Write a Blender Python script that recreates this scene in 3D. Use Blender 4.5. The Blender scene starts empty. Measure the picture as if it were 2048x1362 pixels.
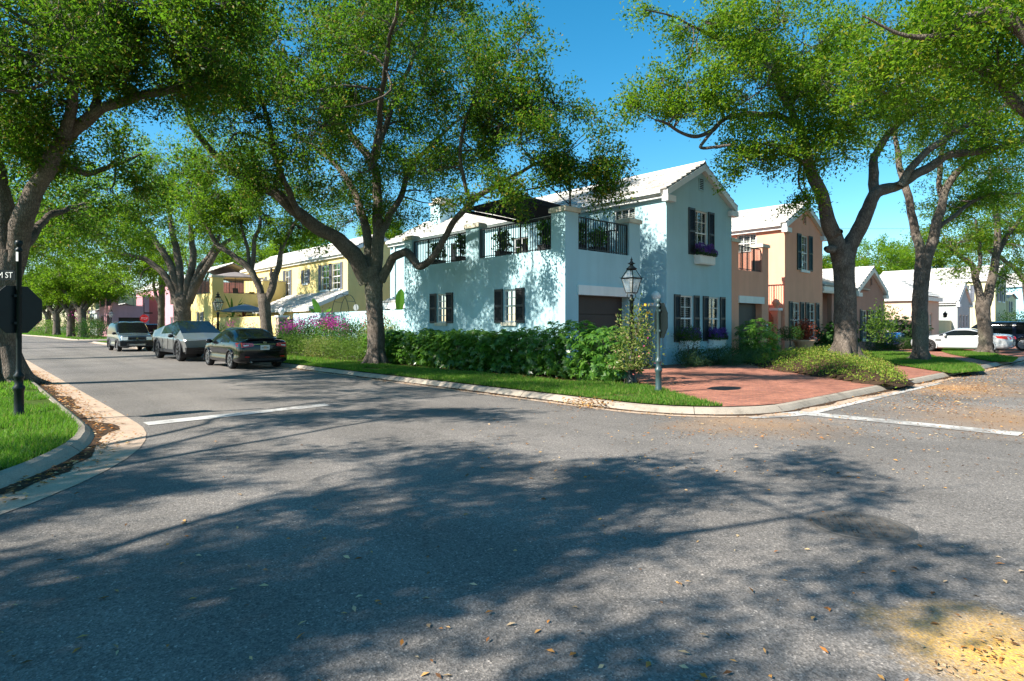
import bpy, math, random
import numpy as np
from mathutils import Vector, noise as mnoise
# ---------------------------------------------------------------- frame
# World axes follow the streets: +x runs along the cross street (to the right in the photo),
# +y runs along the left street (away to the left).  Origin: outer corner of the blue house.
F = 1224.0; HOR = 651.0; CAMZ = 1.58
CAM = Vector((-14.004, -12.946, CAMZ))
FW = Vector((0.6728, 0.7398, 0)); RT = Vector((0.7398, -0.6728, 0))
scene = bpy.context.scene
COL = scene.collection
rnd = random.Random(7); rng = np.random.default_rng(7)

def at(px, py, Y):
    p = CAM + RT * ((px-1024)/F*Y) + FW * Y
    return Vector((p.x, p.y, CAMZ-(py-HOR)/F*Y))
def gnd(px, py, z=0.0):
    Y = F*(CAMZ-z)/(py-HOR); p = at(px, py, Y); return Vector((p.x, p.y, z))
def depth(p): return (Vector((p[0], p[1], 0))-Vector((CAM.x, CAM.y, 0))).dot(FW)
def ray(px): return FW + RT*((px-1024)/F)
def on_x(px, x):            # y of the point with that x seen in column px
    d = ray(px); t = (x-CAM.x)/d.x; return CAM.y+d.y*t
def on_y(px, y):
    d = ray(px); t = (y-CAM.y)/d.y; return CAM.x+d.x*t

# ---------------------------------------------------------------- object helpers
def tag(o, label=None, cat=None, group=None, kind=None):
    if label: o['label'] = label
    if cat: o['category'] = cat
    if group: o['group'] = group
    if kind: o['kind'] = kind
    return o
def empty(name, loc=(0, 0, 0), rz=0, label=None, cat=None, group=None):
    o = bpy.data.objects.new(name, None); COL.objects.link(o)
    o.location = loc; o.rotation_euler = (0, 0, rz); o.empty_display_size = .3
    return tag(o, label, cat, group)
def link(name, me, parent=None):
    o = bpy.data.objects.new(name, me); COL.objects.link(o)
    if parent is not None: o.parent = parent
    return o

class MB:
    def __init__(s): s.v = []; s.f = []; s.m = []
    def quad(s, a, b, c, d, m=0):
        n = len(s.v); s.v += [tuple(a), tuple(b), tuple(c), tuple(d)]; s.f.append((n, n+1, n+2, n+3)); s.m.append(m)
    def tri(s, a, b, c, m=0):
        n = len(s.v); s.v += [tuple(a), tuple(b), tuple(c)]; s.f.append((n, n+1, n+2)); s.m.append(m)
    def poly(s, pts, m=0):
        n = len(s.v); s.v += [tuple(p) for p in pts]; s.f.append(tuple(range(n, n+len(pts)))); s.m.append(m)
    def box(s, x0, x1, y0, y1, z0, z1, m=0):
        n = len(s.v)
        s.v += [(x0,y0,z0),(x1,y0,z0),(x1,y1,z0),(x0,y1,z0),(x0,y0,z1),(x1,y0,z1),(x1,y1,z1),(x0,y1,z1)]
        for f in ((0,3,2,1),(4,5,6,7),(0,1,5,4),(1,2,6,5),(2,3,7,6),(3,0,4,7)):
            s.f.append(tuple(n+i for i in f)); s.m.append(m)
    def hexa(s, P, m=0):    # 8 points, order as box
        n = len(s.v); s.v += [tuple(p) for p in P]
        for f in ((0,3,2,1),(4,5,6,7),(0,1,5,4),(1,2,6,5),(2,3,7,6),(3,0,4,7)):
            s.f.append(tuple(n+i for i in f)); s.m.append(m)
    def bar(s, a, b, r, m=0, sides=4): s.tube([a, b], [r, r], sides, m, cap=True)
    def tube(s, pts, rad, sides=8, m=0, cap=False, jit=None):
        n0 = len(s.v); K = len(pts); up = Vector((0.13, 0.21, 0.97)).normalized()
        pts = [Vector(p) for p in pts]; prev = None
        for i in range(K):
            t = (pts[min(i+1, K-1)]-pts[max(i-1, 0)])
            t = t.normalized() if t.length > 1e-9 else Vector((0, 0, 1))
            if prev is None:
                a = t.cross(up)
                if a.length < .05: a = t.cross(Vector((1, 0, 0)))
            else: a = prev - t*prev.dot(t)
            a.normalize(); prev = a; b = t.cross(a)
            for j in range(sides):
                an = 2*math.pi*j/sides; r = rad[i]
                d = a*math.cos(an)+b*math.sin(an)
                if jit:
                    q = pts[i]+d*r
                    r *= 1+jit*mnoise.noise(Vector((q.x*2.2, q.y*2.2, q.z*1.1)))+.5*jit*mnoise.noise(q*6.0)
                s.v.append(tuple(pts[i]+d*r))
        for i in range(K-1):
            for j in range(sides):
                a0 = n0+i*sides+j; b0 = n0+i*sides+(j+1) % sides
                s.f.append((a0, b0, b0+sides, a0+sides)); s.m.append(m)
        if cap:
            s.f.append(tuple(n0+j for j in range(sides))[::-1]); s.m.append(m)
            s.f.append(tuple(n0+(K-1)*sides+j for j in range(sides))); s.m.append(m)
    def lathe(s, prof, c=(0, 0, 0), sides=16, m=0, axis='z'):
        n0 = len(s.v); K = len(prof)
        for (r, h) in prof:
            for j in range(sides):
                a = 2*math.pi*j/sides; x, y = r*math.cos(a), r*math.sin(a)
                p = (x, y, h) if axis == 'z' else ((h, x, y) if axis == 'x' else (x, h, y))
                s.v.append((p[0]+c[0], p[1]+c[1], p[2]+c[2]))
        for i in range(K-1):
            for j in range(sides):
                a0 = n0+i*sides+j; b0 = n0+i*sides+(j+1) % sides
                s.f.append((a0, b0, b0+sides, a0+sides)); s.m.append(m)
        s.f.append(tuple(n0+j for j in range(sides))[::-1]); s.m.append(m)
        s.f.append(tuple(n0+(K-1)*sides+j for j in range(sides))); s.m.append(m)
    def build(s, name, mats, parent=None, smooth=False, org=None):
        me = bpy.data.meshes.new(name)
        v = s.v
        if org is not None: v = [(a-org[0], b-org[1], c-org[2]) for a, b, c in v]
        me.from_pydata(v, [], s.f)
        for mm in (mats if isinstance(mats, (list, tuple)) else [mats]): me.materials.append(mm)
        if len(me.materials) > 1: me.polygons.foreach_set('material_index', s.m)
        if smooth: me.polygons.foreach_set('use_smooth', [True]*len(me.polygons))
        me.update()
        return link(name, me, parent)

def polymesh(V, nper, name, mats, parent=None, org=None, mi=None):
    V = np.asarray(V, dtype=np.float32).reshape(-1, 3)
    if org is not None: V = V-np.array(org, dtype=np.float32)
    n = len(V)//nper
    me = bpy.data.meshes.new(name)
    me.vertices.add(len(V)); me.vertices.foreach_set('co', V.ravel())
    me.loops.add(len(V)); me.loops.foreach_set('vertex_index', np.arange(len(V), dtype=np.int32))
    me.polygons.add(n); me.polygons.foreach_set('loop_start', np.arange(0, len(V), nper, dtype=np.int32))
    for mm in (mats if isinstance(mats, (list, tuple)) else [mats]): me.materials.append(mm)
    if mi is not None: me.polygons.foreach_set('material_index', np.asarray(mi, dtype=np.int32))
    me.update(calc_edges=True)
    return link(name, me, parent)

# ---------------------------------------------------------------- materials
def nt(name):
    m = bpy.data.materials.new(name); m.use_nodes = True; t = m.node_tree
    b = t.nodes.get('Principled BSDF'); return m, t, b
def N(t, typ, **kw):
    n = t.nodes.new(typ)
    for k, v in kw.items():
        if k.startswith('_'): setattr(n, k[1:], v)
        else: n.inputs[k.replace('__', ' ')].default_value = v
    return n
def L(t, a, b): t.links.new(a, b)
def ramp(t, fac, stops):
    r = t.nodes.new('ShaderNodeValToRGB'); e = r.color_ramp.elements
    while len(e) < len(stops): e.new(.5)
    for i, (p, c) in enumerate(stops):
        e[i].position = p; e[i].color = (*c, 1) if len(c) == 3 else c
    L(t, fac, r.inputs['Fac']); return r.outputs['Color']
def mixc(t, fac, a, b, mode='MIX'):
    m = t.nodes.new('ShaderNodeMix'); m.data_type = 'RGBA'; m.blend_type = mode
    for sock, val in ((m.inputs[0], fac), (m.inputs[6], a), (m.inputs[7], b)):
        if hasattr(val, 'is_output') or hasattr(val, 'links'): L(t, val, sock)
        elif isinstance(val, (int, float)): sock.default_value = val
        else: sock.default_value = (*val, 1)
    return m.outputs[2]
def sc3(c, k): return tuple(min(1, x*k) for x in c)
def M(name, col, rough=.8, var=.12, vs=2.0, bump=0, bs=60, spec=.3, metal=0, coat=0, streak=0):
    m, t, b = nt(name)
    tc = t.nodes.new('ShaderNodeTexCoord')
    n = N(t, 'ShaderNodeTexNoise', Scale=vs, Detail=5, Roughness=.6); L(t, tc.outputs['Object'], n.inputs['Vector'])
    c = ramp(t, n.outputs['Fac'], [(.25, sc3(col, 1-var)), (.75, sc3(col, 1+var))])
    if streak:
        mp = N(t, 'ShaderNodeMapping', Scale=(1.6, 1.6, .12)); L(t, tc.outputs['Object'], mp.inputs['Vector'])
        n2 = N(t, 'ShaderNodeTexNoise', Scale=1.5, Detail=6, Roughness=.65); L(t, mp.outputs['Vector'], n2.inputs['Vector'])
        s = ramp(t, n2.outputs['Fac'], [(.3, (1-streak,)*3), (.6, (1, 1, 1))])
        c = mixc(t, 1.0, c, s, 'MULTIPLY')
    L(t, c, b.inputs['Base Color'])
    b.inputs['Roughness'].default_value = rough; b.inputs['Specular IOR Level'].default_value = spec
    b.inputs['Metallic'].default_value = metal; b.inputs['Coat Weight'].default_value = coat
    b.inputs['Coat Roughness'].default_value = .03
    if bump:
        n3 = N(t, 'ShaderNodeTexNoise', Scale=bs, Detail=4); L(t, tc.outputs['Object'], n3.inputs['Vector'])
        bp = N(t, 'ShaderNodeBump', Strength=bump, Distance=.02); L(t, n3.outputs['Fac'], bp.inputs['Height'])
        L(t, bp.outputs['Normal'], b.inputs['Normal'])
    return m
def leafmat(name, cols, trans, rough=.5, tw=.42, spec=.16):
    m, t, b = nt(name)
    g = t.nodes.new('ShaderNodeNewGeometry')
    tc = t.nodes.new('ShaderNodeTexCoord')
    n = N(t, 'ShaderNodeTexNoise', Scale=.7, Detail=3); L(t, tc.outputs['Object'], n.inputs['Vector'])
    k = len(cols)
    c = ramp(t, g.outputs['Random Per Island'], [(i/(k-1)*.98, cc) for i, cc in enumerate(cols)])
    pat = ramp(t, n.outputs['Fac'], [(.3, (.8, .85, .8)), (.7, (1.15, 1.1, 1.1))])
    c = mixc(t, 1.0, c, pat, 'MULTIPLY')
    L(t, c, b.inputs['Base Color']); b.inputs['Roughness'].default_value = rough
    b.inputs['Specular IOR Level'].default_value = spec
    tr = t.nodes.new('ShaderNodeBsdfTranslucent')
    tcx = mixc(t, .75, c, trans); L(t, tcx, tr.inputs['Color'])
    mx = t.nodes.new('ShaderNodeMixShader'); mx.inputs[0].default_value = tw
    L(t, b.outputs[0], mx.inputs[1]); L(t, tr.outputs[0], mx.inputs[2])
    L(t, mx.outputs[0], t.nodes['Material Output'].inputs['Surface'])
    return m

MAT = {}
MAT['blue'] = M('blue_stucco', (.385, .57, .615), .9, .07, .8, .5, 45, .15, streak=.09)
MAT['orange'] = M('orange_stucco', (.80, .385, .265), .9, .07, .8, .5, 45, .15, streak=.09)
MAT['yellow'] = M('yellow_stucco', (.80, .63, .27), .9, .07, .8, .5, 45, .15, streak=.09)
MAT['pink'] = M('pink_stucco', (.58, .29, .33), .9, .07, .8, .5, 45, .15, streak=.09)
MAT['red'] = M('salmon_stucco', (.66, .16, .14), .9, .07, .8, .5, 45, .15, streak=.09)
MAT['brownpink'] = M('dusty_rose_stucco', (.44, .25, .20), .9, .07, .8, .5, 45, .15, streak=.09)
MAT['peach'] = M('peach_stucco', (.62, .45, .35), .9, .06, .8, .25, 90, .15, streak=.06)
MAT['greywall'] = M('grey_stucco', (.42, .45, .44), .9, .06, .8, .25, 90, .15, streak=.06)
MAT['cream'] = M('pale_yellow_stucco', (.64, .58, .34), .9, .06, .8, .25, 90, .15, streak=.09)
MAT['sky_blue'] = M('bright_blue_stucco', (.35, .62, .75), .9, .06, .8, .25, 90, .15, streak=.06)
MAT['white'] = M('white_paint', (.78, .77, .74), .6, .05, 1.5, .05, 40, .3, streak=.1)
MAT['cap'] = M('cap_stone', (.66, .60, .48), .85, .12, 3, .15, 60, .2, streak=.25)
MAT['shutter'] = M('black_shutter', (.022, .023, .026), .45, .1, 3, 0, 1, .4)
MAT['shutter_green'] = M('dark_green_shutter', (.02, .036, .038), .45, .1, 3, 0, 1, .4)
MAT['shutter_grey'] = M('slate_shutter', (.13, .14, .17), .5, .1, 3, 0, 1, .4)
MAT['iron'] = M('black_iron', (.018, .02, .022), .45, .15, 6, 0, 1, .4)
MAT['post'] = M('dark_green_post', (.007, .012, .013), .42, .2, 5, .05, 40, .22)
MAT['post_teal'] = M('teal_green_post', (.030, .060, .064), .4, .25, 4, .05, 40, .5)
MAT['door'] = M('brown_garage', (.045, .032, .028), .55, .2, 2, .1, 30, .3)
MAT['door_grey'] = M('grey_garage', (.075, .07, .065), .55, .15, 2, .1, 30, .3)
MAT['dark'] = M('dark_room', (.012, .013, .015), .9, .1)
MAT['blind'] = M('white_blind', (.50, .49, .46), .6, .04)
MAT['canvas'] = M('dark_canvas', (.03, .027, .03), .9, .1, 4)
MAT['wicker'] = M('dark_wicker', (.04, .033, .03), .8, .2, 30)
MAT['terracotta'] = M('terracotta', (.60, .36, .24), .85, .12, 4, .1, 50, .2, streak=.15)
MAT['deck'] = M('deck_floor', (.45, .42, .38), .9, .1)
MAT['soil'] = M('mulch_soil', (.055, .034, .022), 1, .45, 9, .8, 40, .05)
MAT['rubber'] = M('tyre_rubber', (.016, .016, .017), .75, .15, 8, 0, 1, .25)
MAT['alloy'] = M('alloy_rim', (.50, .51, .53), .28, .05, 3, 0, 1, .5, metal=.85)
MAT['dark_alloy'] = M('dark_alloy_rim', (.08, .08, .085), .4, .05, 3, 0, 1, .5, metal=.5)
MAT['black_plastic'] = M('black_plastic', (.02, .02, .022), .6, .1, 5)
MAT['blackpaint'] = M('black_paint', (.006, .006, .008), .16, .05, 3, 0, 1, .3, coat=.45)
MAT['whitepaint'] = M('white_car_paint', (.43, .44, .45), .25, .02, 3, 0, 1, .5, coat=.8)
MAT['navypaint'] = M('navy_car_paint', (.008, .015, .034), .2, .05, 3, 0, 1, .3, coat=.4)
MAT['bluepaint'] = M('blue_car_paint', (.02, .12, .42), .2, .05, 3, 0, 1, .5, coat=1)
MAT['greypaint'] = M('blue_grey_car_paint', (.085, .115, .145), .26, .05, 3, 0, 1, .5, metal=.4, coat=.8)
MAT['steel'] = M('brushed_steel', (.40, .40, .39), .30, .08, 1.2, 0, 1, .5, metal=.85)
MAT['carglass'] = M('car_glass', (.006, .008, .009), .05, .05, 1, 0, 1, .2)
MAT['chrome'] = M('chrome', (.75, .75, .76), .12, .02, 1, 0, 1, .5, metal=1)
MAT['tail'] = M('red_tail_lamp', (.55, .012, .012), .15, .15, 30, 0, 1, .6, coat=1)
MAT['lampclear'] = M('clear_lamp', (.72, .74, .72), .12, .2, 20, 0, 1, .6, coat=1)
MAT['signred'] = M('sign_red', (.55, .03, .03), .45, .06, 3)
MAT['manhole'] = M('cast_iron', (.095, .085, .075), .6, .35, 14, .3, 60, .4)
MAT['teal'] = M('teal_plastic', (.05, .32, .27), .4, .1)
MAT['bark'] = None

def glass_mat():
    m, t, b = nt('window_glass'); t.nodes.remove(b)
    f = N(t, 'ShaderNodeFresnel', IOR=1.5); g = N(t, 'ShaderNodeBsdfGlossy', Roughness=.02); tr = t.nodes.new('ShaderNodeBsdfTransparent')
    tr.inputs[0].default_value = (.8, .85, .84, 1)
    mt = N(t, 'ShaderNodeMath', _operation='MULTIPLY_ADD'); mt.inputs[1].default_value = 1.3; mt.inputs[2].default_value = .05; L(t, f.outputs[0], mt.inputs[0])
    mx = t.nodes.new('ShaderNodeMixShader'); L(t, mt.outputs[0], mx.inputs[0]); L(t, tr.outputs[0], mx.inputs[1]); L(t, g.outputs[0], mx.inputs[2])
    L(t, mx.outputs[0], t.nodes['Material Output'].inputs['Surface']); return m
MAT['glass'] = glass_mat()

def roof_mat():
    m, t, b = nt('white_roof_tile'); tc = t.nodes.new('ShaderNodeTexCoord')
    n = N(t, 'ShaderNodeTexNoise', Scale=1.3, Detail=6, Roughness=.65); L(t, tc.outputs['Object'], n.inputs['Vector'])
    c = ramp(t, n.outputs['Fac'], [(.3, (.42, .39, .36)), (.5, (.58, .56, .53)), (.8, (.66, .645, .62))])
    g = t.nodes.new('ShaderNodeNewGeometry'); c2 = ramp(t, g.outputs['Random Per Island'], [(0, (.80, .78, .76)), (.5, (.94, .93, .92)), (1, (1.05, 1.05, 1.05))]); c = mixc(t, 1, c, c2, 'MULTIPLY')
    L(t, c, b.inputs['Base Color']); b.inputs['Roughness'].default_value = .8; b.inputs['Specular IOR Level'].default_value = .2
    bp = N(t, 'ShaderNodeBump', Strength=.25, Distance=.03); L(t, n.outputs['Fac'], bp.inputs['Height']); L(t, bp.outputs[0], b.inputs['Normal'])
    return m
MAT['roof'] = roof_mat()

def bark_mat(name, c0, c1):
    m, t, b = nt(name); tc = t.nodes.new('ShaderNodeTexCoord')
    mp = N(t, 'ShaderNodeMapping', Scale=(1, 1, .28)); L(t, tc.outputs['Object'], mp.inputs['Vector'])
    v = N(t, 'ShaderNodeTexVoronoi', Scale=27, _feature='DISTANCE_TO_EDGE'); 
    nn = N(t, 'ShaderNodeTexNoise', Scale=9, Detail=4); L(t, mp.outputs[0], nn.inputs['Vector'])
    w = mixc(t, .12, mp.outputs[0], nn.outputs['Color']); L(t, w, v.inputs['Vector'])
    n = N(t, 'ShaderNodeTexNoise', Scale=2.2, Detail=6, Roughness=.7); L(t, tc.outputs['Object'], n.inputs['Vector'])
    c = ramp(t, n.outputs['Fac'], [(.3, c0), (.55, c1), (.75, sc3(c1, 1.35))])
    lich = ramp(t, N(t, 'ShaderNodeTexNoise', Scale=5, Detail=3).outputs['Fac'], [(.58, (0, 0, 0)), (.68, (1, 1, 1))])
    c = mixc(t, mixc(t, 1, lich, (.35, .35, .35), 'MULTIPLY'), c, (.24, .25, .17))
    e = ramp(t, v.outputs['Distance'], [(0, (.55, .55, .55)), (.2, (1, 1, 1))]); c = mixc(t, 1, c, e, 'MULTIPLY')
    L(t, c, b.inputs['Base Color']); b.inputs['Roughness'].default_value = .95; b.inputs['Specular IOR Level'].default_value = .1
    bp = N(t, 'ShaderNodeBump', Strength=.9, Distance=.03); L(t, e, bp.inputs['Height']); L(t, bp.outputs[0], b.inputs['Normal'])
    return m
MAT['bark'] = bark_mat('oak_bark', (.10, .080, .064), (.19, .155, .128))

MAT['leaf'] = leafmat('oak_leaf', [(.026, .068, .007), (.046, .106, .008), (.070, .14, .009), (.12, .19, .011), (.24, .22, .02)], (.27, .51, .02), tw=.46)
MAT['leaf_dark'] = leafmat('oak_leaf_dark', [(.012, .042, .006), (.024, .066, .008), (.042, .095, .009), (.075, .135, .011), (.24, .15, .02)], (.17, .38, .018), tw=.40)
MAT['leaf_bright'] = leafmat('oak_leaf_bright', [(.05, .11, .008), (.08, .16, .010), (.125, .21, .012), (.19, .26, .015)], (.38, .62, .025), tw=.52)
MAT['hedge'] = leafmat('hedge_leaf', [(.028, .085, .014), (.048, .13, .02), (.075, .175, .024), (.13, .24, .035)], (.18, .44, .04), rough=.32, tw=.4, spec=.5)
MAT['box'] = leafmat('dark_shrub_leaf', [(.014, .040, .010), (.024, .064, .014), (.036, .085, .016), (.055, .11, .02)], (.09, .24, .03), tw=.3)
MAT['lime'] = leafmat('lime_shrub_leaf', [(.035, .085, .014), (.065, .125, .02), (.10, .17, .025), (.15, .22, .04)], (.20, .36, .05))
MAT['nandina'] = leafmat('mixed_shrub_leaf', [(.05, .11, .02), (.10, .17, .03), (.16, .22, .04), (.28, .30, .10), (.36, .24, .16)], (.30, .40, .08))
MAT['grass'] = leafmat('grass_blade', [(.035, .110, .012), (.060, .160, .016), (.085, .200, .018), (.13, .22, .03), (.26, .22, .08)], (.20, .46, .03), rough=.5, tw=.4)
MAT['liriope'] = leafmat('strap_leaf', [(.03, .07, .03), (.06, .11, .05), (.10, .16, .08)], (.15, .28, .08))
MAT['banana'] = leafmat('banana_leaf', [(.05, .14, .02), (.08, .19, .03)], (.22, .5, .05))
MAT['magenta'] = leafmat('magenta_bract', [(.35, .02, .25), (.48, .04, .34), (.55, .06, .28)], (.7, .08, .5))
MAT['pinkflower'] = leafmat('coral_bract', [(.6, .10, .10), (.65, .2, .18), (.6, .08, .3)], (.7, .2, .2))
MAT['purple'] = leafmat('violet_flower', [(.08, .035, .22), (.16, .07, .36), (.24, .12, .45)], (.3, .15, .5))
MAT['redleaf'] = leafmat('russet_leaf', [(.16, .03, .02), (.24, .05, .03), (.12, .05, .02)], (.4, .1, .05))
MAT['yellowflower'] = leafmat('yellow_flower', [(.75, .40, .02), (.8, .5, .04)], (.8, .5, .05))
MAT['dead'] = leafmat('dead_leaf', [(.30, .11, .03), (.48, .19, .04), (.60, .34, .12), (.62, .48, .30), (.22, .10, .04), (.10, .05, .025)], (.5, .25, .06), rough=.7, tw=.15, spec=.2)

def asphalt():
    m, t, b = nt('asphalt'); tc = t.nodes.new('ShaderNodeTexCoord'); O = tc.outputs['Object']
    big = N(t, 'ShaderNodeTexNoise', Scale=.35, Detail=6, Roughness=.6); L(t, O, big.inputs['Vector'])
    c = ramp(t, big.outputs['Fac'], [(.25, (.125, .113, .103)), (.5, (.172, .156, .142)), (.75, (.220, .199, .181))])
    v = N(t, 'ShaderNodeTexVoronoi', Scale=95); L(t, O, v.inputs['Vector'])
    sp = ramp(t, v.outputs['Color'], [(.0, (.45, .45, .45)), (.45, (.85, .85, .85)), (.80, (1.15, 1.15, 1.15)), (.93, (1.8, 1.75, 1.7)), (1, (3.0, 2.9, 2.8))])
    c = mixc(t, 1, c, sp, 'MULTIPLY')
    f = N(t, 'ShaderNodeTexNoise', Scale=28, Detail=5, Roughness=.7); L(t, O, f.inputs['Vector'])
    c = mixc(t, 1, c, ramp(t, f.outputs['Fac'], [(.3, (.72, .72, .72)), (.7, (1.25, 1.25, 1.25))]), 'MULTIPLY')
    # hairline cracks / seams of its own
    cr = N(t, 'ShaderNodeTexVoronoi', Scale=.28, _feature='DISTANCE_TO_EDGE'); wv = N(t, 'ShaderNodeTexNoise', Scale=1.2, Detail=5); L(t, O, wv.inputs['Vector'])
    L(t, mixc(t, .35, O, wv.outputs['Color'], 'ADD'), cr.inputs['Vector'])
    c = mixc(t, 1, c, ramp(t, cr.outputs['Distance'], [(0, (.84, .84, .84)), (.004, (1, 1, 1))]), 'MULTIPLY')
    ml = N(t, 'ShaderNodeMapping', Scale=(1.1, .04, 1)); L(t, O, ml.inputs['Vector']); nl = N(t, 'ShaderNodeTexNoise', Scale=1.0, Detail=4); L(t, ml.outputs[0], nl.inputs['Vector'])
    c = mixc(t, 1, c, ramp(t, nl.outputs['Fac'], [(.35, (.88, .88, .88)), (.65, (1.12, 1.11, 1.10))]), 'MULTIPLY')
    st = N(t, 'ShaderNodeTexVoronoi', Scale=.55); L(t, mixc(t, .25, O, wv.outputs['Color'], 'ADD'), st.inputs['Vector'])
    c = mixc(t, 1, c, ramp(t, st.outputs['Distance'], [(.0, (.86, .86, .86)), (.12, (1, 1, 1))]), 'MULTIPLY')
    # yellow oak-pollen patches lying on the road: fixed places in the world
    for (px, py, rad, col, k) in ((2010, 1310, .70, (.78, .44, .075), .9), (1900, 775, 2.8, (.46, .22, .06), .75), (1500, 845, 1.9, (.40, .22, .09), .55), (2040, 840, 2.6, (.42, .22, .08), .5)):
        p = gnd(px, py)
        d = N(t, 'ShaderNodeVectorMath', _operation='DISTANCE'); L(t, O, d.inputs[0]); d.inputs[1].default_value = p
        ns = N(t, 'ShaderNodeTexNoise', Scale=3.0/rad*.6, Detail=8, Roughness=.7); L(t, O, ns.inputs['Vector'])
        md = N(t, 'ShaderNodeMath', _operation='MULTIPLY_ADD'); L(t, ns.outputs['Fac'], md.inputs[0]); md.inputs[1].default_value = rad*1.7; L(t, d.outputs['Value'], md.inputs[2])
        fac = ramp(t, N(t, 'ShaderNodeMath', _operation='DIVIDE').outputs[0], [(0, (0, 0, 0)), (1, (0, 0, 0))]) if False else None
        dv = N(t, 'ShaderNodeMath', _operation='DIVIDE'); L(t, md.outputs[0], dv.inputs[0]); dv.inputs[1].default_value = rad*3
        fc = ramp(t, dv.outputs[0], [(.30, (k, k, k)), (.58, (0, 0, 0))])
        g2 = N(t, 'ShaderNodeTexNoise', Scale=60, Detail=3); L(t, O, g2.inputs['Vector'])
        fc = mixc(t, 1, fc, ramp(t, g2.outputs['Fac'], [(.35, (.35, .35, .35)), (.6, (1, 1, 1))]), 'MULTIPLY')
        c = mixc(t, fc, c, col)
    L(t, c, b.inputs['Base Color']); b.inputs['Roughness'].default_value = .85; b.inputs['Specular IOR Level'].default_value = .25
    bp = N(t, 'ShaderNodeBump', Strength=.5, Distance=.006); L(t, v.outputs['Distance'], bp.inputs['Height']); L(t, bp.outputs[0], b.inputs['Normal'])
    return m
MAT['asphalt'] = asphalt()
def concrete(name, col):
    m, t, b = nt(name); tc = t.nodes.new('ShaderNodeTexCoord'); O = tc.outputs['Object']
    n = N(t, 'ShaderNodeTexNoise', Scale=1.6, Detail=7, Roughness=.7); L(t, O, n.inputs['Vector'])
    c = ramp(t, n.outputs['Fac'], [(.28, sc3(col, .45)), (.45, sc3(col, .9)), (.75, sc3(col, 1.15))])
    f = N(t, 'ShaderNodeTexNoise', Scale=70, Detail=3); L(t, O, f.inputs['Vector'])
    c = mixc(t, 1, c, ramp(t, f.outputs['Fac'], [(.3, (.78, .78, .78)), (.7, (1.12, 1.12, 1.12))]), 'MULTIPLY')
    L(t, c, b.inputs['Base Color']); b.inputs['Roughness'].default_value = .9; b.inputs['Specular IOR Level'].default_value = .2
    return m
MAT['kerb'] = concrete('kerb_concrete', (.36, .305, .245))
MAT['gutter'] = concrete('gutter_concrete', (.46, .34, .25))
def worn_paint():
    m = concrete('road_paint', (.47, .455, .43)); t = m.node_tree; b = t.nodes['Principled BSDF']; src = b.inputs['Base Color'].links[0].from_socket
    tc = t.nodes.new('ShaderNodeTexCoord'); n = N(t, 'ShaderNodeTexNoise', Scale=5, Detail=9, Roughness=.75); L(t, tc.outputs['Object'], n.inputs['Vector'])
    n2 = N(t, 'ShaderNodeTexNoise', Scale=.8, Detail=3); L(t, tc.outputs['Object'], n2.inputs['Vector']); ad = N(t, 'ShaderNodeMath', _operation='ADD'); L(t, n.outputs['Fac'], ad.inputs[0]); L(t, n2.outputs['Fac'], ad.inputs[1])
    L(t, mixc(t, ramp(t, ad.outputs[0], [(.86, (.85, .85, .85)), (1.0, (0, 0, 0))]), src, (.19, .175, .16)), b.inputs['Base Color']); return m
MAT['paint'] = worn_paint()
def brick():
    m, t, b = nt('brick_paving'); tc = t.nodes.new('ShaderNodeTexCoord'); O = tc.outputs['Object']
    mp = N(t, 'ShaderNodeMapping', Rotation=(0, 0, .785)); L(t, O, mp.inputs['Vector'])
    br = t.nodes.new('ShaderNodeTexBrick'); L(t, mp.outputs[0], br.inputs['Vector'])
    br.inputs['Scale'].default_value = 1.0; br.inputs['Brick Width'].default_value = .21; br.inputs['Row Height'].default_value = .105
    br.inputs['Mortar Size'].default_value = .006; br.inputs['Color1'].default_value = (.40, .16, .10, 1); br.inputs['Color2'].default_value = (.25, .098, .07, 1)
    br.inputs['Mortar'].default_value = (.13, .10, .08, 1); br.inputs['Bias'].default_value = -.1
    n = N(t, 'ShaderNodeTexNoise', Scale=1.1, Detail=6, Roughness=.65); L(t, O, n.inputs['Vector'])
    c = mixc(t, 1, br.outputs['Color'], ramp(t, n.outputs['Fac'], [(.3, (.75, .75, .75)), (.7, (1.2, 1.2, 1.2))]), 'MULTIPLY')
    n2 = N(t, 'ShaderNodeTexNoise', Scale=9, Detail=3); L(t, O, n2.inputs['Vector'])
    c = mixc(t, 1, c, ramp(t, n2.outputs['Fac'], [(.3, (.8, .8, .8)), (.7, (1.15, 1.15, 1.15))]), 'MULTIPLY')
    L(t, c, b.inputs['Base Color']); b.inputs['Roughness'].default_value = .85; b.inputs['Specular IOR Level'].default_value = .2
    bp = N(t, 'ShaderNodeBump', Strength=.5, Distance=.006); L(t, br.outputs['Fac'], bp.inputs['Height']); bp.invert = True; L(t, bp.outputs[0], b.inputs['Normal'])
    return m
MAT['brick'] = brick()
MAT['dirt'] = M('gutter_silt', (.060, .040, .028), 1, .5, 7, .6, 60, .05)
MAT['turf'] = M('turf_soil', (.055, .085, .018), 1, .4, 4, .6, 40, .05)
MAT['field'] = M('field', (.07, .10, .03), 1, .4, .1)
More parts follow.
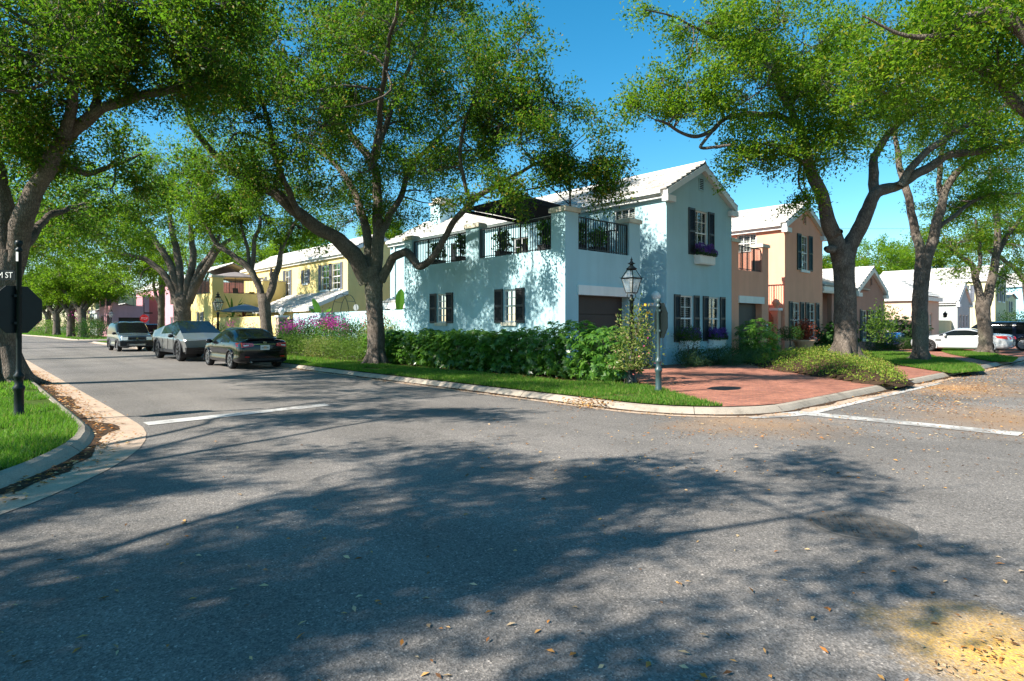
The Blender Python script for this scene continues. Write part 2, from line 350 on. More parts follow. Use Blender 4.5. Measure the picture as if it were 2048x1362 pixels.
# ---------------------------------------------------------------- ground, roads, kerbs
def struct(o, label, cat): return tag(o, label, cat, kind='structure')
def arc(cx, cy, r, a0, a1, n=10):
    return [(cx+r*math.cos(math.radians(a0+(a1-a0)*i/n)), cy+r*math.sin(math.radians(a0+(a1-a0)*i/n))) for i in range(n+1)]
def resample(path, step=.5):
    out = [path[0]]
    for a, b in zip(path, path[1:]):
        n = max(1, int(math.dist(a, b)/step))
        for i in range(1, n+1): out.append((a[0]+(b[0]-a[0])*i/n, a[1]+(b[1]-a[1])*i/n))
    return out
def offset(path, d):        # positive = to the left of travel
    out = []
    for i, p in enumerate(path):
        a = path[max(i-1, 0)]; b = path[min(i+1, len(path)-1)]
        tx, ty = b[0]-a[0], b[1]-a[1]; l = math.hypot(tx, ty) or 1
        out.append((p[0]-ty/l*d, p[1]+tx/l*d))
    return out
def inpoly(x, y, P):
    c = False; j = len(P)-1
    for i in range(len(P)):
        if (P[i][1] > y) != (P[j][1] > y) and x < (P[j][0]-P[i][0])*(y-P[i][1])/(P[j][1]-P[i][1])+P[i][0]: c = not c
        j = i
    return c
def sheet(name, pts, z, mat, label, cat):
    mb = MB(); mb.poly([(x, y, z) for x, y in pts]); return struct(mb.build(name, mat), label, cat)
def kerb(path, side, label, gw=.30):
    """side=+1: block lies left of travel.  Concrete kerb segments with open joints, then a gutter strip."""
    mb = MB(); g = MB()
    P = resample(path, .45)
    prof = [(0, .0), (.06, .055), (.12, .10), (.20, .115), (.21, .09)]
    lines = [[(x, y, z) for (x, y) in offset(P, side*d)] for d, z in prof]
    for i in range(len(P)-1):
        gap = (i % 5 == 0)
        for k in range(len(prof)-1):
            a, b, c, d = lines[k][i], lines[k][i+1], lines[k+1][i+1], lines[k+1][i]
            if gap:
                f = .03
                a = tuple(a[q]+(b[q]-a[q])*f for q in range(3)); d = tuple(d[q]+(c[q]-d[q])*f for q in range(3))
            mb.quad(a, b, c, d)
    o0, o1 = offset(P, -side*gw), offset(P, side*.01)
    for i in range(len(P)-1):
        zz = .006
        g.quad((*o0[i], zz), (*o0[i+1], zz), (*o1[i+1], .004), (*o1[i], .004))
    struct(mb.build('kerb', MAT['kerb']), label, 'kerb')
    struct(g.build('gutter', MAT['gutter']), 'concrete gutter strip in front of the '+label, 'gutter')

def dirt(path, side, label, wmin, wvar, sd):
    P = resample(path, .16); mb = MB(); r = random.Random(sd); a = offset(P, side*.01); L2 = []
    for i, p in enumerate(P): L2.append(-side*(wmin+wvar*max(0, .5+mnoise.noise(Vector((p[0]*.9, p[1]*.9, sd)))+.5*mnoise.noise(Vector((p[0]*3.1, p[1]*3.1, sd)))+.3*r.random()-.2)))
    o = [offset([P[max(i-1, 0)], P[i], P[min(i+1, len(P)-1)]], L2[i])[1] for i in range(len(P))]
    for i in range(1, len(P)-2): mb.quad((*a[i], .010), (*a[i+1], .010), (*o[i+1], .010), (*o[i], .010))
    struct(mb.build('gutter_dirt', MAT['dirt']), label, 'dirt')
mb = MB(); mb.quad((-900, -900, -.06), (900, -900, -.06), (900, 900, -.06), (-900, 900, -.06))
struct(mb.build('ground', MAT['field']), 'flat green ground reaching to the horizon', 'ground')
mb = MB()
mb.quad((-120, -40, 0), (130, -40, 0), (130, -3, 0), (-120, -3, 0))
mb.quad((-22, -3, 0), (3, -3, 0), (3, 240, 0), (-22, 240, 0))
mb.quad((3, 50, 0), (80, 50, 0), (80, 72, 0), (3, 72, 0))
struct(mb.build('road', MAT['asphalt']), 'grey asphalt street crossing with dappled shade', 'road')

KX = -4.75; KY = -8.05
blk = [(130, KY)] + arc(-2.45, -5.75, 2.3, 270, 180, 10) + [(KX, 54)] + arc(-2.45, 54.5, 2.3, 180, 90, 8) + [(80, 56.8)]
kerb(blk, -1, 'concrete kerb round the corner block with the blue house')
dirt([(40, KY)]+blk[1:12]+[(KX, 20)], -1, 'dark silt along the right kerb', .03, .16, 5)
sheet('block_soil', offset(resample(blk, 2), -.19)+[(130, 56)], .10, MAT['soil'], 'dark mulch soil of the corner block', 'soil')
blk2 = [(80, 65.5)] + arc(-2.45, 67.8, 2.3, 270, 180, 8) + [(KX, 90), (KX-1.5, 120), (KX-9, 170), (KX-25, 230)]
kerb(blk2, -1, 'concrete kerb of the far block by the pink house')
sheet('far_block_turf', offset(resample(blk2, 3), -.19)+[(80, 230)], .10, MAT['turf'], 'shaded turf of the far block', 'turf')
LK = -12.45
lblk = [(LK-12, 240), (LK, 120), (LK+.4, 40)] + arc(LK-6.45, -1.5, 6.45, 0, -90, 18) + [(-120, -7.95)]
kerb(lblk, -1, 'tan kerb curving round the left lawn', gw=.62)
dirt(lblk[2:-1]+[(-24, -7.95)], -1, 'dark silt lying in the left gutter', .05, .26, 3)
sheet('left_block_turf', offset(resample(lblk, 2), -.19)+[(-120, 240)], .10, MAT['turf'], 'soil under the left corner lawn', 'turf')
sheet('brick_driveway', [(-1.6, -4.3), (-3.8, -7.28), (-3.2, -7.62), (-2.5, -7.84), (60, -7.85), (60, .1), (-.2, .1), (-.25, -2.6)], .116, MAT['brick'], 'red brick driveway in front of the garages', 'driveway')
# painted lines
def line_quad(name, P, label):
    mb = MB(); mb.poly([(p[0], p[1], .008) for p in P]); struct(mb.build(name, MAT['paint']), label, 'stop line')
line_quad('stop_line', [(-11.75, -1.95), (-8.55, -1.65), (-8.5, -1.28), (-11.75, -1.55)], 'white stop line across the left street')
line_quad('stop_line', [(-3.0, -7.75), (-2.55, -7.75), (-2.35, -11.35), (-2.8, -11.35)], 'white stop line across the right street, strewn with leaves')
pth = offset(resample([(6, KY)]+arc(-2.45, -5.75, 2.3, 270, 235, 8), .5), .30)
a0, a1 = pth, offset(pth, .16); mb = MB()
for i in range(len(pth)-1): mb.quad((*a0[i], .009), (*a0[i+1], .009), (*a1[i+1], .009), (*a1[i], .009))
struct(mb.build('edge_line', MAT['paint']), 'pale painted strip along the right gutter', 'line')

# ---------------------------------------------------------------- lawns
def poly_px(pts, z): return [tuple(gnd(px, py, z)[:2]) for px, py in pts]
verge = offset(resample(arc(-2.45, -5.75, 2.3, 230, 180, 8)+[(KX, 53)], 1), -.2) + [(-2.1, 53), (-2.1, 8.6), (-2.3, 5.0), (-2.1, 2.0), (-2.3, -2), (-1.7, -4.3)]
mound = poly_px([(1482, 722), (1540, 716), (1600, 706), (1660, 704), (1730, 706), (1790, 738), (1815, 762), (1790, 768), (1700, 757), (1560, 737)], .2)
lawn2 = poly_px([(1715, 703), (1770, 702), (1835, 706), (1900, 716), (1960, 732), (1970, 740), (1905, 745), (1800, 729), (1735, 716)], .16)
lawn3 = poly_px([(1862, 695), (1905, 697), (1990, 708), (2035, 716), (2025, 723), (1985, 722), (1900, 707)], .16)
lawnL = offset(resample(lblk[2:], .8), -.2)+[(-40, -8), (-40, 60)]
def bounds(P): xs = [p[0] for p in P]; ys = [p[1] for p in P]; return min(xs), max(xs), min(ys), max(ys)
def edge_dist(x, y, P):
    d = 9e9
    for a, b in zip(P, P[1:]+P[:1]):
        vx, vy = b[0]-a[0], b[1]-a[1]; l = vx*vx+vy*vy or 1e-9
        t = max(0, min(1, ((x-a[0])*vx+(y-a[1])*vy)/l)); d = min(d, math.hypot(x-a[0]-vx*t, y-a[1]-vy*t))
    return d
for nm, P, lab in (('verge_turf', verge, 'turf strip between the left street kerb and the hedge'), ('lawn_turf', lawn2, 'turf island under the middle right tree'), ('lawn_turf', lawn3, 'turf island beside the white car')):
    sheet(nm, P, .135, MAT['turf'], lab, 'turf')
def mz(x, y): return .13+.36*min(1, edge_dist(x, y, mound)/1.5)**.8
mb = MB(); x0, x1, y0, y1 = bounds(mound); st = .3
nx, ny = int((x1-x0)/st)+1, int((y1-y0)/st)+1
for i in range(nx):
    for j in range(ny):
        q = [(x0+(i+a)*st, y0+(j+b)*st) for a, b in ((0, 0), (1, 0), (1, 1), (0, 1))]
        k = [inpoly(*p, mound) for p in q]
        if sum(k) >= 2: mb.quad(*[(p[0], p[1], mz(*p) if kk else .10) for p, kk in zip(q, k)])
struct(mb.build('mound_soil', MAT['soil'], smooth=True), 'low soil mound under the right oak', 'mound')

def blades(P, dens, h, w, zf, seed, cap=90000, lim=None, bare=.38):
    r = np.random.default_rng(seed); x0, x1, y0, y1 = lim or bounds(P)
    n = int(min((x1-x0)*(y1-y0)*dens, 900000)); xy = np.column_stack([r.uniform(x0, x1, n), r.uniform(y0, y1, n)])
    # vectorised point-in-polygon
    inside = np.zeros(n, bool); j = len(P)-1
    for i in range(len(P)):
        yi, yj = P[i][1], P[j][1]; xi, xj = P[i][0], P[j][0]
        if yi != yj:
            c = ((yi > xy[:, 1]) != (yj > xy[:, 1])) & (xy[:, 0] < (xj-xi)*(xy[:, 1]-yi)/(yj-yi)+xi); inside ^= c
        j = i
    xy = xy[inside]; n = len(xy)
    if bare: xy = xy[[mnoise.noise(Vector((a*.9, b*.9, seed)))+.6*mnoise.noise(Vector((a*2.7, b*2.7, seed))) > -bare for a, b in xy]]; n = len(xy)
    if n > cap: xy = xy[:cap]; n = cap
    pat = .5+.5*np.sin(xy[:, 0]*1.7+np.sin(xy[:, 1]*1.3)*2)*np.cos(xy[:, 1]*1.1)
    hh = h*(r.uniform(.5, 1.25, n))*(.75+.5*pat)
    an = r.uniform(0, 2*np.pi, n); ww = w*r.uniform(.6, 1.3, n)
    z = np.array([zf(*p) for p in xy]) if callable(zf) else np.full(n, zf)
    V = np.zeros((n, 3, 3)); c, s = np.cos(an), np.sin(an)
    V[:, 0, 0] = xy[:, 0]-c*ww; V[:, 0, 1] = xy[:, 1]-s*ww; V[:, 1, 0] = xy[:, 0]+c*ww; V[:, 1, 1] = xy[:, 1]+s*ww
    V[:, 0, 2] = z; V[:, 1, 2] = z
    la = r.uniform(0, 2*np.pi, n); lean = r.uniform(.1, .9, n)*hh
    V[:, 2, 0] = xy[:, 0]+np.cos(la)*lean; V[:, 2, 1] = xy[:, 1]+np.sin(la)*lean; V[:, 2, 2] = z+hh
    return V
def grass(name, V, label): tag(polymesh(V, 3, name, MAT['grass']), label, 'grass', kind='stuff')
grass('grass', np.concatenate([blades(lawnL, 2600, .085, .007, .10, 1, 130000, (-20.5, -12, -8, 3)), blades(lawnL, 700, .09, .014, .10, 2, 40000, (-17, -12, 3, 30))]), 'thick sunlit grass of the left corner lawn')
grass('grass', np.concatenate([blades(verge, 1500, .075, .009, .13, 3, 80000, (-4.8, -1.5, -8, 9)), blades(verge, 600, .08, .015, .13, 4, 30000, (-4.8, -1.5, 9, 53))]), 'grass verge between the kerb and the hedge')
grass('grass', np.concatenate([blades(lawn2, 1100, .08, .012, .135, 5, 40000)]), 'bright grass island under the middle right tree')
grass('grass', np.concatenate([blades(lawn3, 900, .08, .015, .135, 6, 40000)]), 'grass island beside the white car')
mgr = poly_px([(1482, 721), (1540, 716), (1600, 706), (1640, 706), (1600, 722), (1520, 727)], .2)
grass('grass', blades(mgr, 1300, .09, .012, lambda x, y: mz(x, y)-.02, 8, 30000), 'fringe of grass on the left side of the planted mound')
far = [(KX+.2, 66), (KX+.2, 88), (KX-1, 118), (KX-8, 168), (2, 168), (2, 66)]
grass('grass', blades(far, 120, .14, .05, .10, 9, 40000), 'distant grass verge before the pink house')

# fallen leaves
def leaf_quads(C, D, Nn, Ln, Wd, curl=.12):
    """C centre/base (n,3), D direction, Nn normal, lengths, widths -> (n,4,3)"""
    D = D/np.linalg.norm(D, axis=1, keepdims=True); S = np.cross(Nn, D); S /= np.linalg.norm(S, axis=1, keepdims=True)+1e-9
    U = np.cross(D, S); V = np.zeros((len(C), 4, 3)); l = Ln[:, None]; w = Wd[:, None]
    V[:, 0] = C; V[:, 1] = C+D*l*.48+S*w*.5+U*l*curl; V[:, 2] = C+D*l; V[:, 3] = C+D*l*.48-S*w*.5+U*l*curl
    return V
def litter(XY, z, s0, s1, seed, zj=.012):
    r = np.random.default_rng(seed); n = len(XY); an = r.uniform(0, 2*np.pi, n)
    C = np.column_stack([XY, z+r.uniform(.002, zj, n)]); D = np.column_stack([np.cos(an), np.sin(an), r.uniform(-.05, .25, n)])
    Nn = np.column_stack([r.normal(0, .3, n), r.normal(0, .3, n), np.ones(n)])
    l = r.uniform(s0, s1, n); return leaf_quads(C, D, Nn, l, l*r.uniform(.3, .5, n), .1)
def scat_px(n, x0, x1, y0, y1, r, bias=1.0):
    out = []
    for _ in range(n):
        p = gnd(r.uniform(x0, x1), y0+(y1-y0)*r.random()**bias); out.append((p.x, p.y))
    return np.array(out)
def along(path, n, spread, r, off=0):
    P = resample(path, .2); out = []
    for _ in range(n):
        i = r.randrange(len(P)-1); a, b = P[i], P[i+1]; tx, ty = b[0]-a[0], b[1]-a[1]; l = math.hypot(tx, ty) or 1
        d = off+r.gauss(0, spread); t = r.random(); out.append((a[0]+tx*t-ty/l*d, a[1]+ty*t+tx/l*d))
    return np.array(out)
r_ = random.Random(3)
LV = [litter(scat_px(190, -20, 2060, 860, 1380, r_, .8), .001, .03, .065, 1),
      litter(scat_px(420, 900, 2060, 810, 960, r_), .001, .03, .06, 2),
      litter(scat_px(900, 1300, 2060, 800, 880, r_), .001, .03, .06, 3),
      litter(np.array([tuple(gnd(r_.gauss(2000, 70), min(1375, max(1225, r_.gauss(1310, 38))))[:2]) for _ in range(120)]), .001, .02, .045, 4)]
tag(polymesh(np.concatenate(LV), 4, 'fallen_leaves', MAT['dead']), 'scattered orange and tan leaves on the asphalt', 'fallen leaves', kind='stuff')
lblk = lblk[2:-1]+[(-24, -7.95)]
lblk = [(LK+.2, 14)]+lblk[1:]
LV = [litter(along(lblk, 1100, .10, r_, off=.14), .006, .035, .08, 5, .03), litter(along(lblk, 1300, .16, r_, off=.2), .006, .035, .08, 6, .02)]
tag(polymesh(np.concatenate(LV), 4, 'gutter_leaves', MAT['dead']), 'brown leaf litter lying in the left gutter', 'leaf litter', kind='stuff')
cl = gnd(1190, 808)
LV = [litter(np.column_stack([np.random.default_rng(2).normal(0, .55, 1300)+cl.x+.25, np.random.default_rng(4).normal(0, .3, 1300)+cl.y-.15]), .01, .04, .09, 7, .12),
      litter(along([(60, KY)]+arc(-2.45, -5.75, 2.3, 270, 180, 8)+[(KX, 14)], 2200, .14, r_, off=.22), .006, .03, .07, 8, .02),
      litter(along([(14, KY-.9), (2, KY-1.3), (-1, KY-1.6)], 3000, .6, r_), .002, .03, .07, 9, .03)]
tag(polymesh(np.concatenate(LV), 4, 'leaf_drift', MAT['dead']), 'orange leaf drift heaped along the right kerb', 'leaf litter', kind='stuff')
LV = [litter(np.array([(r_.uniform(-2.6, -.2), r_.uniform(-4.5, 21)) for _ in range(1500)]), .105, .04, .09, 10, .03), litter(along(poly_px([(1485, 728), (1560, 740), (1700, 758), (1790, 770)], .13), 500, .12, r_), .12, .04, .08, 11, .03), litter(along([(-2.3, 12), (-3.2, 5), (-2.2, -1)], 300, .3, r_), .13, .04, .08, 12, .06)]
tag(polymesh(np.concatenate(LV), 4, 'bed_leaves', MAT['dead']), 'dry leaves under the hedge and round the mound', 'leaf litter', kind='stuff')
# ---------------------------------------------------------------- houses
class Wall:
    """A wall plane: P(a, z, d): a along the wall, z up, d inwards."""
    def __init__(s, axis, c, inward): s.axis = axis; s.c = c; s.i = inward
    def P(s, a, z, d=0): return (s.c+s.i*d, a, z) if s.axis == 'x' else (a, s.c+s.i*d, z)
    def box(s, mb, a0, a1, z0, z1, d0, d1, m=0):
        p, q = s.P(a0, z0, d0), s.P(a1, z1, d1)
        mb.box(min(p[0], q[0]), max(p[0], q[0]), min(p[1], q[1]), max(p[1], q[1]), min(p[2], q[2]), max(p[2], q[2]), m)
    def sheet(s, mb, a0, a1, z0, z1, ops=(), rev=.1, m=0):
        A = sorted({a0, a1, *[o[0] for o in ops], *[o[1] for o in ops]}); Z = sorted({z0, z1, *[o[2] for o in ops], *[o[3] for o in ops]})
        for a, b in zip(A, A[1:]):
            for z, y in zip(Z, Z[1:]):
                ca, cz = (a+b)/2, (z+y)/2
                if ca < a0 or ca > a1 or cz < z0 or cz > z1 or any(o[0] < ca < o[1] and o[2] < cz < o[3] for o in ops): continue
                mb.quad(s.P(a, z), s.P(b, z), s.P(b, y), s.P(a, y), m)
        for o in ops:
            r = o[4] if len(o) > 4 else rev
            for (p, q) in (((o[0], o[2]), (o[0], o[3])), ((o[1], o[2]), (o[1], o[3])), ((o[0], o[2]), (o[1], o[2])), ((o[0], o[3]), (o[1], o[3]))):
                mb.quad(s.P(*p, 0), s.P(*q, 0), s.P(*q, r), s.P(*p, r), m)
def roof_slope(mb, E, R, y0, y1, axis, m=0, step=.34, t=.065):
    """E, R = (h, z) eave and ridge; extruded y0..y1 along the ridge."""
    E = Vector(E); R = Vector(R); d = R-E; n = max(2, int(d.length/step)); nn = Vector((-d.y, d.x)).normalized()
    if nn.y < 0: nn = -nn
    W = (lambda h, z, y: (h, y, z)) if axis == 'y' else (lambda h, z, y: (y, h, z))
    rr = random.Random(int(abs(E.x*31+y0*17))); ny_ = max(1, int((y1-y0)/.36))
    for i in range(n):
        p0 = E+d*(i/n); p1 = E+d*((i+1)/n)
        for k in range(ny_):
            ya = y0+(y1-y0)*k/ny_; yb = y0+(y1-y0)*(k+1)/ny_-(.008 if k < ny_-1 else 0); q = t+rr.uniform(-.012, .012); q2 = q+rr.uniform(-.006, .006); a = p0+nn*q; a2 = p0+nn*q2; b = p1+nn*.006
            mb.quad(W(*a, ya), W(*a2, yb), W(*b, yb), W(*b, ya), m); mb.quad(W(*p0, ya), W(*p0, yb), W(*a2, yb), W(*a, ya), m)
        for y in (y0, y1): mb.quad(W(*p0, y), W(*p1, y), W(*(p1+nn*.006), y), W(*(p0+nn*t), y), m)
    mb.quad(W(*(E-nn*-.004), y0), W(*(E-nn*-.004), y1), W(*(R-nn*-.004), y1), W(*(R-nn*-.004), y0), m)
    mb.quad(W(*(E-nn*.05), y0), W(*(E-nn*.05), y1), W(*(R-nn*.05), y1), W(*(R-nn*.05), y0), m)
def gable_roof(mb, x0, x1, y0, y1, ze, zr, axis='y'):
    xm = (x0+x1)/2
    roof_slope(mb, (x0, ze), (xm, zr), y0, y1, axis); roof_slope(mb, (x1, ze), (xm, zr), y0, y1, axis)
    W = (lambda h, z, y: (h, y, z)) if axis == 'y' else (lambda h, z, y: (y, h, z))
    k = [(-.13, -.07), (0, .06), (.13, -.07)]
    for (a, b) in ((0, 1), (1, 2)):
        mb.quad(W(xm+k[a][0], zr+k[a][1]+.03, y0-.02), W(xm+k[a][0], zr+k[a][1]+.03, y1), W(xm+k[b][0], zr+k[b][1]+.03, y1), W(xm+k[b][0], zr+k[b][1]+.03, y0-.02))
class House:
    def __init__(s, name, label, cat, x, y, wall, z=0.12):
        s.root = empty(name, (x, y, z), 0, label, cat); s.org = (x, y, z); s.wall = wall; s.w = MB()
    def part(s, name, mb, mat, parent=None, smooth=False): return mb.build(name, mat, parent or s.root, smooth, s.org)
    def done(s): return s.part('wall', s.w, [MAT[s.wall]])
    def window(s, W, a0, a1, z0, z1, nx=2, nz=4, rev=.10, blind='half', shut=0, smat='shutter', sill=True, sash=True, frame=.055):
        f = MB(); d0, d1 = rev-.045, rev+.02
        for (p, q, r, t) in ((a0, a0+frame, z0, z1), (a1-frame, a1, z0, z1), (a0+frame, a1-frame, z0, z0+frame), (a0+frame, a1-frame, z1-frame, z1)): W.box(f, p, q, r, t, d0, d1)
        for i in range(1, nx):
            c = a0+(a1-a0)*i/nx; W.box(f, c-.013, c+.013, z0+frame, z1-frame, d0+.012, d1-.012)
        for k in range(1, nz):
            c = z0+(z1-z0)*k/nz; hw = .028 if (sash and k == nz//2) else .013
            W.box(f, a0+frame, a1-frame, c-hw, c+hw, d0+.008 if hw > .02 else d0+.015, d1-.014)
        fo = s.part('window', f, MAT['white'])
        g = MB(); g.quad(W.P(a0+frame, z0+frame, rev), W.P(a1-frame, z0+frame, rev), W.P(a1-frame, z1-frame, rev), W.P(a0+frame, z1-frame, rev))
        s.part('pane', g, MAT['glass'], fo)
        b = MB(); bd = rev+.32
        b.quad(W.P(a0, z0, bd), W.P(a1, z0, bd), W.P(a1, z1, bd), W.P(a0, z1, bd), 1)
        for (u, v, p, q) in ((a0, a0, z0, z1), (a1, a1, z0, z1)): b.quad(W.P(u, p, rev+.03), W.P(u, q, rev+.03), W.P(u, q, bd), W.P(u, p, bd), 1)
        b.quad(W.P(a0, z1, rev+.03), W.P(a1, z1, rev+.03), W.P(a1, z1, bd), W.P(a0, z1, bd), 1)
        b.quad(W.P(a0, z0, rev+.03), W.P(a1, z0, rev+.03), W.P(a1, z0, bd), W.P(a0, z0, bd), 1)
        if blind:
            n = int((z1-z0)/.085); mid = (a0+a1)/2
            for k in range(n):
                z = z0+.05+(z1-z0-.1)*k/n
                if blind == 'half' and rnd.random() < .12: continue
                for (u, v) in ((a0+.07, mid-.02), (mid+.02, a1-.07)):
                    b.quad(W.P(u, z, rev+.06), W.P(v, z, rev+.06), W.P(v, z+.062, rev+.09), W.P(u, z+.062, rev+.09), 0)
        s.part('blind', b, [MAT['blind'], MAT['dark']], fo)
        if sill:
            q = MB(); W.box(q, a0-.06, a1+.06, z0-.12, z0, -.07, rev-.046); s.part('sill', q, MAT['cap'] if sill == 'cap' else MAT['white'], fo)
        if shut:
            for (u, v) in ((a0-shut-.01, a0-.01), (a1+.01, a1+shut+.01)): s.shutter(W, u, v, z0-.02, z1+.03, smat)
    def shutter(s, W, a0, a1, z0, z1, smat):
        m = MB(); fr = .05; zm = (z0+z1)/2
        for (p, q, r, t) in ((a0, a0+fr, z0, z1), (a1-fr, a1, z0, z1), (a0+fr, a1-fr, z0, z0+.08), (a0+fr, a1-fr, z1-.08, z1), (a0+fr, a1-fr, zm-.04, zm+.04)): W.box(m, p, q, r, t, -.05, -.003)
        for (lo, hi) in ((z0+.08, zm-.04), (zm+.04, z1-.08)):
            n = max(2, int((hi-lo)/.055))
            for k in range(n):
                z = lo+(hi-lo)*k/n; m.hexa([W.P(a0+fr, z, -.045), W.P(a1-fr, z, -.045), W.P(a1-fr, z+.01, -.04), W.P(a0+fr, z+.01, -.04), W.P(a0+fr, z+.035, -.018), W.P(a1-fr, z+.035, -.018), W.P(a1-fr, z+.045, -.013), W.P(a0+fr, z+.045, -.013)])
        W.box(m, a0+.01, a1-.01, z0+.01, z1-.01, -.012, -.004)
        s.part('shutter', m, MAT[smat])
    def railing(s, W, a0, a1, z0, z1, d=.08, sp=.115, mat='iron'):
        m = MB(); r = .011
        W.box(m, a0, a1, z1-.04, z1, d-.022, d+.022); W.box(m, a0, a1, z0+.05, z0+.08, d-.016, d+.016)
        n = max(2, int((a1-a0)/sp))
        for k in range(n+1):
            a = a0+(a1-a0)*k/n; rr = .026 if (k % 9 == 4) else r
            W.box(m, max(a0, a-rr), min(a1, a+rr), z0-.0, z1-.04, d-rr, d+rr)
        s.part('railing', m, MAT[mat])
    def cap(s, x0, x1, y0, y1, z, name='pilaster_cap', o=.06, t=.13):
        m = MB(); m.box(x0-o, x1+o, y0-o, y1+o, z, z+t); m.box(x0-o/2, x1+o/2, y0-o/2, y1+o/2, z+t, z+t+.03); s.part(name, m, MAT['cap'])
    def garage(s, W, a0, a1, zt, z0, rev=.32, mat='door'):
        m = MB(); n = 4
        for k in range(n):
            lo = z0+(zt-z0)*k/n; hi = z0+(zt-z0)*(k+1)/n; W.box(m, a0, a1, lo+.008, hi-.008, rev-.03, rev+.02)
            for j in range(5):
                z = lo+.03+(hi-lo-.06)*j/5; W.box(m, a0+.03, a1-.03, z, z+(hi-lo-.06)/5-.012, rev-.04, rev-.028)
        W.box(m, a0, a1, z0, zt, rev+.021, rev+.03); s.part('garage_door', m, MAT[mat])
        q = MB(); W.box(q, a0-.05, a1+.14, zt, zt+.31, -.06, .02); s.part('lintel', q, MAT[s.wall if s.wall == 'pink' else 'white'])
    def flower_box(s, W, a0, a1, z0, z1, proj=.28):
        m = MB(); W.box(m, a0, a1, z0, z1, -proj, -.01); W.box(m, a0-.02, a1+.02, z1, z1+.035, -proj-.02, -.01); W.box(m, a0+.01, a1-.01, z0-.03, z0, -proj+.03, -.01)
        o = s.part('flower_box', m, MAT['white'])
        n = int(900*(a1-a0)); r = np.random.default_rng(int(a0*100) % 999+1)
        def cloud(n, h0, h1, ln, wd, sp):
            a = r.uniform(a0-.03, a1+.03, n); dd = r.uniform(-proj-.08, -.03, n); zz = r.uniform(h0, h1, n)
            hump = .7+.3*np.sin((a-a0)*9+1)
            C = np.array([W.P(x, z1+z*h, y) for x, y, z, h in zip(a, dd, zz, hump)])
            D = r.normal(0, sp, (n, 3)); D[:, 2] = np.abs(D[:, 2])+.5; return leaf_quads(C, D, r.normal(0, 1, (n, 3)), np.full(n, ln), np.full(n, wd))
        polymesh(cloud(n, 0, .26, .10, .05, .8), 4, 'leaves', MAT['liriope'], o, s.org)
        polymesh(cloud(n, .10, .48, .10, .04, .4), 4, 'flowers', MAT['purple'], o, s.org)
    def rake(s, x0, x1, y, ze, zr, o=.02, t=.24, axis='y', d=.18):
        """white barge boards and kneelers on a gable whose face is at y, looking along -y"""
        m = MB(); xm = (x0+x1)/2; g = (zr-ze)/(xm-x0)
        for (a, b) in ((x0, xm), (x1, xm)):
            za, zb = ze, zr; P = []
            for yy in (y-d, y+.02):
                P.append((a, yy, za-t)); P.append((b, yy, zb-t*1.05)); P.append((b, yy, zb)); P.append((a, yy, za))
            m.hexa([P[0], P[1], P[5], P[4], P[3], P[2], P[6], P[7]])
        for a, sg in ((x0, 1), (x1, -1)): m.box(min(a-.02*sg, a+.52*sg), max(a-.02*sg, a+.52*sg), y-d-.03, y+.05, ze-.42, ze-.20)
        s.part('barge_board', m, MAT['white'])
    def eave(s, x, y0, y1, ze, inward):
        m = MB()
        for (o0, o1, z0, z1) in ((.0, .36, -.20, -.02), (.06, .36, -.30, -.20), (-.09, .0, -.14, -.02)):
            a, b = sorted((x+inward*o0, x+inward*o1)); m.box(a, b, y0, y1, ze+z0, ze+z1)
        s.part('eave', m, MAT['white'])
    def vent(s, W, a0, a1, z0, z1):
        m = MB(); n = 6
        W.box(m, a0, a1, z0, z1, -.012, -.002, 1)
        for (p, q, r, t) in ((a0-.03, a0, z0-.03, z1+.03), (a1, a1+.03, z0-.03, z1+.03), (a0, a1, z0-.03, z0), (a0, a1, z1, z1+.03)): W.box(m, p, q, r, t, -.035, -.002)
        for k in range(n): z = z0+(z1-z0)*k/n; W.box(m, a0, a1, z, z+.025, -.03, -.013)
        s.part('gable_vent', m, [MAT[s.wall], MAT['dark']])
    def gable_tri(s, x0, x1, y, ze, zr): s.w.tri((x0, y, ze), (x1, y, ze), ((x0+x1)/2, y, zr))

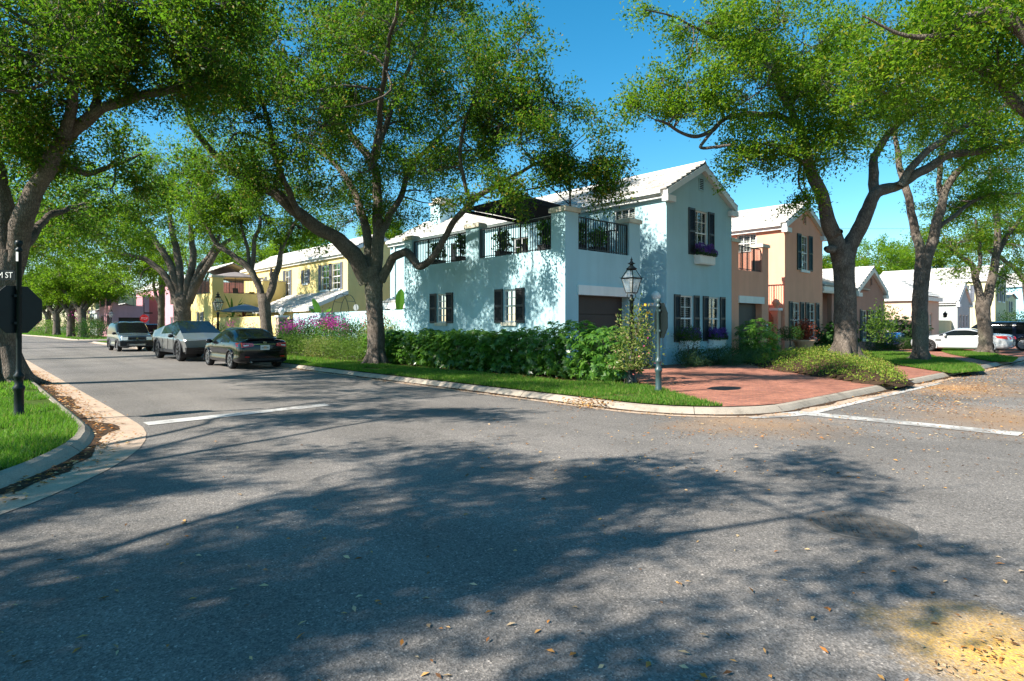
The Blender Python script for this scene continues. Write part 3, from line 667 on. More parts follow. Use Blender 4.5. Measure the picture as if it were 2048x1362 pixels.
def terrace_house(name, label, x, y, wall, wing=(0, 3.88), gap=5.52, x1=10.36, L=19.5, Lw=9.2, ze=6.62, zr=8.02, door='door', smat='shutter',
                  boxes=True, side_windows=True, ravel='iron', full=True, garage=True, mid_pil=True):
    """Two-storey house: garage wing with a roof terrace beside a gabled main range."""
    H = House(name, label, 'house', x, y, wall); zb = .11; w = H.w
    X0, X1 = x+wing[0], x+wing[1]; G, E = x+gap, x+x1
    Wx = Wall('x', X0, 1); Wf = Wall('y', y, 1); zt = 4.0; zp = 5.15
    # wing
    so = [(y+2.25, y+2.9, 1.69, 2.81), (y+6.2, y+6.85, 1.69, 2.81)] if side_windows else []
    Wx.sheet(w, y, y+Lw, zb, zt, so)
    go = [(X0+.62, X1-.66, zb-.05, 2.56, .34)] if garage else []
    Wf.sheet(w, X0, X1, zb, zt, go)
    w.quad((X1, y, zb), (X1, y+Lw, zb), (X1, y+Lw, zt), (X1, y, zt)); w.quad((X0, y+Lw, zb), (G, y+Lw, zb), (G, y+Lw, zt), (X0, y+Lw, zt))
    for (a, b, c, d) in ((X0+.2, X0+.2, y+.2, y+Lw), (X1-.2, X1-.2, y+.2, y+2.5)): w.quad((a, c, 3.4), (a, d, 3.4), (a, d, zt), (a, c, zt))
    w.quad((X0, y, zt), (X0+.2, y, zt), (X0+.2, y+Lw, zt), (X0, y+Lw, zt)); w.quad((X0+.2, y, zt), (X1, y, zt), (X1, y+.2, zt), (X0+.2, y+.2, zt)); w.quad((X1-.2, y+.2, zt), (X1, y+.2, zt), (X1, y+2.5, zt), (X1-.2, y+2.5, zt))
    w.quad((X0+.2, y+.2, 3.4), (X1-.2, y+.2, 3.4), (X1-.2, y+.2, zt), (X0+.2, y+.2, zt))
    w.quad((X1, y+2.5, zb), (G, y+2.5, zb), (G, y+2.5, zt), (X1, y+2.5, zt))
    dk = MB(); dk.box(X0+.2, X1-.2, y+.2, y+Lw-.01, 3.3, 3.42); dk.box(X1-.2, G-.01, y+2.52, y+Lw-.01, 3.3, 3.42); H.part('terrace_floor', dk, MAT['deck'])
    pil = [(X0, X0+.62, y, y+.61), (X1-.62, X1, y, y+.5)] + ([(X0, X0+.3, y+4.25, y+5.0)] if mid_pil else []) + [(X0, X0+.3, y+Lw-.6, y+Lw)]
    for (a, b, c, d) in pil:
        w.box(a+.002, b-.002, c+.002, d-.002, zt-.5, zp); H.cap(a, b, c, d, zp)
    ys = [y+.61, y+4.25, y+5.0, y+Lw-.6] if mid_pil else [y+.61, y+Lw-.6]
    for a, b in zip(ys[::2], ys[1::2]): H.railing(Wx, a, b, zt, 5.07, .1)
    H.railing(Wf, X0+.62, X1-.62, zt, 5.07, .1, mat=ravel)
    H.railing(Wall('x', X1, -1), y+.5, y+2.5, zt, 5.07, .1)
    if garage: H.garage(Wf, X0+.62, X1-.66, 2.56, zb, mat=door)
    for o in so: H.window(Wx, *o[:4], nx=2, nz=4, blind='half', shut=.42, smat=smat, sill='cap')
    # main range
    xm = (G+E)/2; hw = E-G; k = hw/4.84
    uw = (G+1.93*k, G+2.92*k, 4.37, 6.13); lw = [(G+.89*k, G+1.84*k, .98, 2.73), (G+2.94*k, G+3.86*k, .98, 2.73)]
    Wm = Wall('y', y, 1); Wg = Wall('x', G, 1); wall_top = ze-.12
    Wm.sheet(w, G, E, zb, wall_top, [uw]+lw); H.gable_tri(G, E, y, wall_top, zr-.16)
    gw = [(y+1.42, y+2.45, 5.28, 6.19)]+([(y+5.6, y+6.6, 3.5, 5.7), (y+7.4, y+8.4, 3.5, 5.7)] if full else [])
    Wg.sheet(w, y, y+L, zb, wall_top, gw)
    w.quad((E, y, zb), (E, y+L, zb), (E, y+L, wall_top), (E, y, wall_top)); w.quad((G, y+L, zb), (E, y+L, zb), (E, y+L, wall_top), (G, y+L, wall_top)); H.gable_tri(G, E, y+L, wall_top, zr-.16)
    r = MB(); gable_roof(r, G-.24, E+.24, y-.16, y+L+.1, ze, zr); H.part('roof', r, MAT['roof'])
    H.rake(G-.2, E+.2, y, ze-.02, zr-.06); H.eave(G-.24, y+.08, y+L, ze, 1); H.eave(E+.24, y+.08, y+L, ze, -1)
    H.vent(Wm, xm-.16, xm+.14, zr-1.05, zr-.62)
    H.window(Wm, *uw, nx=3, nz=4, shut=.44, smat=smat, sill=True)
    for q in lw: H.window(Wm, *q, nx=2, nz=4, blind='half', shut=.40, smat=smat)
    if boxes:
        H.flower_box(Wm, uw[0]-.03, uw[1]+.10, 4.02, 4.30)
        for q in lw: H.flower_box(Wm, q[0]-.06, q[1]+.02, .66, .98)
    H.window(Wg, *gw[0], nx=3, nz=2, sash=False, blind='full', sill=False)
    for q in gw[1:]: H.window(Wg, *q, nx=2, nz=5, sash=False, blind='full', sill=False)
    return H

B = terrace_house('blue_house', 'pale blue stucco corner house with a black railed roof terrace and dark brown garage', 0, 0, 'blue')
# lean-to, chimney, downpipe and small wall lamp of the blue house
w = B.w
r = MB(); roof_slope(r, (2.0, 2.75), (5.50, 3.95), 9.25, 14.6, 'y'); B.part('lean_to_roof', r, MAT['roof'])
r = MB(); r.box(2.0, 2.12, 9.25, 14.55, 2.42, 2.72); r.box(2.12, 5.5, 14.3, 14.42, 2.42, 2.72)
for yy in (9.6, 14.2): r.box(2.05, 2.3, yy, yy+.25, .11, 2.42)
B.part('porch_column', r, MAT['white'])
w.box(7.0, 8.1, 16.4, 17.4, 6.6, 8.75)
r = MB(); r.box(6.92, 8.18, 16.32, 17.48, 8.75, 8.88); r.box(7.05, 8.05, 16.45, 17.35, 9.05, 9.13)
for a in (7.1, 7.85):
    for b in (16.5, 17.15): r.box(a, a+.15, b, b+.15, 8.88, 9.05)
B.part('chimney_cap', r, MAT['cap'])
Wg = Wall('x', 5.52, 1)
B.window(Wg, 12.0, 12.9, 4.4, 5.9, nx=2, nz=4, blind='half', shut=.4, smat='shutter')
r = MB(); Wg.box(r, 4.1, 4.55, 5.75, 6.02, -.22, -.002); Wg.box(r, 4.14, 4.51, 5.79, 5.81, -.235, -.22); B.part('wall_lantern', r, MAT['white'])
r = MB(); r.tube([(5.44, 18.9, .1), (5.44, 18.9, 6.3)], [.05, .05], 8); B.part('downpipe', r, MAT['white'])
B.done()

O = terrace_house('orange_house', 'orange stucco house with grey garage door between the blue house and the right oak', 10.37, 0, 'orange', wing=(0, 3.42), gap=5.13, x1=9.68, L=18, Lw=9, ze=6.5, zr=7.78, door='door_grey', smat='shutter_green', boxes=False, side_windows=False, full=False, mid_pil=False)
r = MB(); r.box(13.55, 13.68, -.02, .0, 1.35, 1.62); O.part('keypad', r, MAT['white']); O.done()

# single-storey dusty rose house
D = House('rose_house', 'single-storey dusty rose cottage with a gable and black shuttered windows', 'house', 20.1, 0, 'brownpink'); w = D.w
Wf = Wall('y', 0, 1); gx0, gx1 = 25.1, 30.0; lw = [(25.95, 26.85, .75, 2.5), (27.95, 28.85, .75, 2.5)]
Wf.sheet(w, gx0, gx1, .1, 3.6, lw); D.gable_tri(gx0, gx1, 0, 3.6, 5.0)
w.quad((gx0, 0, .1), (gx0, 9, .1), (gx0, 9, 3.6), (gx0, 0, 3.6)); w.quad((gx1, 0, .1), (gx1, 9, .1), (gx1, 9, 3.6), (gx1, 0, 3.6))
Wp = Wall('y', 1.6, 1); Wp.sheet(w, 20.1, gx0, .1, 3.6, [(22.3, 23.3, .1, 2.4)]); w.box(20.12, 20.4, .25, .5, .1, 3.55); w.box(22.0, 22.3, .25, .5, .1, 3.55)
r = MB(); gable_roof(r, gx0-.25, gx1+.25, -.16, 9, 3.72, 5.14); roof_slope(r, (-.1, 3.72), (4.2, 5.1), 20.15, 27.0, 'x'); roof_slope(r, (9, 3.72), (4.2, 5.1), 20.15, 27.0, 'x'); D.part('roof', r, MAT['roof'])
D.rake(gx0-.2, gx1+.2, 0, 3.70, 5.08); r = MB(); r.box(20.15, gx0-.3, -.06, .3, 3.42, 3.70); r.box(20.15, gx0-.3, .0, .25, 3.34, 3.42); D.part('eave', r, MAT['white'])
D.vent(Wf, 27.4, 27.65, 4.05, 4.45)
for q in lw: D.window(Wf, *q, nx=2, nz=4, shut=.36, smat='shutter', blind='full')
r = MB(); Wp.box(r, 22.3, 23.3, .1, 2.4, .05, .09); D.part('door', r, MAT['door']); D.done()

# peach hip-roofed house
P_ = House('peach_house', 'peach cottage with a white hip roof behind the middle right trunk', 'house', 33, 0, 'peach'); w = P_.w
x0, x1, y0, y1 = 38.2, 42.9, 0.0, 10.0
lw = [(40.3, 41.0, .8, 2.5)]
Wall('y', y0, 1).sheet(w, x0, x1, .1, 3.6, lw); Wall('x', x0, 1).sheet(w, y0, y1, .1, 3.6)
w.quad((x1, y0, .1), (x1, y1, .1), (x1, y1, 3.6), (x1, y0, 3.6)); Wall('y', 4.0, 1).sheet(w, 30.1, x0, .1, 3.6)
r = MB(); xm = (x0+x1)/2; e = .3
def hip(mb, x0, x1, y0, y1, ze, zr, n=9):
    i = (x1-x0)/2
    for k in range(n):
        a, b = k/n, (k+1)/n; za, zb = ze+(zr-ze)*a+.045, ze+(zr-ze)*b+.004; A, Bq = i*a, i*b
        mb.quad((x0+A, y0+A, za), (x1-A, y0+A, za), (x1-Bq, y0+Bq, zb), (x0+Bq, y0+Bq, zb)); mb.quad((x0+A, y0+A, za), (x0+A, y1, za), (x0+Bq, y1, zb), (x0+Bq, y0+Bq, zb))
        mb.quad((x1-A, y0+A, za), (x1-A, y1, za), (x1-Bq, y1, zb), (x1-Bq, y0+Bq, zb))
        mb.quad((x0+A, y0+A, za-.045), (x1-A, y0+A, za-.045), (x1-A, y0+A, za), (x0+A, y0+A, za)); mb.quad((x0+A, y0+A, za-.045), (x0+A, y1, za-.045), (x0+A, y1, za), (x0+A, y0+A, za))
hip(r, x0-e, x1+e, y0-e, y1, 3.75, 5.3); roof_slope(r, (3.7, 3.75), (8.5, 5.6), 30.3, 40, 'x'); P_.part('roof', r, MAT['roof'])
r = MB(); r.box(x0-.22, x1+.22, y0-.22, y1, 3.42, 3.73); r.box(30.3, x0-.23, 3.8, 4.2, 3.42, 3.73); P_.part('eave', r, MAT['white'])
P_.window(Wall('y', y0, 1), *lw[0], nx=2, nz=4, blind='full'); P_.done()

# grey gabled cottage
Gy = House('grey_house', 'small grey cottage with steep gable and tall white windows', 'house', 48.7, 0, 'greywall'); w = Gy.w
x0, x1 = 48.7, 53.2; lw = [(49.3, 50.2, .3, 2.5), (50.5, 51.4, .3, 2.5), (51.7, 52.6, .3, 2.5)]
Wall('y', 0, 1).sheet(w, x0, x1, .1, 3.5, lw); Gy.gable_tri(x0, x1, 0, 3.5, 5.2); w.quad((x0, 0, .1), (x0, 10, .1), (x0, 10, 3.5), (x0, 0, 3.5)); w.quad((x1, 0, .1), (x1, 10, .1), (x1, 10, 3.5), (x1, 0, 3.5))
Wall('y', .8, 1).sheet(w, x1, 56.5, .1, 3.3, [(53.8, 54.8, .1, 2.5), (55.2, 56.2, .1, 2.5)], .4)
r = MB(); gable_roof(r, x0-.25, x1+.25, -.16, 10, 3.65, 5.35); roof_slope(r, (.5, 3.4), (3, 4.2), x1+.3, 56.6, 'x'); Gy.part('roof', r, MAT['roof']); Gy.rake(x0-.2, x1+.2, 0, 3.6, 5.28); Gy.eave(x0-.24, .08, 10, 3.65, 1)
for q in lw: Gy.window(Wall('y', 0, 1), *q, nx=2, nz=4, sash=False, blind='full')
Gy.done()
def simple_house(name, label, wall, x0, x1, y0, y1, z1, zr, wins, wy=(), axis='y', smat='shutter_grey'):
    H = House(name, label, 'house', x0, y0, wall); Wf = Wall('y', y0, 1); Ws = Wall('x', x0, 1)
    Wf.sheet(H.w, x0, x1, .1, z1, wins); Ws.sheet(H.w, y0, y1, .1, z1, wy)
    H.w.quad((x1, y0, .1), (x1, y1, .1), (x1, y1, z1), (x1, y0, z1)); H.w.quad((x0, y1, .1), (x1, y1, .1), (x1, y1, z1), (x0, y1, z1))
    if axis == 'y': H.gable_tri(x0, x1, y0, z1, zr-.12); H.gable_tri(x0, x1, y1, z1, zr-.12)
    else:
        for xx in (x0, x1): H.w.tri((xx, y0, z1), (xx, y1, z1), (xx, (y0+y1)/2, zr-.12))
    r = MB()
    if axis == 'y': gable_roof(r, x0-.25, x1+.25, y0-.15, y1+.1, z1+.1, zr)
    else: gable_roof(r, y0-.25, y1+.25, x0-.15, x1+.1, z1+.1, zr, 'x')
    H.part('roof', r, MAT['roof'])
    m = MB(); m.box(x0-.22, x1+.22, y0-.22, y0-.005, z1-.25, z1+.06) if axis != 'y' else None; m.box(x0-.22, x0-.005, y0, y1, z1-.25, z1+.06); H.part('eave', m, MAT['white'])
    for q in wins: H.window(Wf, *q, nx=2, nz=4, blind='half', shut=.35, smat=smat)
    for q in wy: H.window(Ws, *q, nx=2, nz=4, blind='half', shut=.35, smat=smat)
    return H
simple_house('cream_house', 'tall pale yellow house rising behind the grey cottage', 'cream', 47.5, 66, 11, 19, 6.3, 7.7, [], [], 'x').done()
H = simple_house('cream_house', 'pale yellow two-storey house with dark windows beyond the grey cottage', 'cream', 61, 66.5, -.5, 10, 6.2, 7.6, [(62.3, 63.2, 4.0, 5.6), (64.4, 65.3, 4.0, 5.6)], [(1.5, 2.5, 4, 5.6)]); H.done()
H = simple_house('cream_house', 'lower pale yellow wing with a garage opening beside the bright blue house', 'cream', 67.2, 72, -.5, 8, 4.4, 5.0, [(68.2, 69.2, 3.0, 4.1), (69.0, 70.8, .2, 2.0)], []); H.done()
H = simple_house('bright_blue_house', 'bright blue two-storey house at the far right edge', 'sky_blue', 75, 81, -3, 14, 6.2, 7.6, [(77, 78, 4, 5.6)], [(1, 2, 4, 5.6), (5, 6, 4, 5.6)]); H.done()

# yellow house along the left street
Y = House('yellow_house', 'yellow stucco house with grey shutters and a white tiled lean-to behind the blue garden wall', 'house', 5.5, 24.9, 'yellow'); w = Y.w
G = 5.5; y0 = 24.9; y1 = 45; Wg = Wall('x', G, 1); ze = 6.55; zr = 7.95; wt = ze-.12
def yy(px): return on_x(px, G)
ops = []
for (pa, pb, za, zb) in ((642, 659, 4.1, 5.9), (664, 681, 4.1, 5.9), (607, 616, 4.75, 5.75), (570, 580, 3.9, 5.95), (546, 554, 4.7, 5.7), (525, 531, 4.7, 5.7)): ops.append((yy(pb), yy(pa), za, zb))
Wg.sheet(w, y0, y1, .1, wt, ops); Wm = Wall('y', y0, 1); Wm.sheet(w, G, 10.3, .1, wt, []); Y.gable_tri(G, 10.3, y0, wt, zr-.15)
w.quad((10.3, y0, .1), (10.3, y1, .1), (10.3, y1, wt), (10.3, y0, wt)); w.quad((G, y1, .1), (10.3, y1, .1), (10.3, y1, wt), (G, y1, wt)); Y.gable_tri(G, 10.3, y1, wt, zr-.15)
r = MB(); gable_roof(r, G-.24, 10.54, y0-.16, y1+.1, ze, zr); Y.part('roof', r, MAT['roof']); Y.rake(G-.2, 10.5, y0, ze-.02, zr-.06); Y.eave(G-.24, y0+.08, y1, ze, 1)
for q in ops: Y.window(Wg, *q, nx=2, nz=4, blind='half', shut=.34, smat='shutter_grey')
r = MB(); roof_slope(r, (2.7, 2.75), (5.49, 3.95), 24.9, 34.5, 'y'); Y.part('lean_to_roof', r, MAT['roof'])
r = MB(); n = 3
r.hexa([(2.7, 24.8, 2.5), (5.5, 24.8, 3.7), (5.5, 24.88, 3.7), (2.7, 24.88, 2.5), (2.7, 24.8, 2.77), (5.5, 24.8, 3.97), (5.5, 24.88, 3.97), (2.7, 24.88, 2.77)]); r.box(2.62, 2.74, 24.9, 34.5, 2.5, 2.74); Y.part('barge_board', r, MAT['white'])
Wl = Wall('x', 2.9, 1); lo = [(27.5, 28.4, 1.1, 2.3), (30.5, 31.4, 1.1, 2.3)]; Wl.sheet(w, 24.92, 35.3, .1, 2.5, lo)
w.poly([(2.9, 24.92, .1), (5.5, 24.92, .1), (5.5, 24.92, 3.75), (2.9, 24.92, 2.6)])
for q in lo: Y.window(Wl, *q, nx=2, nz=3, sash=False, blind='half')
yw = 35.3
Wx = Wall('x', 0, 1); Wf = Wall('y', yw, 1); so = [(on_x(404, 0), on_x(398, 0), 1.3, 2.6)]
Wx.sheet(w, yw, 45.5, .1, 4.0, so); Wf.sheet(w, 0, G, .1, 4.0); w.box(0, .8, yw, yw+.6, 4.0, 5.15); Y.cap(0, .8, yw, yw+.6, 5.15)
w.box(3.7, G-.01, yw, yw+.3, 4.0, 5.05); r = MB(); r.box(3.65, G-.02, yw-.05, yw+.35, 5.05, 5.15); Y.part('parapet_cap', r, MAT['cap']); w.quad((.2, yw+.2, 3.4), (G, yw+.2, 3.4), (G, 45.5, 3.4), (.2, 45.5, 3.4))
Y.railing(Wf, .8, 3.7, 4.0, 5.07, .1); Y.railing(Wx, yw+.6, 40, 4.0, 5.07, .1)
for q in so: Y.window(Wx, *q, nx=2, nz=4, shut=.38, smat='shutter_grey')
w.box(0, .3, 40, 40.7, 4.0, 5.15); Y.cap(0, .3, 40, 40.7, 5.15)
Y.done()
# far house row on the left street
H = House('salmon_house', 'salmon pink house between the yellow house and the cross street', 'house', 3, 47, 'pink'); H.org = (3, 47, .12)
Wall('x', 1.5, 1).sheet(H.w, 47, 56, .1, 5.6, [(50, 51.2, 3.6, 5.0), (52.6, 53.6, 1.0, 2.4)]); Wall('y', 47, 1).sheet(H.w, 1.5, 9, .1, 5.6); H.w.quad((1.5, 56, .1), (9, 56, .1), (9, 56, 5.6), (1.5, 56, 5.6))
for q in ((50, 51.2, 3.6, 5.0), (52.6, 53.6, 1.0, 2.4)): H.window(Wall('x', 1.5, 1), *q, nx=2, nz=2)
r = MB(); gable_roof(r, 1.2, 9.2, 46.8, 56.2, 5.7, 7.4); H.part('roof', r, MAT['roof']); H.done()
K = terrace_house('pink_house', 'dusty pink terrace house with railed roof deck beyond the far stop sign', 0, 74, 'pink', L=16, garage=True, boxes=False, full=False)
r = MB(); r.box(3.9, 5.5, 74.6, 74.9, .1, 5.2); K.part('entrance_wall', r, MAT['red']); K.done()
H = simple_house('pale_house', 'pale yellow house glimpsed between the far street trees', 'cream', 2, 9, 100, 118, 5.6, 7.2, [], [(103, 104, 3.4, 5)]); H.done()
H = simple_house('white_house', 'white house end beside the far street trees', 'greywall', 1, 8, 92, 98, 3.6, 4.8, [(2, 3, 1, 2.4)], [(94, 95, 1, 2.4)]); H.done()

# ---------------------------------------------------------------- garden walls and gates
def garden_wall(name, label, axis, c, a0, a1, z, mat, th=.2, cap=None):
    root = empty(name, (c, a0, .1) if axis == 'x' else (a0, c, .1), 0, label, 'wall'); org = tuple(root.location)
    m = MB(); W = Wall(axis, c, 1); W.box(m, a0, a1, .1, z, 0, th); m.build('panel', MAT[mat], root, org=org)
    if cap: k = MB(); W.box(k, a0-.03, a1+.03, z, z+.07, -.04, th+.04); k.build('coping', MAT[cap], root, org=org)
    return root
garden_wall('garden_wall', 'long pale blue stucco garden wall behind the magenta shrubs', 'x', .02, 9.22, 20.7, 2.25, 'blue')
garden_wall('garden_wall', 'low yellow stucco garden wall below the yellow house', 'x', .02, 23.2, 35.2, 2.15, 'yellow')
garden_wall('garden_wall', 'short sand-coloured wall with lamp between the rose and peach cottages', 'y', .5, 30.3, 38.1, 1.9, 'peach', cap='cap')
garden_wall('garden_wall', 'olive-grey garden wall left of the grey cottage', 'y', .4, 43.2, 48.6, 2.0, 'cream')
def iron_gate(name, label, axis, c, a0, a1, z0, z1, mat, arch=.25, solid=False):
    root = empty(name, (c, a0, z0) if axis == 'x' else (a0, c, z0), 0, label, 'gate'); org = tuple(root.location); W = Wall(axis, c, 1)
    m = MB(); n = 9; mid = (a0+a1)/2
    for k in range(n+1):
        a = a0+(a1-a0)*k/n; z = z1+arch*(1-((a-mid)/(a1-mid))**2); W.box(m, a-.012, a+.012, z0+.08, z, .09, .114)
    m.build('bars', MAT[mat], root, org=org)
    m = MB()
    for z in (z0+.2, z1-.2): W.box(m, a0, a1, z, z+.04, .085, .12)
    m.build('rail', MAT[mat], root, org=org)
    if solid: m = MB(); W.box(m, a0, a1, z0+.05, z1, .121, .14); m.build('backing_sheet', MAT['iron'], root, org=org)
    return root
MAT['bluegate'] = M('blue_gate_paint', (.05, .17, .25), .5, .1); MAT['rustgate'] = M('rust_gate_paint', (.30, .07, .03), .5, .15)
iron_gate('iron_gate', 'blue iron gate with pointed bars beside the blue garage', 'y', .25, 4.0, 5.1, .12, 2.05, 'bluegate')
iron_gate('iron_gate', 'rust red iron gate beside the orange garage', 'y', .25, 13.95, 15.0, .12, 2.0, 'rustgate')
iron_gate('iron_gate', 'dark solid gate at the end of the blue garden wall', 'x', .02, 20.75, 22.3, .12, 1.95, 'iron', 0, True)
def gate_post(x, y, z, mat, label, ball=None, s=.36):
    root = empty('gate_post', (x, y, .1), 0, label, 'gate post'); m = MB(); m.box(-s/2, s/2, -s/2, s/2, 0, z); m.build('pillar', MAT[mat], root)
    m = MB(); m.box(-s/2-.06, s/2+.06, -s/2-.06, s/2+.06, z, z+.12); m.build('post_cap', MAT['white'], root)
    if ball: m = MB(); m.lathe([(.001, 0), (.09, .0), (.06, .06), (.14, .13), (.19, .25), (.14, .37), (.05, .44), (.001, .46)], (0, 0, z+.12)); m.build('finial', MAT[ball], root, True)
gate_post(5.28, .3, 2.2, 'blue', 'blue gate post with white egg finial against the blue gable', 'white', .34)
gate_post(15.22, .3, 2.2, 'orange', 'orange gate post with terracotta urn finial', 'terracotta', .34)
gate_post(.1, 22.6, 1.95, 'peach', 'cream gate pillar with white ball finial beside the dark gate', 'white', .5)
gate_post(.1, 44.0, 1.9, 'pink', 'pink gate pillar near the salmon house', None, .4)
gate_post(37.6, .3, 2.1, 'peach', 'peach gate pillar between the two cottages', None, .4)
# ---------------------------------------------------------------- trees
def smooth_path(pts, sub=5):
    """pts: [(Vector, r)] -> finer Catmull-Rom list"""
    P = [p for p, _ in pts]; R = [r for _, r in pts]; out = []; rad = []
    for i in range(len(P)-1):
        p0 = P[max(i-1, 0)]; p1 = P[i]; p2 = P[i+1]; p3 = P[min(i+2, len(P)-1)]
        for k in range(sub):
            t = k/sub; out.append(.5*((2*p1)+(p2-p0)*t+(2*p0-5*p1+4*p2-p3)*t*t+(3*p1-p0-3*p2+p3)*t**3)); rad.append(R[i]+(R[i+1]-R[i])*t)
    out.append(P[-1]); rad.append(R[-1]); return out, rad
def foliage(C, Dr, m, ll, seed, spread=.30, spray=.55):
    """C (n,3) cluster centres, Dr (n,3) outward directions -> leaf quads (n*m)"""
    r = np.random.default_rng(seed); n = len(C)
    C = np.repeat(C, m, 0); Dr = np.repeat(Dr, m, 0); k = len(C)
    t = r.uniform(-.6, 1, (k, 1)); P = C+Dr*t*spray+r.normal(0, spread*.55, (k, 3))*np.array([1, 1, .75])
    D = Dr*.55+r.normal(0, .75, (k, 3)); D[:, 2] += .12
    Nn = r.normal(0, .7, (k, 3)); Nn[:, 2] += .75
    l = ll*r.uniform(.5, 1.3, k); return leaf_quads(P, D, Nn, l, l*r.uniform(.38, .54, k), .1)
AX = np.array([RT, FW, (0, 0, 1)])
DENS = 1.08; LSZ = 1.12; MM = 2.0
def tree(label, base, limbs, blobs, group=None, leaf='leaf', ll=.10, m=30, seed=1, gate=-.10, bark='bark', name='oak_tree', spread=.24, roots=5, r0=.4, bl=1.0, spray=.55, subr=(.05, .010)):
    """limbs: polylines [(Vector, radius)...]; blobs: [(centre, (right, forward, up) radii, clusters)]"""
    gate += .09; ll *= LSZ; m = int(m*MM); bl *= DENS; 
    R = random.Random(seed); root = empty(name, tuple(base), 0, label, 'tree', group); org = tuple(base)
    mb = MB(); nodes = []; nr = []
    for li, lm in enumerate(limbs):
        pts, rad = smooth_path(lm, 6 if li == 0 else 5)
        if li: pts = [p+Vector((mnoise.noise(p*1.3), mnoise.noise(p*1.3+Vector((9, 0, 0))), mnoise.noise(p*1.3+Vector((0, 9, 0)))))*.10*min(1, i/3) for i, p in enumerate(pts)]
        sides = 18 if max(rad) > .2 else 9
        mb.tube(pts, rad, sides, jit=.16 if max(rad) > .12 else .1)
        if li == 0: pts, rad = pts[-4:], rad[-4:]
        nodes += pts; nr += rad
    for k in range(roots):
        a = 2*math.pi*k/roots+R.uniform(-.3, .3); d = Vector((math.cos(a), math.sin(a), 0)); b = Vector(base); s = R.uniform(.6, 1.0)
        pts, rad = smooth_path([(b+d*r0*.35+Vector((0, 0, r0*1.9)), r0*.42), (b+d*r0*.95+Vector((0, 0, r0*.5)), r0*.40), (b+d*r0*1.7*s+Vector((0, 0, .02)), r0*.24), (b+d*r0*2.6*s-Vector((0, 0, .12)), r0*.12)], 4)
        mb.tube(pts, rad, 9, jit=.15)
    NA = np.array([tuple(p) for p in nodes]); NR = np.array(nr)
    CC = []; DD = []
    for bi, (c, rr, n) in enumerate(blobs):
        n = int(n*bl); c = np.array(c, float); rr = np.array(rr, float); rg = np.random.default_rng(seed*100+bi)
        k = max(2, n//16); sub = []
        for q in range(k):
            u = rg.normal(0, 1, 3); u /= np.linalg.norm(u); tgt = c+((u*rr*rg.uniform(.25, .75))@AX)
            src = NA if not sub or q < 2 else np.concatenate([NA, np.array(sub)]); sr = NR if not sub or q < 2 else np.concatenate([NR, np.full(len(sub), .03)])
            dist = np.linalg.norm(src-tgt, axis=1)-np.minimum(sr, .1)*2; i = int(np.argmin(dist)); a = src[i]; d = tgt-a; Ld = np.linalg.norm(d)
            if Ld < .05: continue
            rs = min(sr[i]*.6, subr[0]*(.5+.28*Ld)); side = rg.normal(0, .14, 3)*Ld
            P = [(Vector(a), rs), (Vector(a+d*.35+side+np.array([0, 0, .06*Ld])), rs*.75), (Vector(a+d*.7+side*.6), rs*.5), (Vector(tgt), subr[1])]
            pts, rad = smooth_path(P, 3); mb.tube(pts, rad, 5)
            sub += [tuple(p) for p in pts[2:]]
        S = np.array(sub)
        cnt = 0; tries = 0; out = []
        while cnt < n and tries < n*6:
            tries += 1; u = rg.normal(0, 1, 3); u /= np.linalg.norm(u); p = c+((u*rr*rg.random()**.42)@AX)
            if mnoise.noise(Vector(p)*.75+Vector((seed*3.1, 0, 0)))+.5*mnoise.noise(Vector(p)*1.9) < gate: continue
            out.append(p); cnt += 1
        if not out: continue
        out = np.array(out)
        for p in out:
            i = int(np.argmin(((S-p)**2).sum(1))); a = S[i]; d = p-a; Ld = np.linalg.norm(d)
            if .12 < Ld < 3.5:
                mid = a+d*.5+rg.normal(0, .08, 3)*Ld; mb.tube([a, mid, p], [.006+.004*Ld, .006, .003], 3)
            dd = d/(Ld+1e-6)*.7+(p-c)/(np.linalg.norm(p-c)+1e-6)*.5+rg.normal(0, .3, 3)+np.array([0, 0, .1]); DD.append(dd/np.linalg.norm(dd))
        CC.append(out)
    mb.build('trunk', MAT[bark], root, True, org)
    V = foliage(np.concatenate(CC), np.array(DD), m, ll, seed, spread, spray)
    polymesh(V, 4, 'crown', MAT[leaf], root, org)
    return root
def LB(Y, *pts):            # limb from image columns/rows and metres of distance (Y changes linearly if a pair)
    y0, y1 = Y if isinstance(Y, tuple) else (Y, Y); n = len(pts)-1
    return [(at(p[0], p[1], y0+(y1-y0)*i/max(n, 1)), p[2]) for i, p in enumerate(pts)]
def BL(px, py, Y, rx, ry, rd, n): return (at(px, py, Y), (rx*Y/F, rd, ry*Y/F), n)

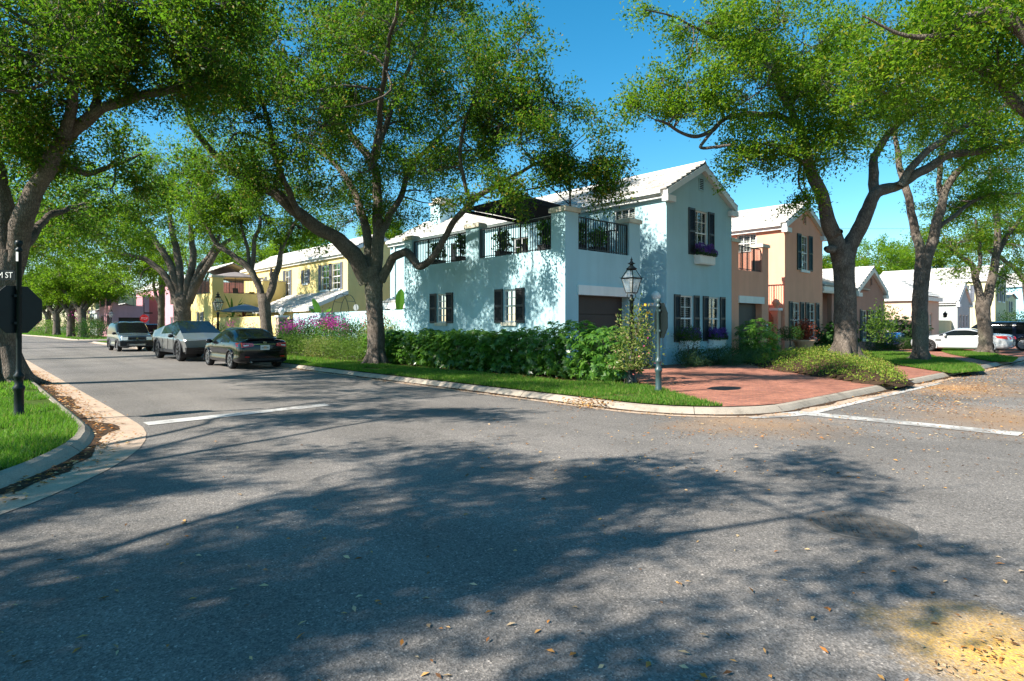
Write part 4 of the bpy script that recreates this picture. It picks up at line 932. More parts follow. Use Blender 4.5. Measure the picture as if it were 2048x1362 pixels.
# T1: the big oak in the middle of the verge
b = gnd(752, 728, .13); Yb = depth(b)
tree('big sprawling live oak with a low crooked right limb before the blue house', b,
 [LB(Yb, (752, 734, .42), (752, 700, .345), (752, 650, .31), (749, 600, .31), (747, 560, .335), (744, 535, .31)),
  LB((Yb, Yb-3), (735, 565, .30), (705, 505, .30), (655, 468, .25), (600, 430, .22), (545, 382, .18), (475, 350, .15), (420, 300, .12), (386, 250, .10), (372, 205, .06)),
  LB((Yb, Yb+1), (750, 555, .26), (755, 480, .22), (756, 400, .18), (748, 330, .16), (700, 272, .14), (655, 215, .10), (630, 150, .06)),
  LB((Yb, Yb-4.5), (762, 560, .20), (780, 525, .16), (803, 506, .145), (814, 503, .14), (832, 522, .13), (844, 531, .13), (872, 503, .12), (900, 460, .11), (922, 427, .10), (945, 406, .10), (985, 377, .08), (1030, 350, .06), (1080, 322, .045), (1130, 308, .03)),
  LB((Yb-2.6, Yb-4), (944, 408, .08), (927, 360, .065), (922, 310, .06), (928, 255, .05), (945, 200, .035), (965, 150, .025)),
  LB((Yb, Yb+2), (757, 470, .15), (785, 425, .13), (800, 390, .12), (822, 335, .10), (870, 280, .08), (930, 230, .05)),
  LB((Yb, Yb+2.5), (740, 540, .2), (728, 440, .16), (690, 350, .12), (640, 300, .09), (590, 270, .06)),
  LB((Yb-1, Yb-2), (745, 330, .12), (770, 250, .10), (800, 170, .08), (840, 90, .06), (860, 20, .04)),
  LB((Yb-1.5, Yb-4), (600, 432, .12), (560, 340, .10), (540, 260, .08), (520, 180, .06), (500, 100, .05)),
  LB((Yb-1.5, Yb-8.6), (745, 330, .11), (760, 240, .09), (770, 140, .075), (790, 30, .05), (800, -60, .03)),
  LB((Yb-.8, Yb-3), (655, 215, .09), (690, 130, .07), (720, 50, .05), (740, -40, .04))],
 [BL(1060, 250, Yb-4.4, 135, 95, 1.8, 190), BL(1180, 300, Yb-4.4, 85, 65, 1.2, 75), BL(1110, 340, Yb-4.4, 100, 40, 1, 70), BL(1190, 230, Yb-4.4, 55, 55, .9, 34), BL(1210, 385, Yb-4.4, 42, 32, .7, 26),
  BL(1010, 395, Yb-4.4, 70, 42, 1.0, 50), BL(960, 170, Yb-3, 120, 100, 2, 170), BL(1060, 130, Yb-4.4, 65, 85, 1.3, 48), BL(1070, 50, Yb-4.4, 26, 45, .7, 12), BL(880, 60, Yb, 110, 90, 2.4, 150),
  BL(900, 290, Yb, 90, 80, 2, 120), BL(760, 120, Yb-1, 130, 140, 3, 250), BL(800, 300, Yb+1, 90, 90, 2.2, 130), BL(690, 240, Yb, 100, 90, 2.5, 120), BL(600, 130, Yb-2.5, 130, 130, 2.5, 230),
  BL(500, 230, Yb-3, 120, 110, 2.2, 170), BL(460, 340, Yb-3, 90, 60, 1.6, 80), BL(560, 360, Yb-1, 90, 70, 2.0, 100), BL(660, 370, Yb+1, 80, 60, 1.8, 90), BL(780, 420, Yb+1, 75, 48, 1.5, 72), BL(860, 390, Yb, 40, 45, 1.1, 26), BL(700, 450, Yb+1, 60, 42, 1.3, 40),
  BL(400, 150, Yb-4, 100, 110, 2, 130), BL(720, 0, Yb-1, 260, 100, 3, 260), BL(950, 400, Yb-4.4, 50, 28, .8, 24), BL(760, 60, Yb-5, 150, 70, 1.8, 120), BL(790, -60, 12.4, 150, 60, 1.5, 75), BL(950, -70, 12.6, 90, 60, 1.2, 44), BL(620, -50, 12.8, 110, 60, 1.3, 50), BL(620, 230, Yb-5.2, 110, 80, 1.7, 95), BL(880, 190, Yb-4.2, 90, 70, 1.6, 70), BL(720, 330, Yb-4, 60, 40, 1.4, 36), BL(480, 90, Yb-5, 90, 80, 1.6, 70), BL(850, 330, Yb-3, 60, 45, 1.3, 36), BL(960, 300, Yb-3, 60, 50, 1.2, 40)],
 'live oaks lining the left street', 'leaf_dark', .098, 30, 11, .0, bl=1.0, r0=.36, roots=6)

# R1: the large oak between the right driveways
b = gnd(1690, 716, .42); Yb = depth(b)
tree('large live oak with forked trunk on the planted mound, right of the brick drive', b,
 [LB(Yb, (1690, 722, .43), (1690, 680, .37), (1691, 620, .345), (1690, 560, .35), (1686, 510, .37), (1684, 490, .34)),
  LB((Yb, Yb-1.5), (1682, 520, .30), (1664, 460, .25), (1648, 410, .22), (1632, 370, .21), (1618, 320, .17), (1600, 260, .14), (1575, 200, .10), (1560, 130, .07)),
  LB((Yb, Yb-1.2), (1692, 520, .28), (1714, 470, .25), (1738, 420, .23), (1754, 388, .22), (1800, 370, .16), (1850, 340, .15), (1900, 312, .14), (1980, 300, .11), (2060, 270, .08)),
  LB((Yb-.3, Yb-.5), (1664, 472, .13), (1673, 467, .13), (1679, 465, .12), (1683, 464, .07)), LB((Yb-.3, Yb-.4), (1668, 500, .15), (1657, 500, .14), (1650, 498, .07)),
  LB((Yb-.4, Yb), (1750, 395, .18), (1748, 345, .16), (1756, 300, .13), (1790, 250, .11), (1850, 215, .08), (1920, 190, .06)),
  LB((Yb-.8, Yb-2), (1800, 372, .13), (1835, 320, .12), (1900, 270, .10), (1980, 225, .08), (2060, 180, .06)),
  LB((Yb-1, Yb-3.5), (1606, 262, .12), (1560, 232, .10), (1510, 228, .09), (1462, 236, .08), (1425, 262, .07), (1400, 272, .06), (1359, 262, .05), (1312, 240, .03)),
  LB((Yb-1.5, Yb-4), (1575, 215, .10), (1540, 140, .08), (1470, 90, .06), (1420, 70, .05), (1360, 40, .03), (1290, 20, .02)),
  LB((Yb-3, Yb-3.5), (1425, 262, .05), (1402, 290, .05), (1430, 296, .045), (1460, 290, .03)),
  LB((Yb-1, Yb-3), (1615, 330, .10), (1570, 300, .08), (1530, 290, .05), (1495, 300, .03))],
 [BL(1600, 150, Yb-2, 150, 110, 2.4, 320), BL(1480, 180, Yb-3, 110, 80, 1.6, 130), BL(1360, 180, Yb-3.3, 75, 48, 1.0, 72), BL(1290, 215, Yb-3.3, 48, 36, .8, 34), BL(1400, 60, Yb-3.5, 65, 42, 1.2, 50), BL(1300, 20, Yb-3.8, 30, 20, .6, 9), BL(1400, 110, Yb-3.5, 26, 30, .7, 16),
  BL(1520, 60, Yb-2.5, 120, 80, 2, 150), BL(1520, 310, Yb-2.6, 72, 46, 1.1, 70), BL(1600, 300, Yb-2, 70, 60, 1.2, 80), BL(1595, 395, Yb-1.6, 34, 30, .6, 20), BL(1680, 260, Yb-1, 90, 70, 1.6, 105), BL(1720, 120, Yb-1, 130, 110, 2.4, 210), BL(1850, 180, Yb-1, 130, 90, 2, 190), BL(1960, 250, Yb-1, 100, 80, 2, 120), BL(1900, 60, Yb-1, 150, 90, 2.4, 170), BL(1480, 345, Yb-2.6, 34, 26, .6, 13), BL(2040, 150, Yb-1, 90, 130, 2, 110), BL(1380, 225, Yb-3.3, 60, 25, .7, 20)],
 'live oaks on the right lawns', 'leaf', .098, 30, 12, -.13, r0=.40)
# burl stubs are modelled with the trunk of R1 as short capped limbs

# R2, R3 and further right-hand trees
b = gnd(1840, 720, .14); Yb = depth(b)
tree('slender leaning oak in the middle of the right grass islands', b,
 [LB(Yb, (1840, 726, .36), (1840, 690, .30), (1840, 620, .28), (1843, 560, .28), (1846, 520, .30), (1848, 500, .28)),
  LB((Yb, Yb+.5), (1842, 530, .2), (1832, 470, .18), (1818, 410, .15), (1800, 330, .12), (1790, 260, .09), (1800, 190, .06)),
  LB((Yb, Yb-.5), (1850, 520, .22), (1868, 470, .20), (1885, 400, .16), (1920, 340, .12), (1990, 300, .09), (2060, 280, .06)),
  LB((Yb, Yb+1), (1885, 405, .12), (1880, 330, .10), (1900, 250, .07), (1910, 170, .04)),
  LB((Yb, Yb+1), (1870, 465, .1), (1920, 420, .08), (1980, 390, .06), (2040, 385, .04))],
 [BL(1880, 260, Yb, 120, 90, 2.2, 150), BL(1990, 330, Yb, 90, 60, 1.8, 95), BL(1790, 250, Yb+.6, 90, 80, 1.8, 90), BL(1990, 200, Yb, 100, 100, 2, 120), BL(1900, 400, Yb+1, 60, 45, 1.5, 34), BL(1950, 420, Yb+1, 80, 40, 1.5, 46)],
 'live oaks on the right lawns', 'leaf', .10, 28, 13, -.05, r0=.3)
b = gnd(1972, 705, .14); Yb = depth(b)
tree('pale-barked oak standing in front of the white car', b,
 [LB(Yb, (1972, 708, .36), (1972, 680, .33), (1968, 640, .32), (1966, 610, .33), (1968, 595, .30)),
  LB((Yb, Yb+.5), (1964, 615, .22), (1956, 570, .18), (1945, 535, .14), (1925, 515, .11), (1890, 490, .07), (1860, 480, .04)),
  LB((Yb, Yb-.4), (1972, 610, .24), (1984, 560, .21), (1992, 510, .18), (1996, 450, .14), (1985, 390, .10), (1980, 330, .06)),
  LB((Yb, Yb), (1992, 515, .14), (2015, 470, .11), (2050, 430, .08)), LB((Yb, Yb), (1954, 560, .1), (1960, 500, .09), (1950, 440, .06))],
 [BL(1960, 430, Yb, 90, 70, 2.4, 150), BL(1900, 480, Yb, 70, 45, 1.8, 75), BL(2050, 460, Yb, 70, 90, 2.4, 120), BL(2000, 350, Yb, 110, 70, 2.4, 120), BL(1935, 540, Yb, 42, 24, 1, 22), BL(2030, 560, Yb, 40, 26, 1.2, 22)],
 'live oaks on the right lawns', 'leaf', .11, 26, 14, -.08, r0=.34)
b = Vector((38, -6.2, .13)); Yb = depth(b); dpx = 1024+F*(b-CAM).dot(RT)/Yb
tree('oak at the right edge beyond the dark parked car', b,
 [LB(Yb, (dpx, 690, .4), (dpx, 640, .34), (dpx-4, 580, .34), (dpx-6, 560, .3)), LB(Yb, (dpx-6, 570, .2), (dpx-40, 530, .15), (dpx-90, 500, .1), (dpx-130, 495, .05)), LB(Yb, (dpx-4, 570, .2), (dpx, 500, .15), (dpx+10, 420, .1)), LB(Yb, (dpx-4, 570, .2), (dpx+40, 520, .14), (dpx+90, 480, .08))],
 [BL(dpx, 440, Yb, 130, 70, 3, 190), BL(dpx-100, 500, Yb, 60, 36, 2, 60), BL(dpx+70, 500, Yb, 60, 40, 2, 60)], 'live oaks on the right lawns', 'leaf_bright', .13, 26, 15, -.08, r0=.36)
# near oak off the right edge whose limbs cross the top right corner
b = Vector((3.2, -16.9, 0)); b.z = .0
Yb = depth(b)
if True:
    b = Vector((4.6, -15.6, 0)); Yb = depth(b); dq = 1024+F*(b-CAM).dot(RT)/Yb
    tree('near oak outside the right edge whose limbs reach across the top right corner', b,
     [LB(Yb, (dq, 850, .42), (dq, 700, .36), (dq-5, 500, .34), (dq-8, 380, .32)),
      LB((Yb, Yb-.5), (dq-8, 400, .26), (2560, 260, .22), (2330, 160, .19), (2110, 110, .14), (2040, 55, .11), (1960, 30, .085), (1880, 70, .055), (1800, 70, .03), (1720, 30, .01)),
      LB((Yb, Yb+2), (dq-8, 390, .24), (2540, 350, .2), (2280, 280, .16), (2060, 225, .10), (1985, 150, .075), (1880, 130, .055), (1790, 180, .03), (1700, 215, .01)),
      LB((Yb, Yb+1), (dq-8, 390, .22), (dq-60, 200, .16), (2500, 0, .1))],
     [BL(1900, 60, Yb, 130, 75, 1.2, 85), BL(2030, 130, Yb+.6, 110, 80, 1.4, 80), BL(1790, 130, Yb+1, 90, 60, 1.2, 46), BL(2060, -20, Yb, 200, 80, 1.6, 120), BL(2450, 0, Yb, 260, 160, 2.4, 170)],
     'live oaks on the right lawns', 'leaf', .085, 28, 16, -.02, r0=.36, spread=.22)

# T_left: double trunk on the left lawn
b = gnd(4, 764, .1); Yb = depth(b)
tree('thick double-trunked live oak on the left lawn behind the street sign', b,
 [LB(Yb, (2, 772, .43), (0, 730, .36), (0, 680, .335), (6, 600, .33), (14, 540, .34), (18, 500, .30)),
  LB((Yb, Yb-1), (26, 525, .26), (44, 450, .235), (70, 390, .21), (95, 330, .19), (124, 275, .17), (160, 245, .15), (215, 215, .125), (270, 195, .11), (330, 182, .09), (410, 150, .07)),
  LB((Yb, Yb+.5), (14, 520, .30), (4, 430, .28), (-6, 350, .25), (-30, 260, .2), (-80, 170, .14)),
  LB((Yb-.7, Yb-2), (128, 275, .15), (136, 215, .12), (150, 160, .10), (178, 120, .09), (240, 70, .07), (310, 25, .05), (345, -10, .04)),
  LB((Yb-.7, Yb), (165, 243, .12), (196, 200, .10), (185, 150, .08), (180, 90, .06)),
  LB((Yb-.3, Yb+3), (92, 345, .11), (130, 330, .09), (180, 345, .08), (230, 330, .06), (280, 310, .03)),
  LB((Yb, Yb+4), (40, 500, .14), (90, 440, .10), (130, 420, .08), (170, 410, .05))],
 [BL(110, 130, Yb-1, 130, 120, 2.2, 260), BL(300, 120, Yb-1.5, 130, 90, 2, 180), BL(240, 30, Yb-2, 160, 80, 2.4, 190), BL(60, 40, Yb-1.5, 130, 110, 2.4, 190), BL(60, 260, Yb, 70, 80, 2, 110), BL(400, 90, Yb-2, 90, 90, 1.8, 110), BL(-60, 250, Yb, 90, 160, 2.6, 170), BL(170, 300, Yb+1, 80, 70, 2, 80), BL(240, 380, Yb+2.5, 80, 55, 2, 70), BL(120, 420, Yb+3, 60, 50, 2, 55), BL(480, 30, Yb-2, 90, 70, 2, 80), BL(100, 330, Yb, 40, 40, 1, 26), (CAM+RT*-10.8+FW*9.6+Vector((0, 0, 6.0)), (2.4, 2.2, 1.2), 80), (CAM+RT*-8.6+FW*11.2+Vector((0, 0, 5.6)), (2.0, 1.6, 1.0), 55), (CAM+RT*-13+FW*12+Vector((0, 0, 6.6)), (2.4, 2.2, 1.2), 70), (CAM+RT*-7.2+FW*10+Vector((0, 0, 6.2)), (1.6, 1.3, .7), 32)],
 'live oaks lining the left street', 'leaf_dark', .094, 30, 21, -.08, r0=.46)
# T2, T3, T4 on the verge behind the parked cars
b = Vector((-3.0, 16.7, .12)); Yb = depth(b)
tree('slim Y-forked oak beside the black sedan and the garden wall', b,
 [LB(Yb, (534, 712, .32), (534, 670, .28), (531, 630, .27), (528, 600, .28), (526, 588, .24)),
  LB((Yb, Yb-.5), (524, 598, .18), (512, 560, .16), (500, 535, .15), (470, 515, .13), (440, 495, .12), (418, 460, .10), (396, 420, .08), (370, 370, .05)),
  LB((Yb, Yb+.4), (534, 600, .19), (548, 572, .17), (556, 535, .14), (562, 500, .12), (580, 465, .09), (600, 430, .05)),
  LB((Yb, Yb), (503, 540, .12), (510, 490, .1), (520, 440, .07), (515, 380, .04)), LB((Yb, Yb), (500, 536, .1), (494, 490, .08), (480, 440, .05))],
 [BL(500, 420, Yb, 85, 70, 2.6, 170), BL(590, 420, Yb+1, 70, 60, 2.2, 110), BL(420, 400, Yb-.5, 80, 70, 2.4, 130), BL(640, 470, Yb+1, 42, 26, 1.5, 32), BL(560, 480, Yb+1, 42, 26, 1.4, 26), BL(470, 330, Yb, 100, 60, 2.6, 110)],
 'live oaks lining the left street', 'leaf', .115, 28, 22, -.05, r0=.28)
b = Vector((-3.0, 31, .12)); Yb = depth(b)
tree('broad multi-stemmed oak with bright leaves behind the steel pickup', b,
 [LB(Yb, (365, 700, .6), (365, 660, .52), (365, 620, .50), (364, 600, .52), (364, 590, .45)),
  LB((Yb, Yb-.5), (352, 608, .30), (342, 570, .25), (318, 540, .2), (290, 520, .16), (255, 508, .12), (215, 505, .06)),
  LB((Yb, Yb), (358, 600, .28), (348, 550, .24), (325, 500, .2), (300, 470, .15), (270, 430, .08)), LB((Yb, Yb+.5), (364, 600, .28), (360, 540, .24), (350, 490, .2), (340, 430, .12), (330, 370, .07)),
  LB((Yb, Yb), (372, 600, .28), (380, 550, .24), (386, 500, .2), (380, 440, .12)), LB((Yb, Yb-.6), (376, 605, .30), (392, 570, .25), (410, 540, .2), (432, 505, .17), (470, 470, .1)), LB((Yb, Yb), (374, 600, .22), (396, 545, .2), (420, 510, .16), (440, 470, .1))],
 [BL(330, 400, Yb, 110, 80, 3.6, 230), BL(240, 470, Yb-.5, 70, 50, 2.8, 120), BL(270, 560, Yb, 55, 32, 2.2, 52), BL(430, 440, Yb, 60, 60, 3, 110), BL(210, 400, Yb-.5, 60, 60, 3, 90), BL(300, 500, Yb+1.5, 70, 34, 2.4, 70), BL(330, 330, Yb, 90, 50, 3, 90), BL(200, 530, Yb, 40, 26, 2, 36)],
 'live oaks lining the left street', 'leaf', .14, 28, 23, -.08, r0=.46)
b = Vector((-3.0, 37.5, .12)); Yb = depth(b)
tree('small thin oak between the grey car and the steel pickup', b,
 [LB(Yb, (323, 692, .28), (322, 650, .24), (323, 610, .23), (324, 570, .2), (320, 530, .12)), LB(Yb, (323, 615, .14), (312, 592, .13), (308, 570, .1), (312, 540, .06)), LB(Yb, (323, 580, .1), (340, 550, .07))],
 [BL(320, 520, Yb, 45, 40, 2, 80), BL(290, 540, Yb, 36, 30, 1.8, 46)], 'live oaks lining the left street', 'leaf_bright', .14, 26, 24, -.1, r0=.24)
# far trees beyond the cross street
for i, (v, px, hgt, lf, lab) in enumerate(((75, 165, 1, 'leaf', 'distant street tree nearest the pink house'), (82, 142, 1.1, 'leaf', 'distant thick-trunked street tree, second from the pink house'), (100, 113, 1.2, 'leaf', 'distant street tree with a leaning side stem, leftmost of the row'), (118, 97, 1.3, 'leaf_dark', 'farthest street tree at the bend of the left street'))):
    b = Vector((on_y(px, v), v, .1)); Yb = depth(b); k = 1224/Yb; g = 651+1.48*k
    tree(lab, b, [LB(Yb, (px, g+6, .5), (px, g-2*k, .42), (px-2, g-3.6*k, .42)), LB(Yb, (px-2, g-3*k, .3), (px-2.2*k, g-5.6*k, .2), (px-4*k, g-7*k, .08)), LB(Yb, (px-2, g-3.2*k, .3), (px+.6*k, g-6*k, .2), (px+.4*k, g-8.4*k, .08)), LB(Yb, (px-2, g-3*k, .28), (px+2.2*k, g-5.5*k, .2), (px+4.4*k, g-7*k, .08))],
         [BL(px, g-7.6*k, Yb, 4.4*k, 2.4*k, 4.4, 190), BL(px-3.5*k, g-6.2*k, Yb, 2.6*k, 1.7*k, 2.8, 80), BL(px+3.5*k, g-6.2*k, Yb, 2.6*k, 1.6*k, 2.8, 80), BL(px+.4*k, g-4.9*k, Yb, 2.6*k, .8*k, 2, 46)], 'distant street trees past the cross street', lf, .22, 26, 40+i, -.12, r0=.42, spread=.4)
# left-hand row: crowns reach over the left street from trunks outside the frame
for i, (x, yv, zt, sd) in enumerate(((-13.6, 24, 11, 51), (-13.8, 42, 12, 52), (-14, 60, 12, 53))):
    b = Vector((x, yv, .1)); c = b+Vector((2.0, 0, zt-3.4))
    tree(('oak', 'tall oak', 'far oak')[i]+' of the left row overhanging the street from beyond the frame', b, [[(b-Vector((0, 0, .1)), .45), (b+Vector((0, 0, 2)), .38), (b+Vector((.1, 0, 3.6)), .38)], [(b+Vector((.1, 0, 3.2)), .28), (b+Vector((2, -.5, 5.6)), .2), (b+Vector((4.2, -1, 7.2)), .1)], [(b+Vector((.1, 0, 3.2)), .28), (b+Vector((-1, 1, 6)), .2), (b+Vector((-1.5, 1.4, 8.5)), .1)], [(b+Vector((.1, 0, 3.2)), .26), (b+Vector((1.2, 2, 6)), .18), (b+Vector((2.6, 3.5, 7.6)), .09)]],
      [(c, (4.6, 4.6, 2.4), 230), (c+Vector((2.8, -1, -1.4)), (2.6, 2.8, 1.5), 90), (c+Vector((1.6, 3, -1.2)), (2.6, 2.6, 1.5), 70)], 'live oaks lining the left street', 'leaf', .14, 26, sd, -.1, r0=.4, spread=.36)
# shade oaks standing left of and behind the camera (their shadows fall on the junction)
def shade_oak(b, lab, sd, blobs, h=3.2, m=30):
    b = Vector(b); lim = [[(b-Vector((0, 0, .1)), .5), (b+Vector((0, 0, 1.6)), .42), (b+Vector((.1, .1, h)), .42)]]
    for (dx, dy, dz, rx, ry, rz, n) in blobs:
        e = Vector((dx, dy, dz)); lim.append([(b+Vector((.1, .1, h-.4)), .24), (b+e*.4+Vector((0, 0, h*.5)), .18), (b+e*.8+Vector((0, 0, .3)), .09), (b+e, .04)])
    tree(lab, b, lim, [(b+Vector((dx, dy, dz)), (rx, ry, rz), n) for dx, dy, dz, rx, ry, rz, n in blobs], 'shade oaks left of the junction', 'leaf', .10, m, sd, -.16, r0=.4)
SHADE = True

# background trees behind the roofs
for i, (px, py, Y, rx, ry, lf, lab) in enumerate(((1750, 520, 75, 70, 45, 'leaf_bright', 'bright green tree rising behind the rose cottage roof'), (1655, 540, 80, 22, 24, 'leaf', 'small green tree behind the gap right of the orange house'), (1840, 510, 90, 60, 40, 'leaf', 'green tree behind the peach cottage'), (600, 500, 78, 60, 40, 'leaf_bright', 'yellowish tree behind the yellow house ridge'), (500, 500, 85, 60, 50, 'leaf', 'tree behind the far end of the yellow house'), (760, 465, 80, 40, 34, 'leaf_bright', 'tree behind the far end of the blue roof'), (400, 500, 95, 80, 60, 'leaf', 'tall tree behind the salmon house'), (1990, 520, 110, 80, 60, 'leaf_dark', 'dark tree far behind the pale yellow house'))):
    c = at(px, py, Y); b = Vector((c.x, c.y, 0)); rw = rx*Y/F; rh = ry*Y/F
    tree(lab, b, [[(b, .35), (b+Vector((0, 0, c.z*.5)), .28), (Vector(c)-Vector((0, 0, rh*.5)), .2)], [(b+Vector((0, 0, c.z*.5)), .2), (Vector(c)+Vector((rw*.4, 0, 0)), .08)], [(b+Vector((0, 0, c.z*.5)), .2), (Vector(c)+Vector((-rw*.4, .5, 0)), .08)]],
      [(c, (rw, rw*.8, rh), 200), (Vector(c)+Vector((rw*.5, -rw*.4, -rh*.4)), (rw*.6, rw*.6, rh*.6), 70), (Vector(c)+Vector((-rw*.5, rw*.4, -rh*.3)), (rw*.6, rw*.6, rh*.6), 70)], 'background trees behind the houses', lf, .22, 22, 60+i, -.1, name='background_tree', spread=.45)

# ---------------------------------------------------------------- shrubs and hedges
def shrub(name, label, cat, pieces, leaf, ll, m, seed, group=None, flowers=None, stems=True, shell=.35, asp=(.34, .5), sp=.16, rosette=False):
    """pieces: [(cx, cy, z0, z1, rx, ry, n, boxiness)]"""
    r = np.random.default_rng(seed); cx, cy, z0 = pieces[0][:3]; root = empty(name, (cx, cy, z0), 0, label, cat, group); org = tuple(root.location)
    CC = []; NN = []; mb = MB()
    for (px, py, za, zb, rx, ry, n, bx) in pieces:
        u = r.normal(0, 1, (n, 3)); u /= np.linalg.norm(u, axis=1, keepdims=True)
        q = np.sign(u)*np.abs(u)**(1-bx*.75); q /= np.maximum(1e-6, (np.abs(q)**(2+bx*8)).sum(1, keepdims=True)**(1/(2+bx*8)))
        rad = (shell+(1-shell)*r.random((n, 1))**.6)
        nz = np.array([mnoise.noise(Vector((px+a*rx, py+b*ry, c))*2.3) for a, b, c in q*np.array([1, 1, 1])])[:, None]
        p = q*rad*(1+.16*nz*(1-bx*.7)); hz = (zb-za)/2
        P = np.column_stack([px+p[:, 0]*rx, py+p[:, 1]*ry, za+hz+p[:, 2]*hz]); CC.append(P); NN.append(q)
        if stems:
            for _ in range(max(4, n//22)):
                a = r.uniform(0, 6.28); k = r.random()**.5; b0 = Vector((px+.5*k*rx*math.cos(a), py+.5*k*ry*math.sin(a), za-.05)); t = Vector(P[r.integers(n)])
                mb.tube([b0, b0.lerp(t, .5)+Vector((0, 0, .1)), t], [.014, .010, .004], 4)
    C = np.concatenate(CC); Q = np.concatenate(NN)
    if rosette:
        n = len(C); k = np.tile(np.arange(m), n); an = k*2*np.pi/m+np.repeat(r.uniform(0, 6, n), m); Ax = Q*.5+r.normal(0, .35, Q.shape); Ax[:, 2] += .7; Ax /= np.linalg.norm(Ax, axis=1, keepdims=True)
        T = np.cross(Ax, r.normal(0, 1, Ax.shape)); T /= np.linalg.norm(T, axis=1, keepdims=True); Bn = np.cross(Ax, T)
        Ax, T, Bn, C2 = (np.repeat(z, m, 0) for z in (Ax, T, Bn, C)); D = T*np.cos(an)[:, None]+Bn*np.sin(an)[:, None]-Ax*.28
        l = ll*r.uniform(.75, 1.2, len(C2)); V = leaf_quads(C2+Ax*0, D, Ax+r.normal(0, .15, Ax.shape), l, l*r.uniform(*asp, len(C2)), .06)
    else:
        C2 = np.repeat(C, m, 0)+r.normal(0, sp, (len(C)*m, 3)); D = np.repeat(Q, m, 0)*.6+r.normal(0, .7, C2.shape); D[:, 2] += .25
        Nn = r.normal(0, .7, C2.shape); Nn[:, 2] += .6; l = ll*r.uniform(.6, 1.25, len(C2)); V = leaf_quads(C2, D, Nn, l, l*r.uniform(*asp, len(C2)), .1)
    V[:, :, 2] = np.maximum(V[:, :, 2], z0-.02)
    polymesh(V, 4, 'foliage', MAT[leaf], root, org)
    if stems: mb.build('stem', MAT['bark'], root, True, org)
    for (fm, pts, n, s, fl) in (flowers or []):
        P = np.concatenate([np.array(p)+r.normal(0, s, (n, 3)) for p in pts]); D = r.normal(0, 1, P.shape); l = np.full(len(P), fl)
        polymesh(leaf_quads(P, D, r.normal(0, 1, P.shape), l, l*.8, .1), 4, 'flowers', MAT[fm], root, org)
    return root
# schefflera hedge: one shrub after another along the blue wall
hg = 'leafy shrubs of the hedge along the blue house'
zt = [1.30, 1.42, 1.34, 1.46, 1.40, 1.48, 1.38, 1.45, 1.52, 1.72, 1.58]
yv = [9.1, 8.0, 6.9, 5.8, 4.7, 3.6, 2.5, 1.4, .3, -1.2, -2.55]
labs = ['end by the oak trunk', 'next to the oak trunk', 'left of the first side window', 'under the smaller side window', 'just right of the smaller side window', 'halfway between the two side windows', 'left of the larger side window', 'under the larger side window', 'right of the larger side window', 'tallest one below the garage lintel', 'near the lamp post']
for i, (y, z, lb) in enumerate(zip(yv, zt, labs)):
    shrub('hedge_shrub', 'glossy green hedge shrub, '+lb, 'shrub', [(-1.05-.05*math.sin(i*2), y, .12, z, .80, .82, 330, .35), (-1.0, y+.3, .1, z*.7, .85, .6, 90, .2)], 'hedge', .15, 7, 100+i, hg, rosette=True, shell=.55, asp=(.34, .46))
# lamp-post shrub
lp = gnd(1270, 770, .12)
shrub('flowering_shrub', 'loose twiggy shrub with yellow and pink leaves climbing round the lamp post', 'shrub', [(lp.x, lp.y, .55, 1.70, .38, .38, 190, .1), (lp.x+.05, lp.y-.05, 1.4, 2.05, .15, .15, 30, 0), (lp.x-.1, lp.y+.1, .1, .8, .34, .34, 60, 0)], 'nandina', .085, 9, 120, None, [('yellowflower', [(lp.x-.05, lp.y-.3, 1.95), (lp.x+.12, lp.y-.3, 1.85)], 4, .05, .10), ('pinkflower', [(lp.x-.2, lp.y-.3, 1.2)], 14, .3, .06)])
# bougainvillea and low shrubs before the garden wall
for i, (y, h, lb, fl) in enumerate(((10.2, 1.7, 'coral-flowered bougainvillea beside the oak trunk', 'pinkflower'), (12.6, 1.6, 'bushy magenta bougainvillea, sparsest in flower', 'magenta'), (15.0, 1.75, 'magenta bougainvillea with the densest flowers', 'magenta'), (17.4, 1.6, 'magenta bougainvillea near the gate end of the blue wall', 'magenta'), (19.8, 1.5, 'magenta bougainvillea spilling over the dark gate', 'magenta'))):
    r = random.Random(i); pts = [(-.75+r.uniform(-.35, .3), y+r.uniform(-1, 1), h+r.uniform(-.25, .35)) for _ in range((5, 4, 11, 7, 5)[i])]
    shrub('bougainvillea', lb, 'shrub', [(-.6, y, .2, h, .55, 1.25, 360, .15), (-.6, y, h-.4, h+.3, .4, .9, 50, 0)], ('nandina', 'box', 'hedge', 'box', 'hedge')[i], .10, 9, 130+i, 'bougainvillea along the garden wall', [(fl, pts, 44 if i else 16, .13, .085)])
for i, (y, lb) in enumerate(((9.8, 'right behind the oak trunk'), (11.6, 'left of the oak trunk'), (13.6, 'in the middle of the row'), (15.6, 'behind the black sedan boot'), (17.6, 'hidden behind the black sedan roof'))):
    shrub('lime_shrub', 'low feathery light green shrub '+lb, 'shrub', [(-1.55, y, .12, .95-.05*(i % 2), .62, 1.15, 380, .15)], 'lime' if i != 2 else 'nandina', .10, 10, 140+i, 'low light green shrubs before the bougainvillea', asp=(.2, .32))
for i, (y, lb) in enumerate(((25, 'nearest the cream pillar'), (28.5, 'below the lean-to'), (32, 'behind the steel pickup'))):
    shrub('flowering_shrub', 'pink-flowered shrub in front of the yellow garden wall, '+lb, 'shrub', [(-.7, y, .12, 1.55, .6, 1.3, 150, .1)], ('hedge', 'nandina', 'lime')[i], .10, 9, 150+i, 'shrubs before the yellow wall', [('magenta', [(-.9, y+.5, 1.5), (-1, y-.4, 1.6), (-.8, y, 1.8)], 16, .14, .09)])
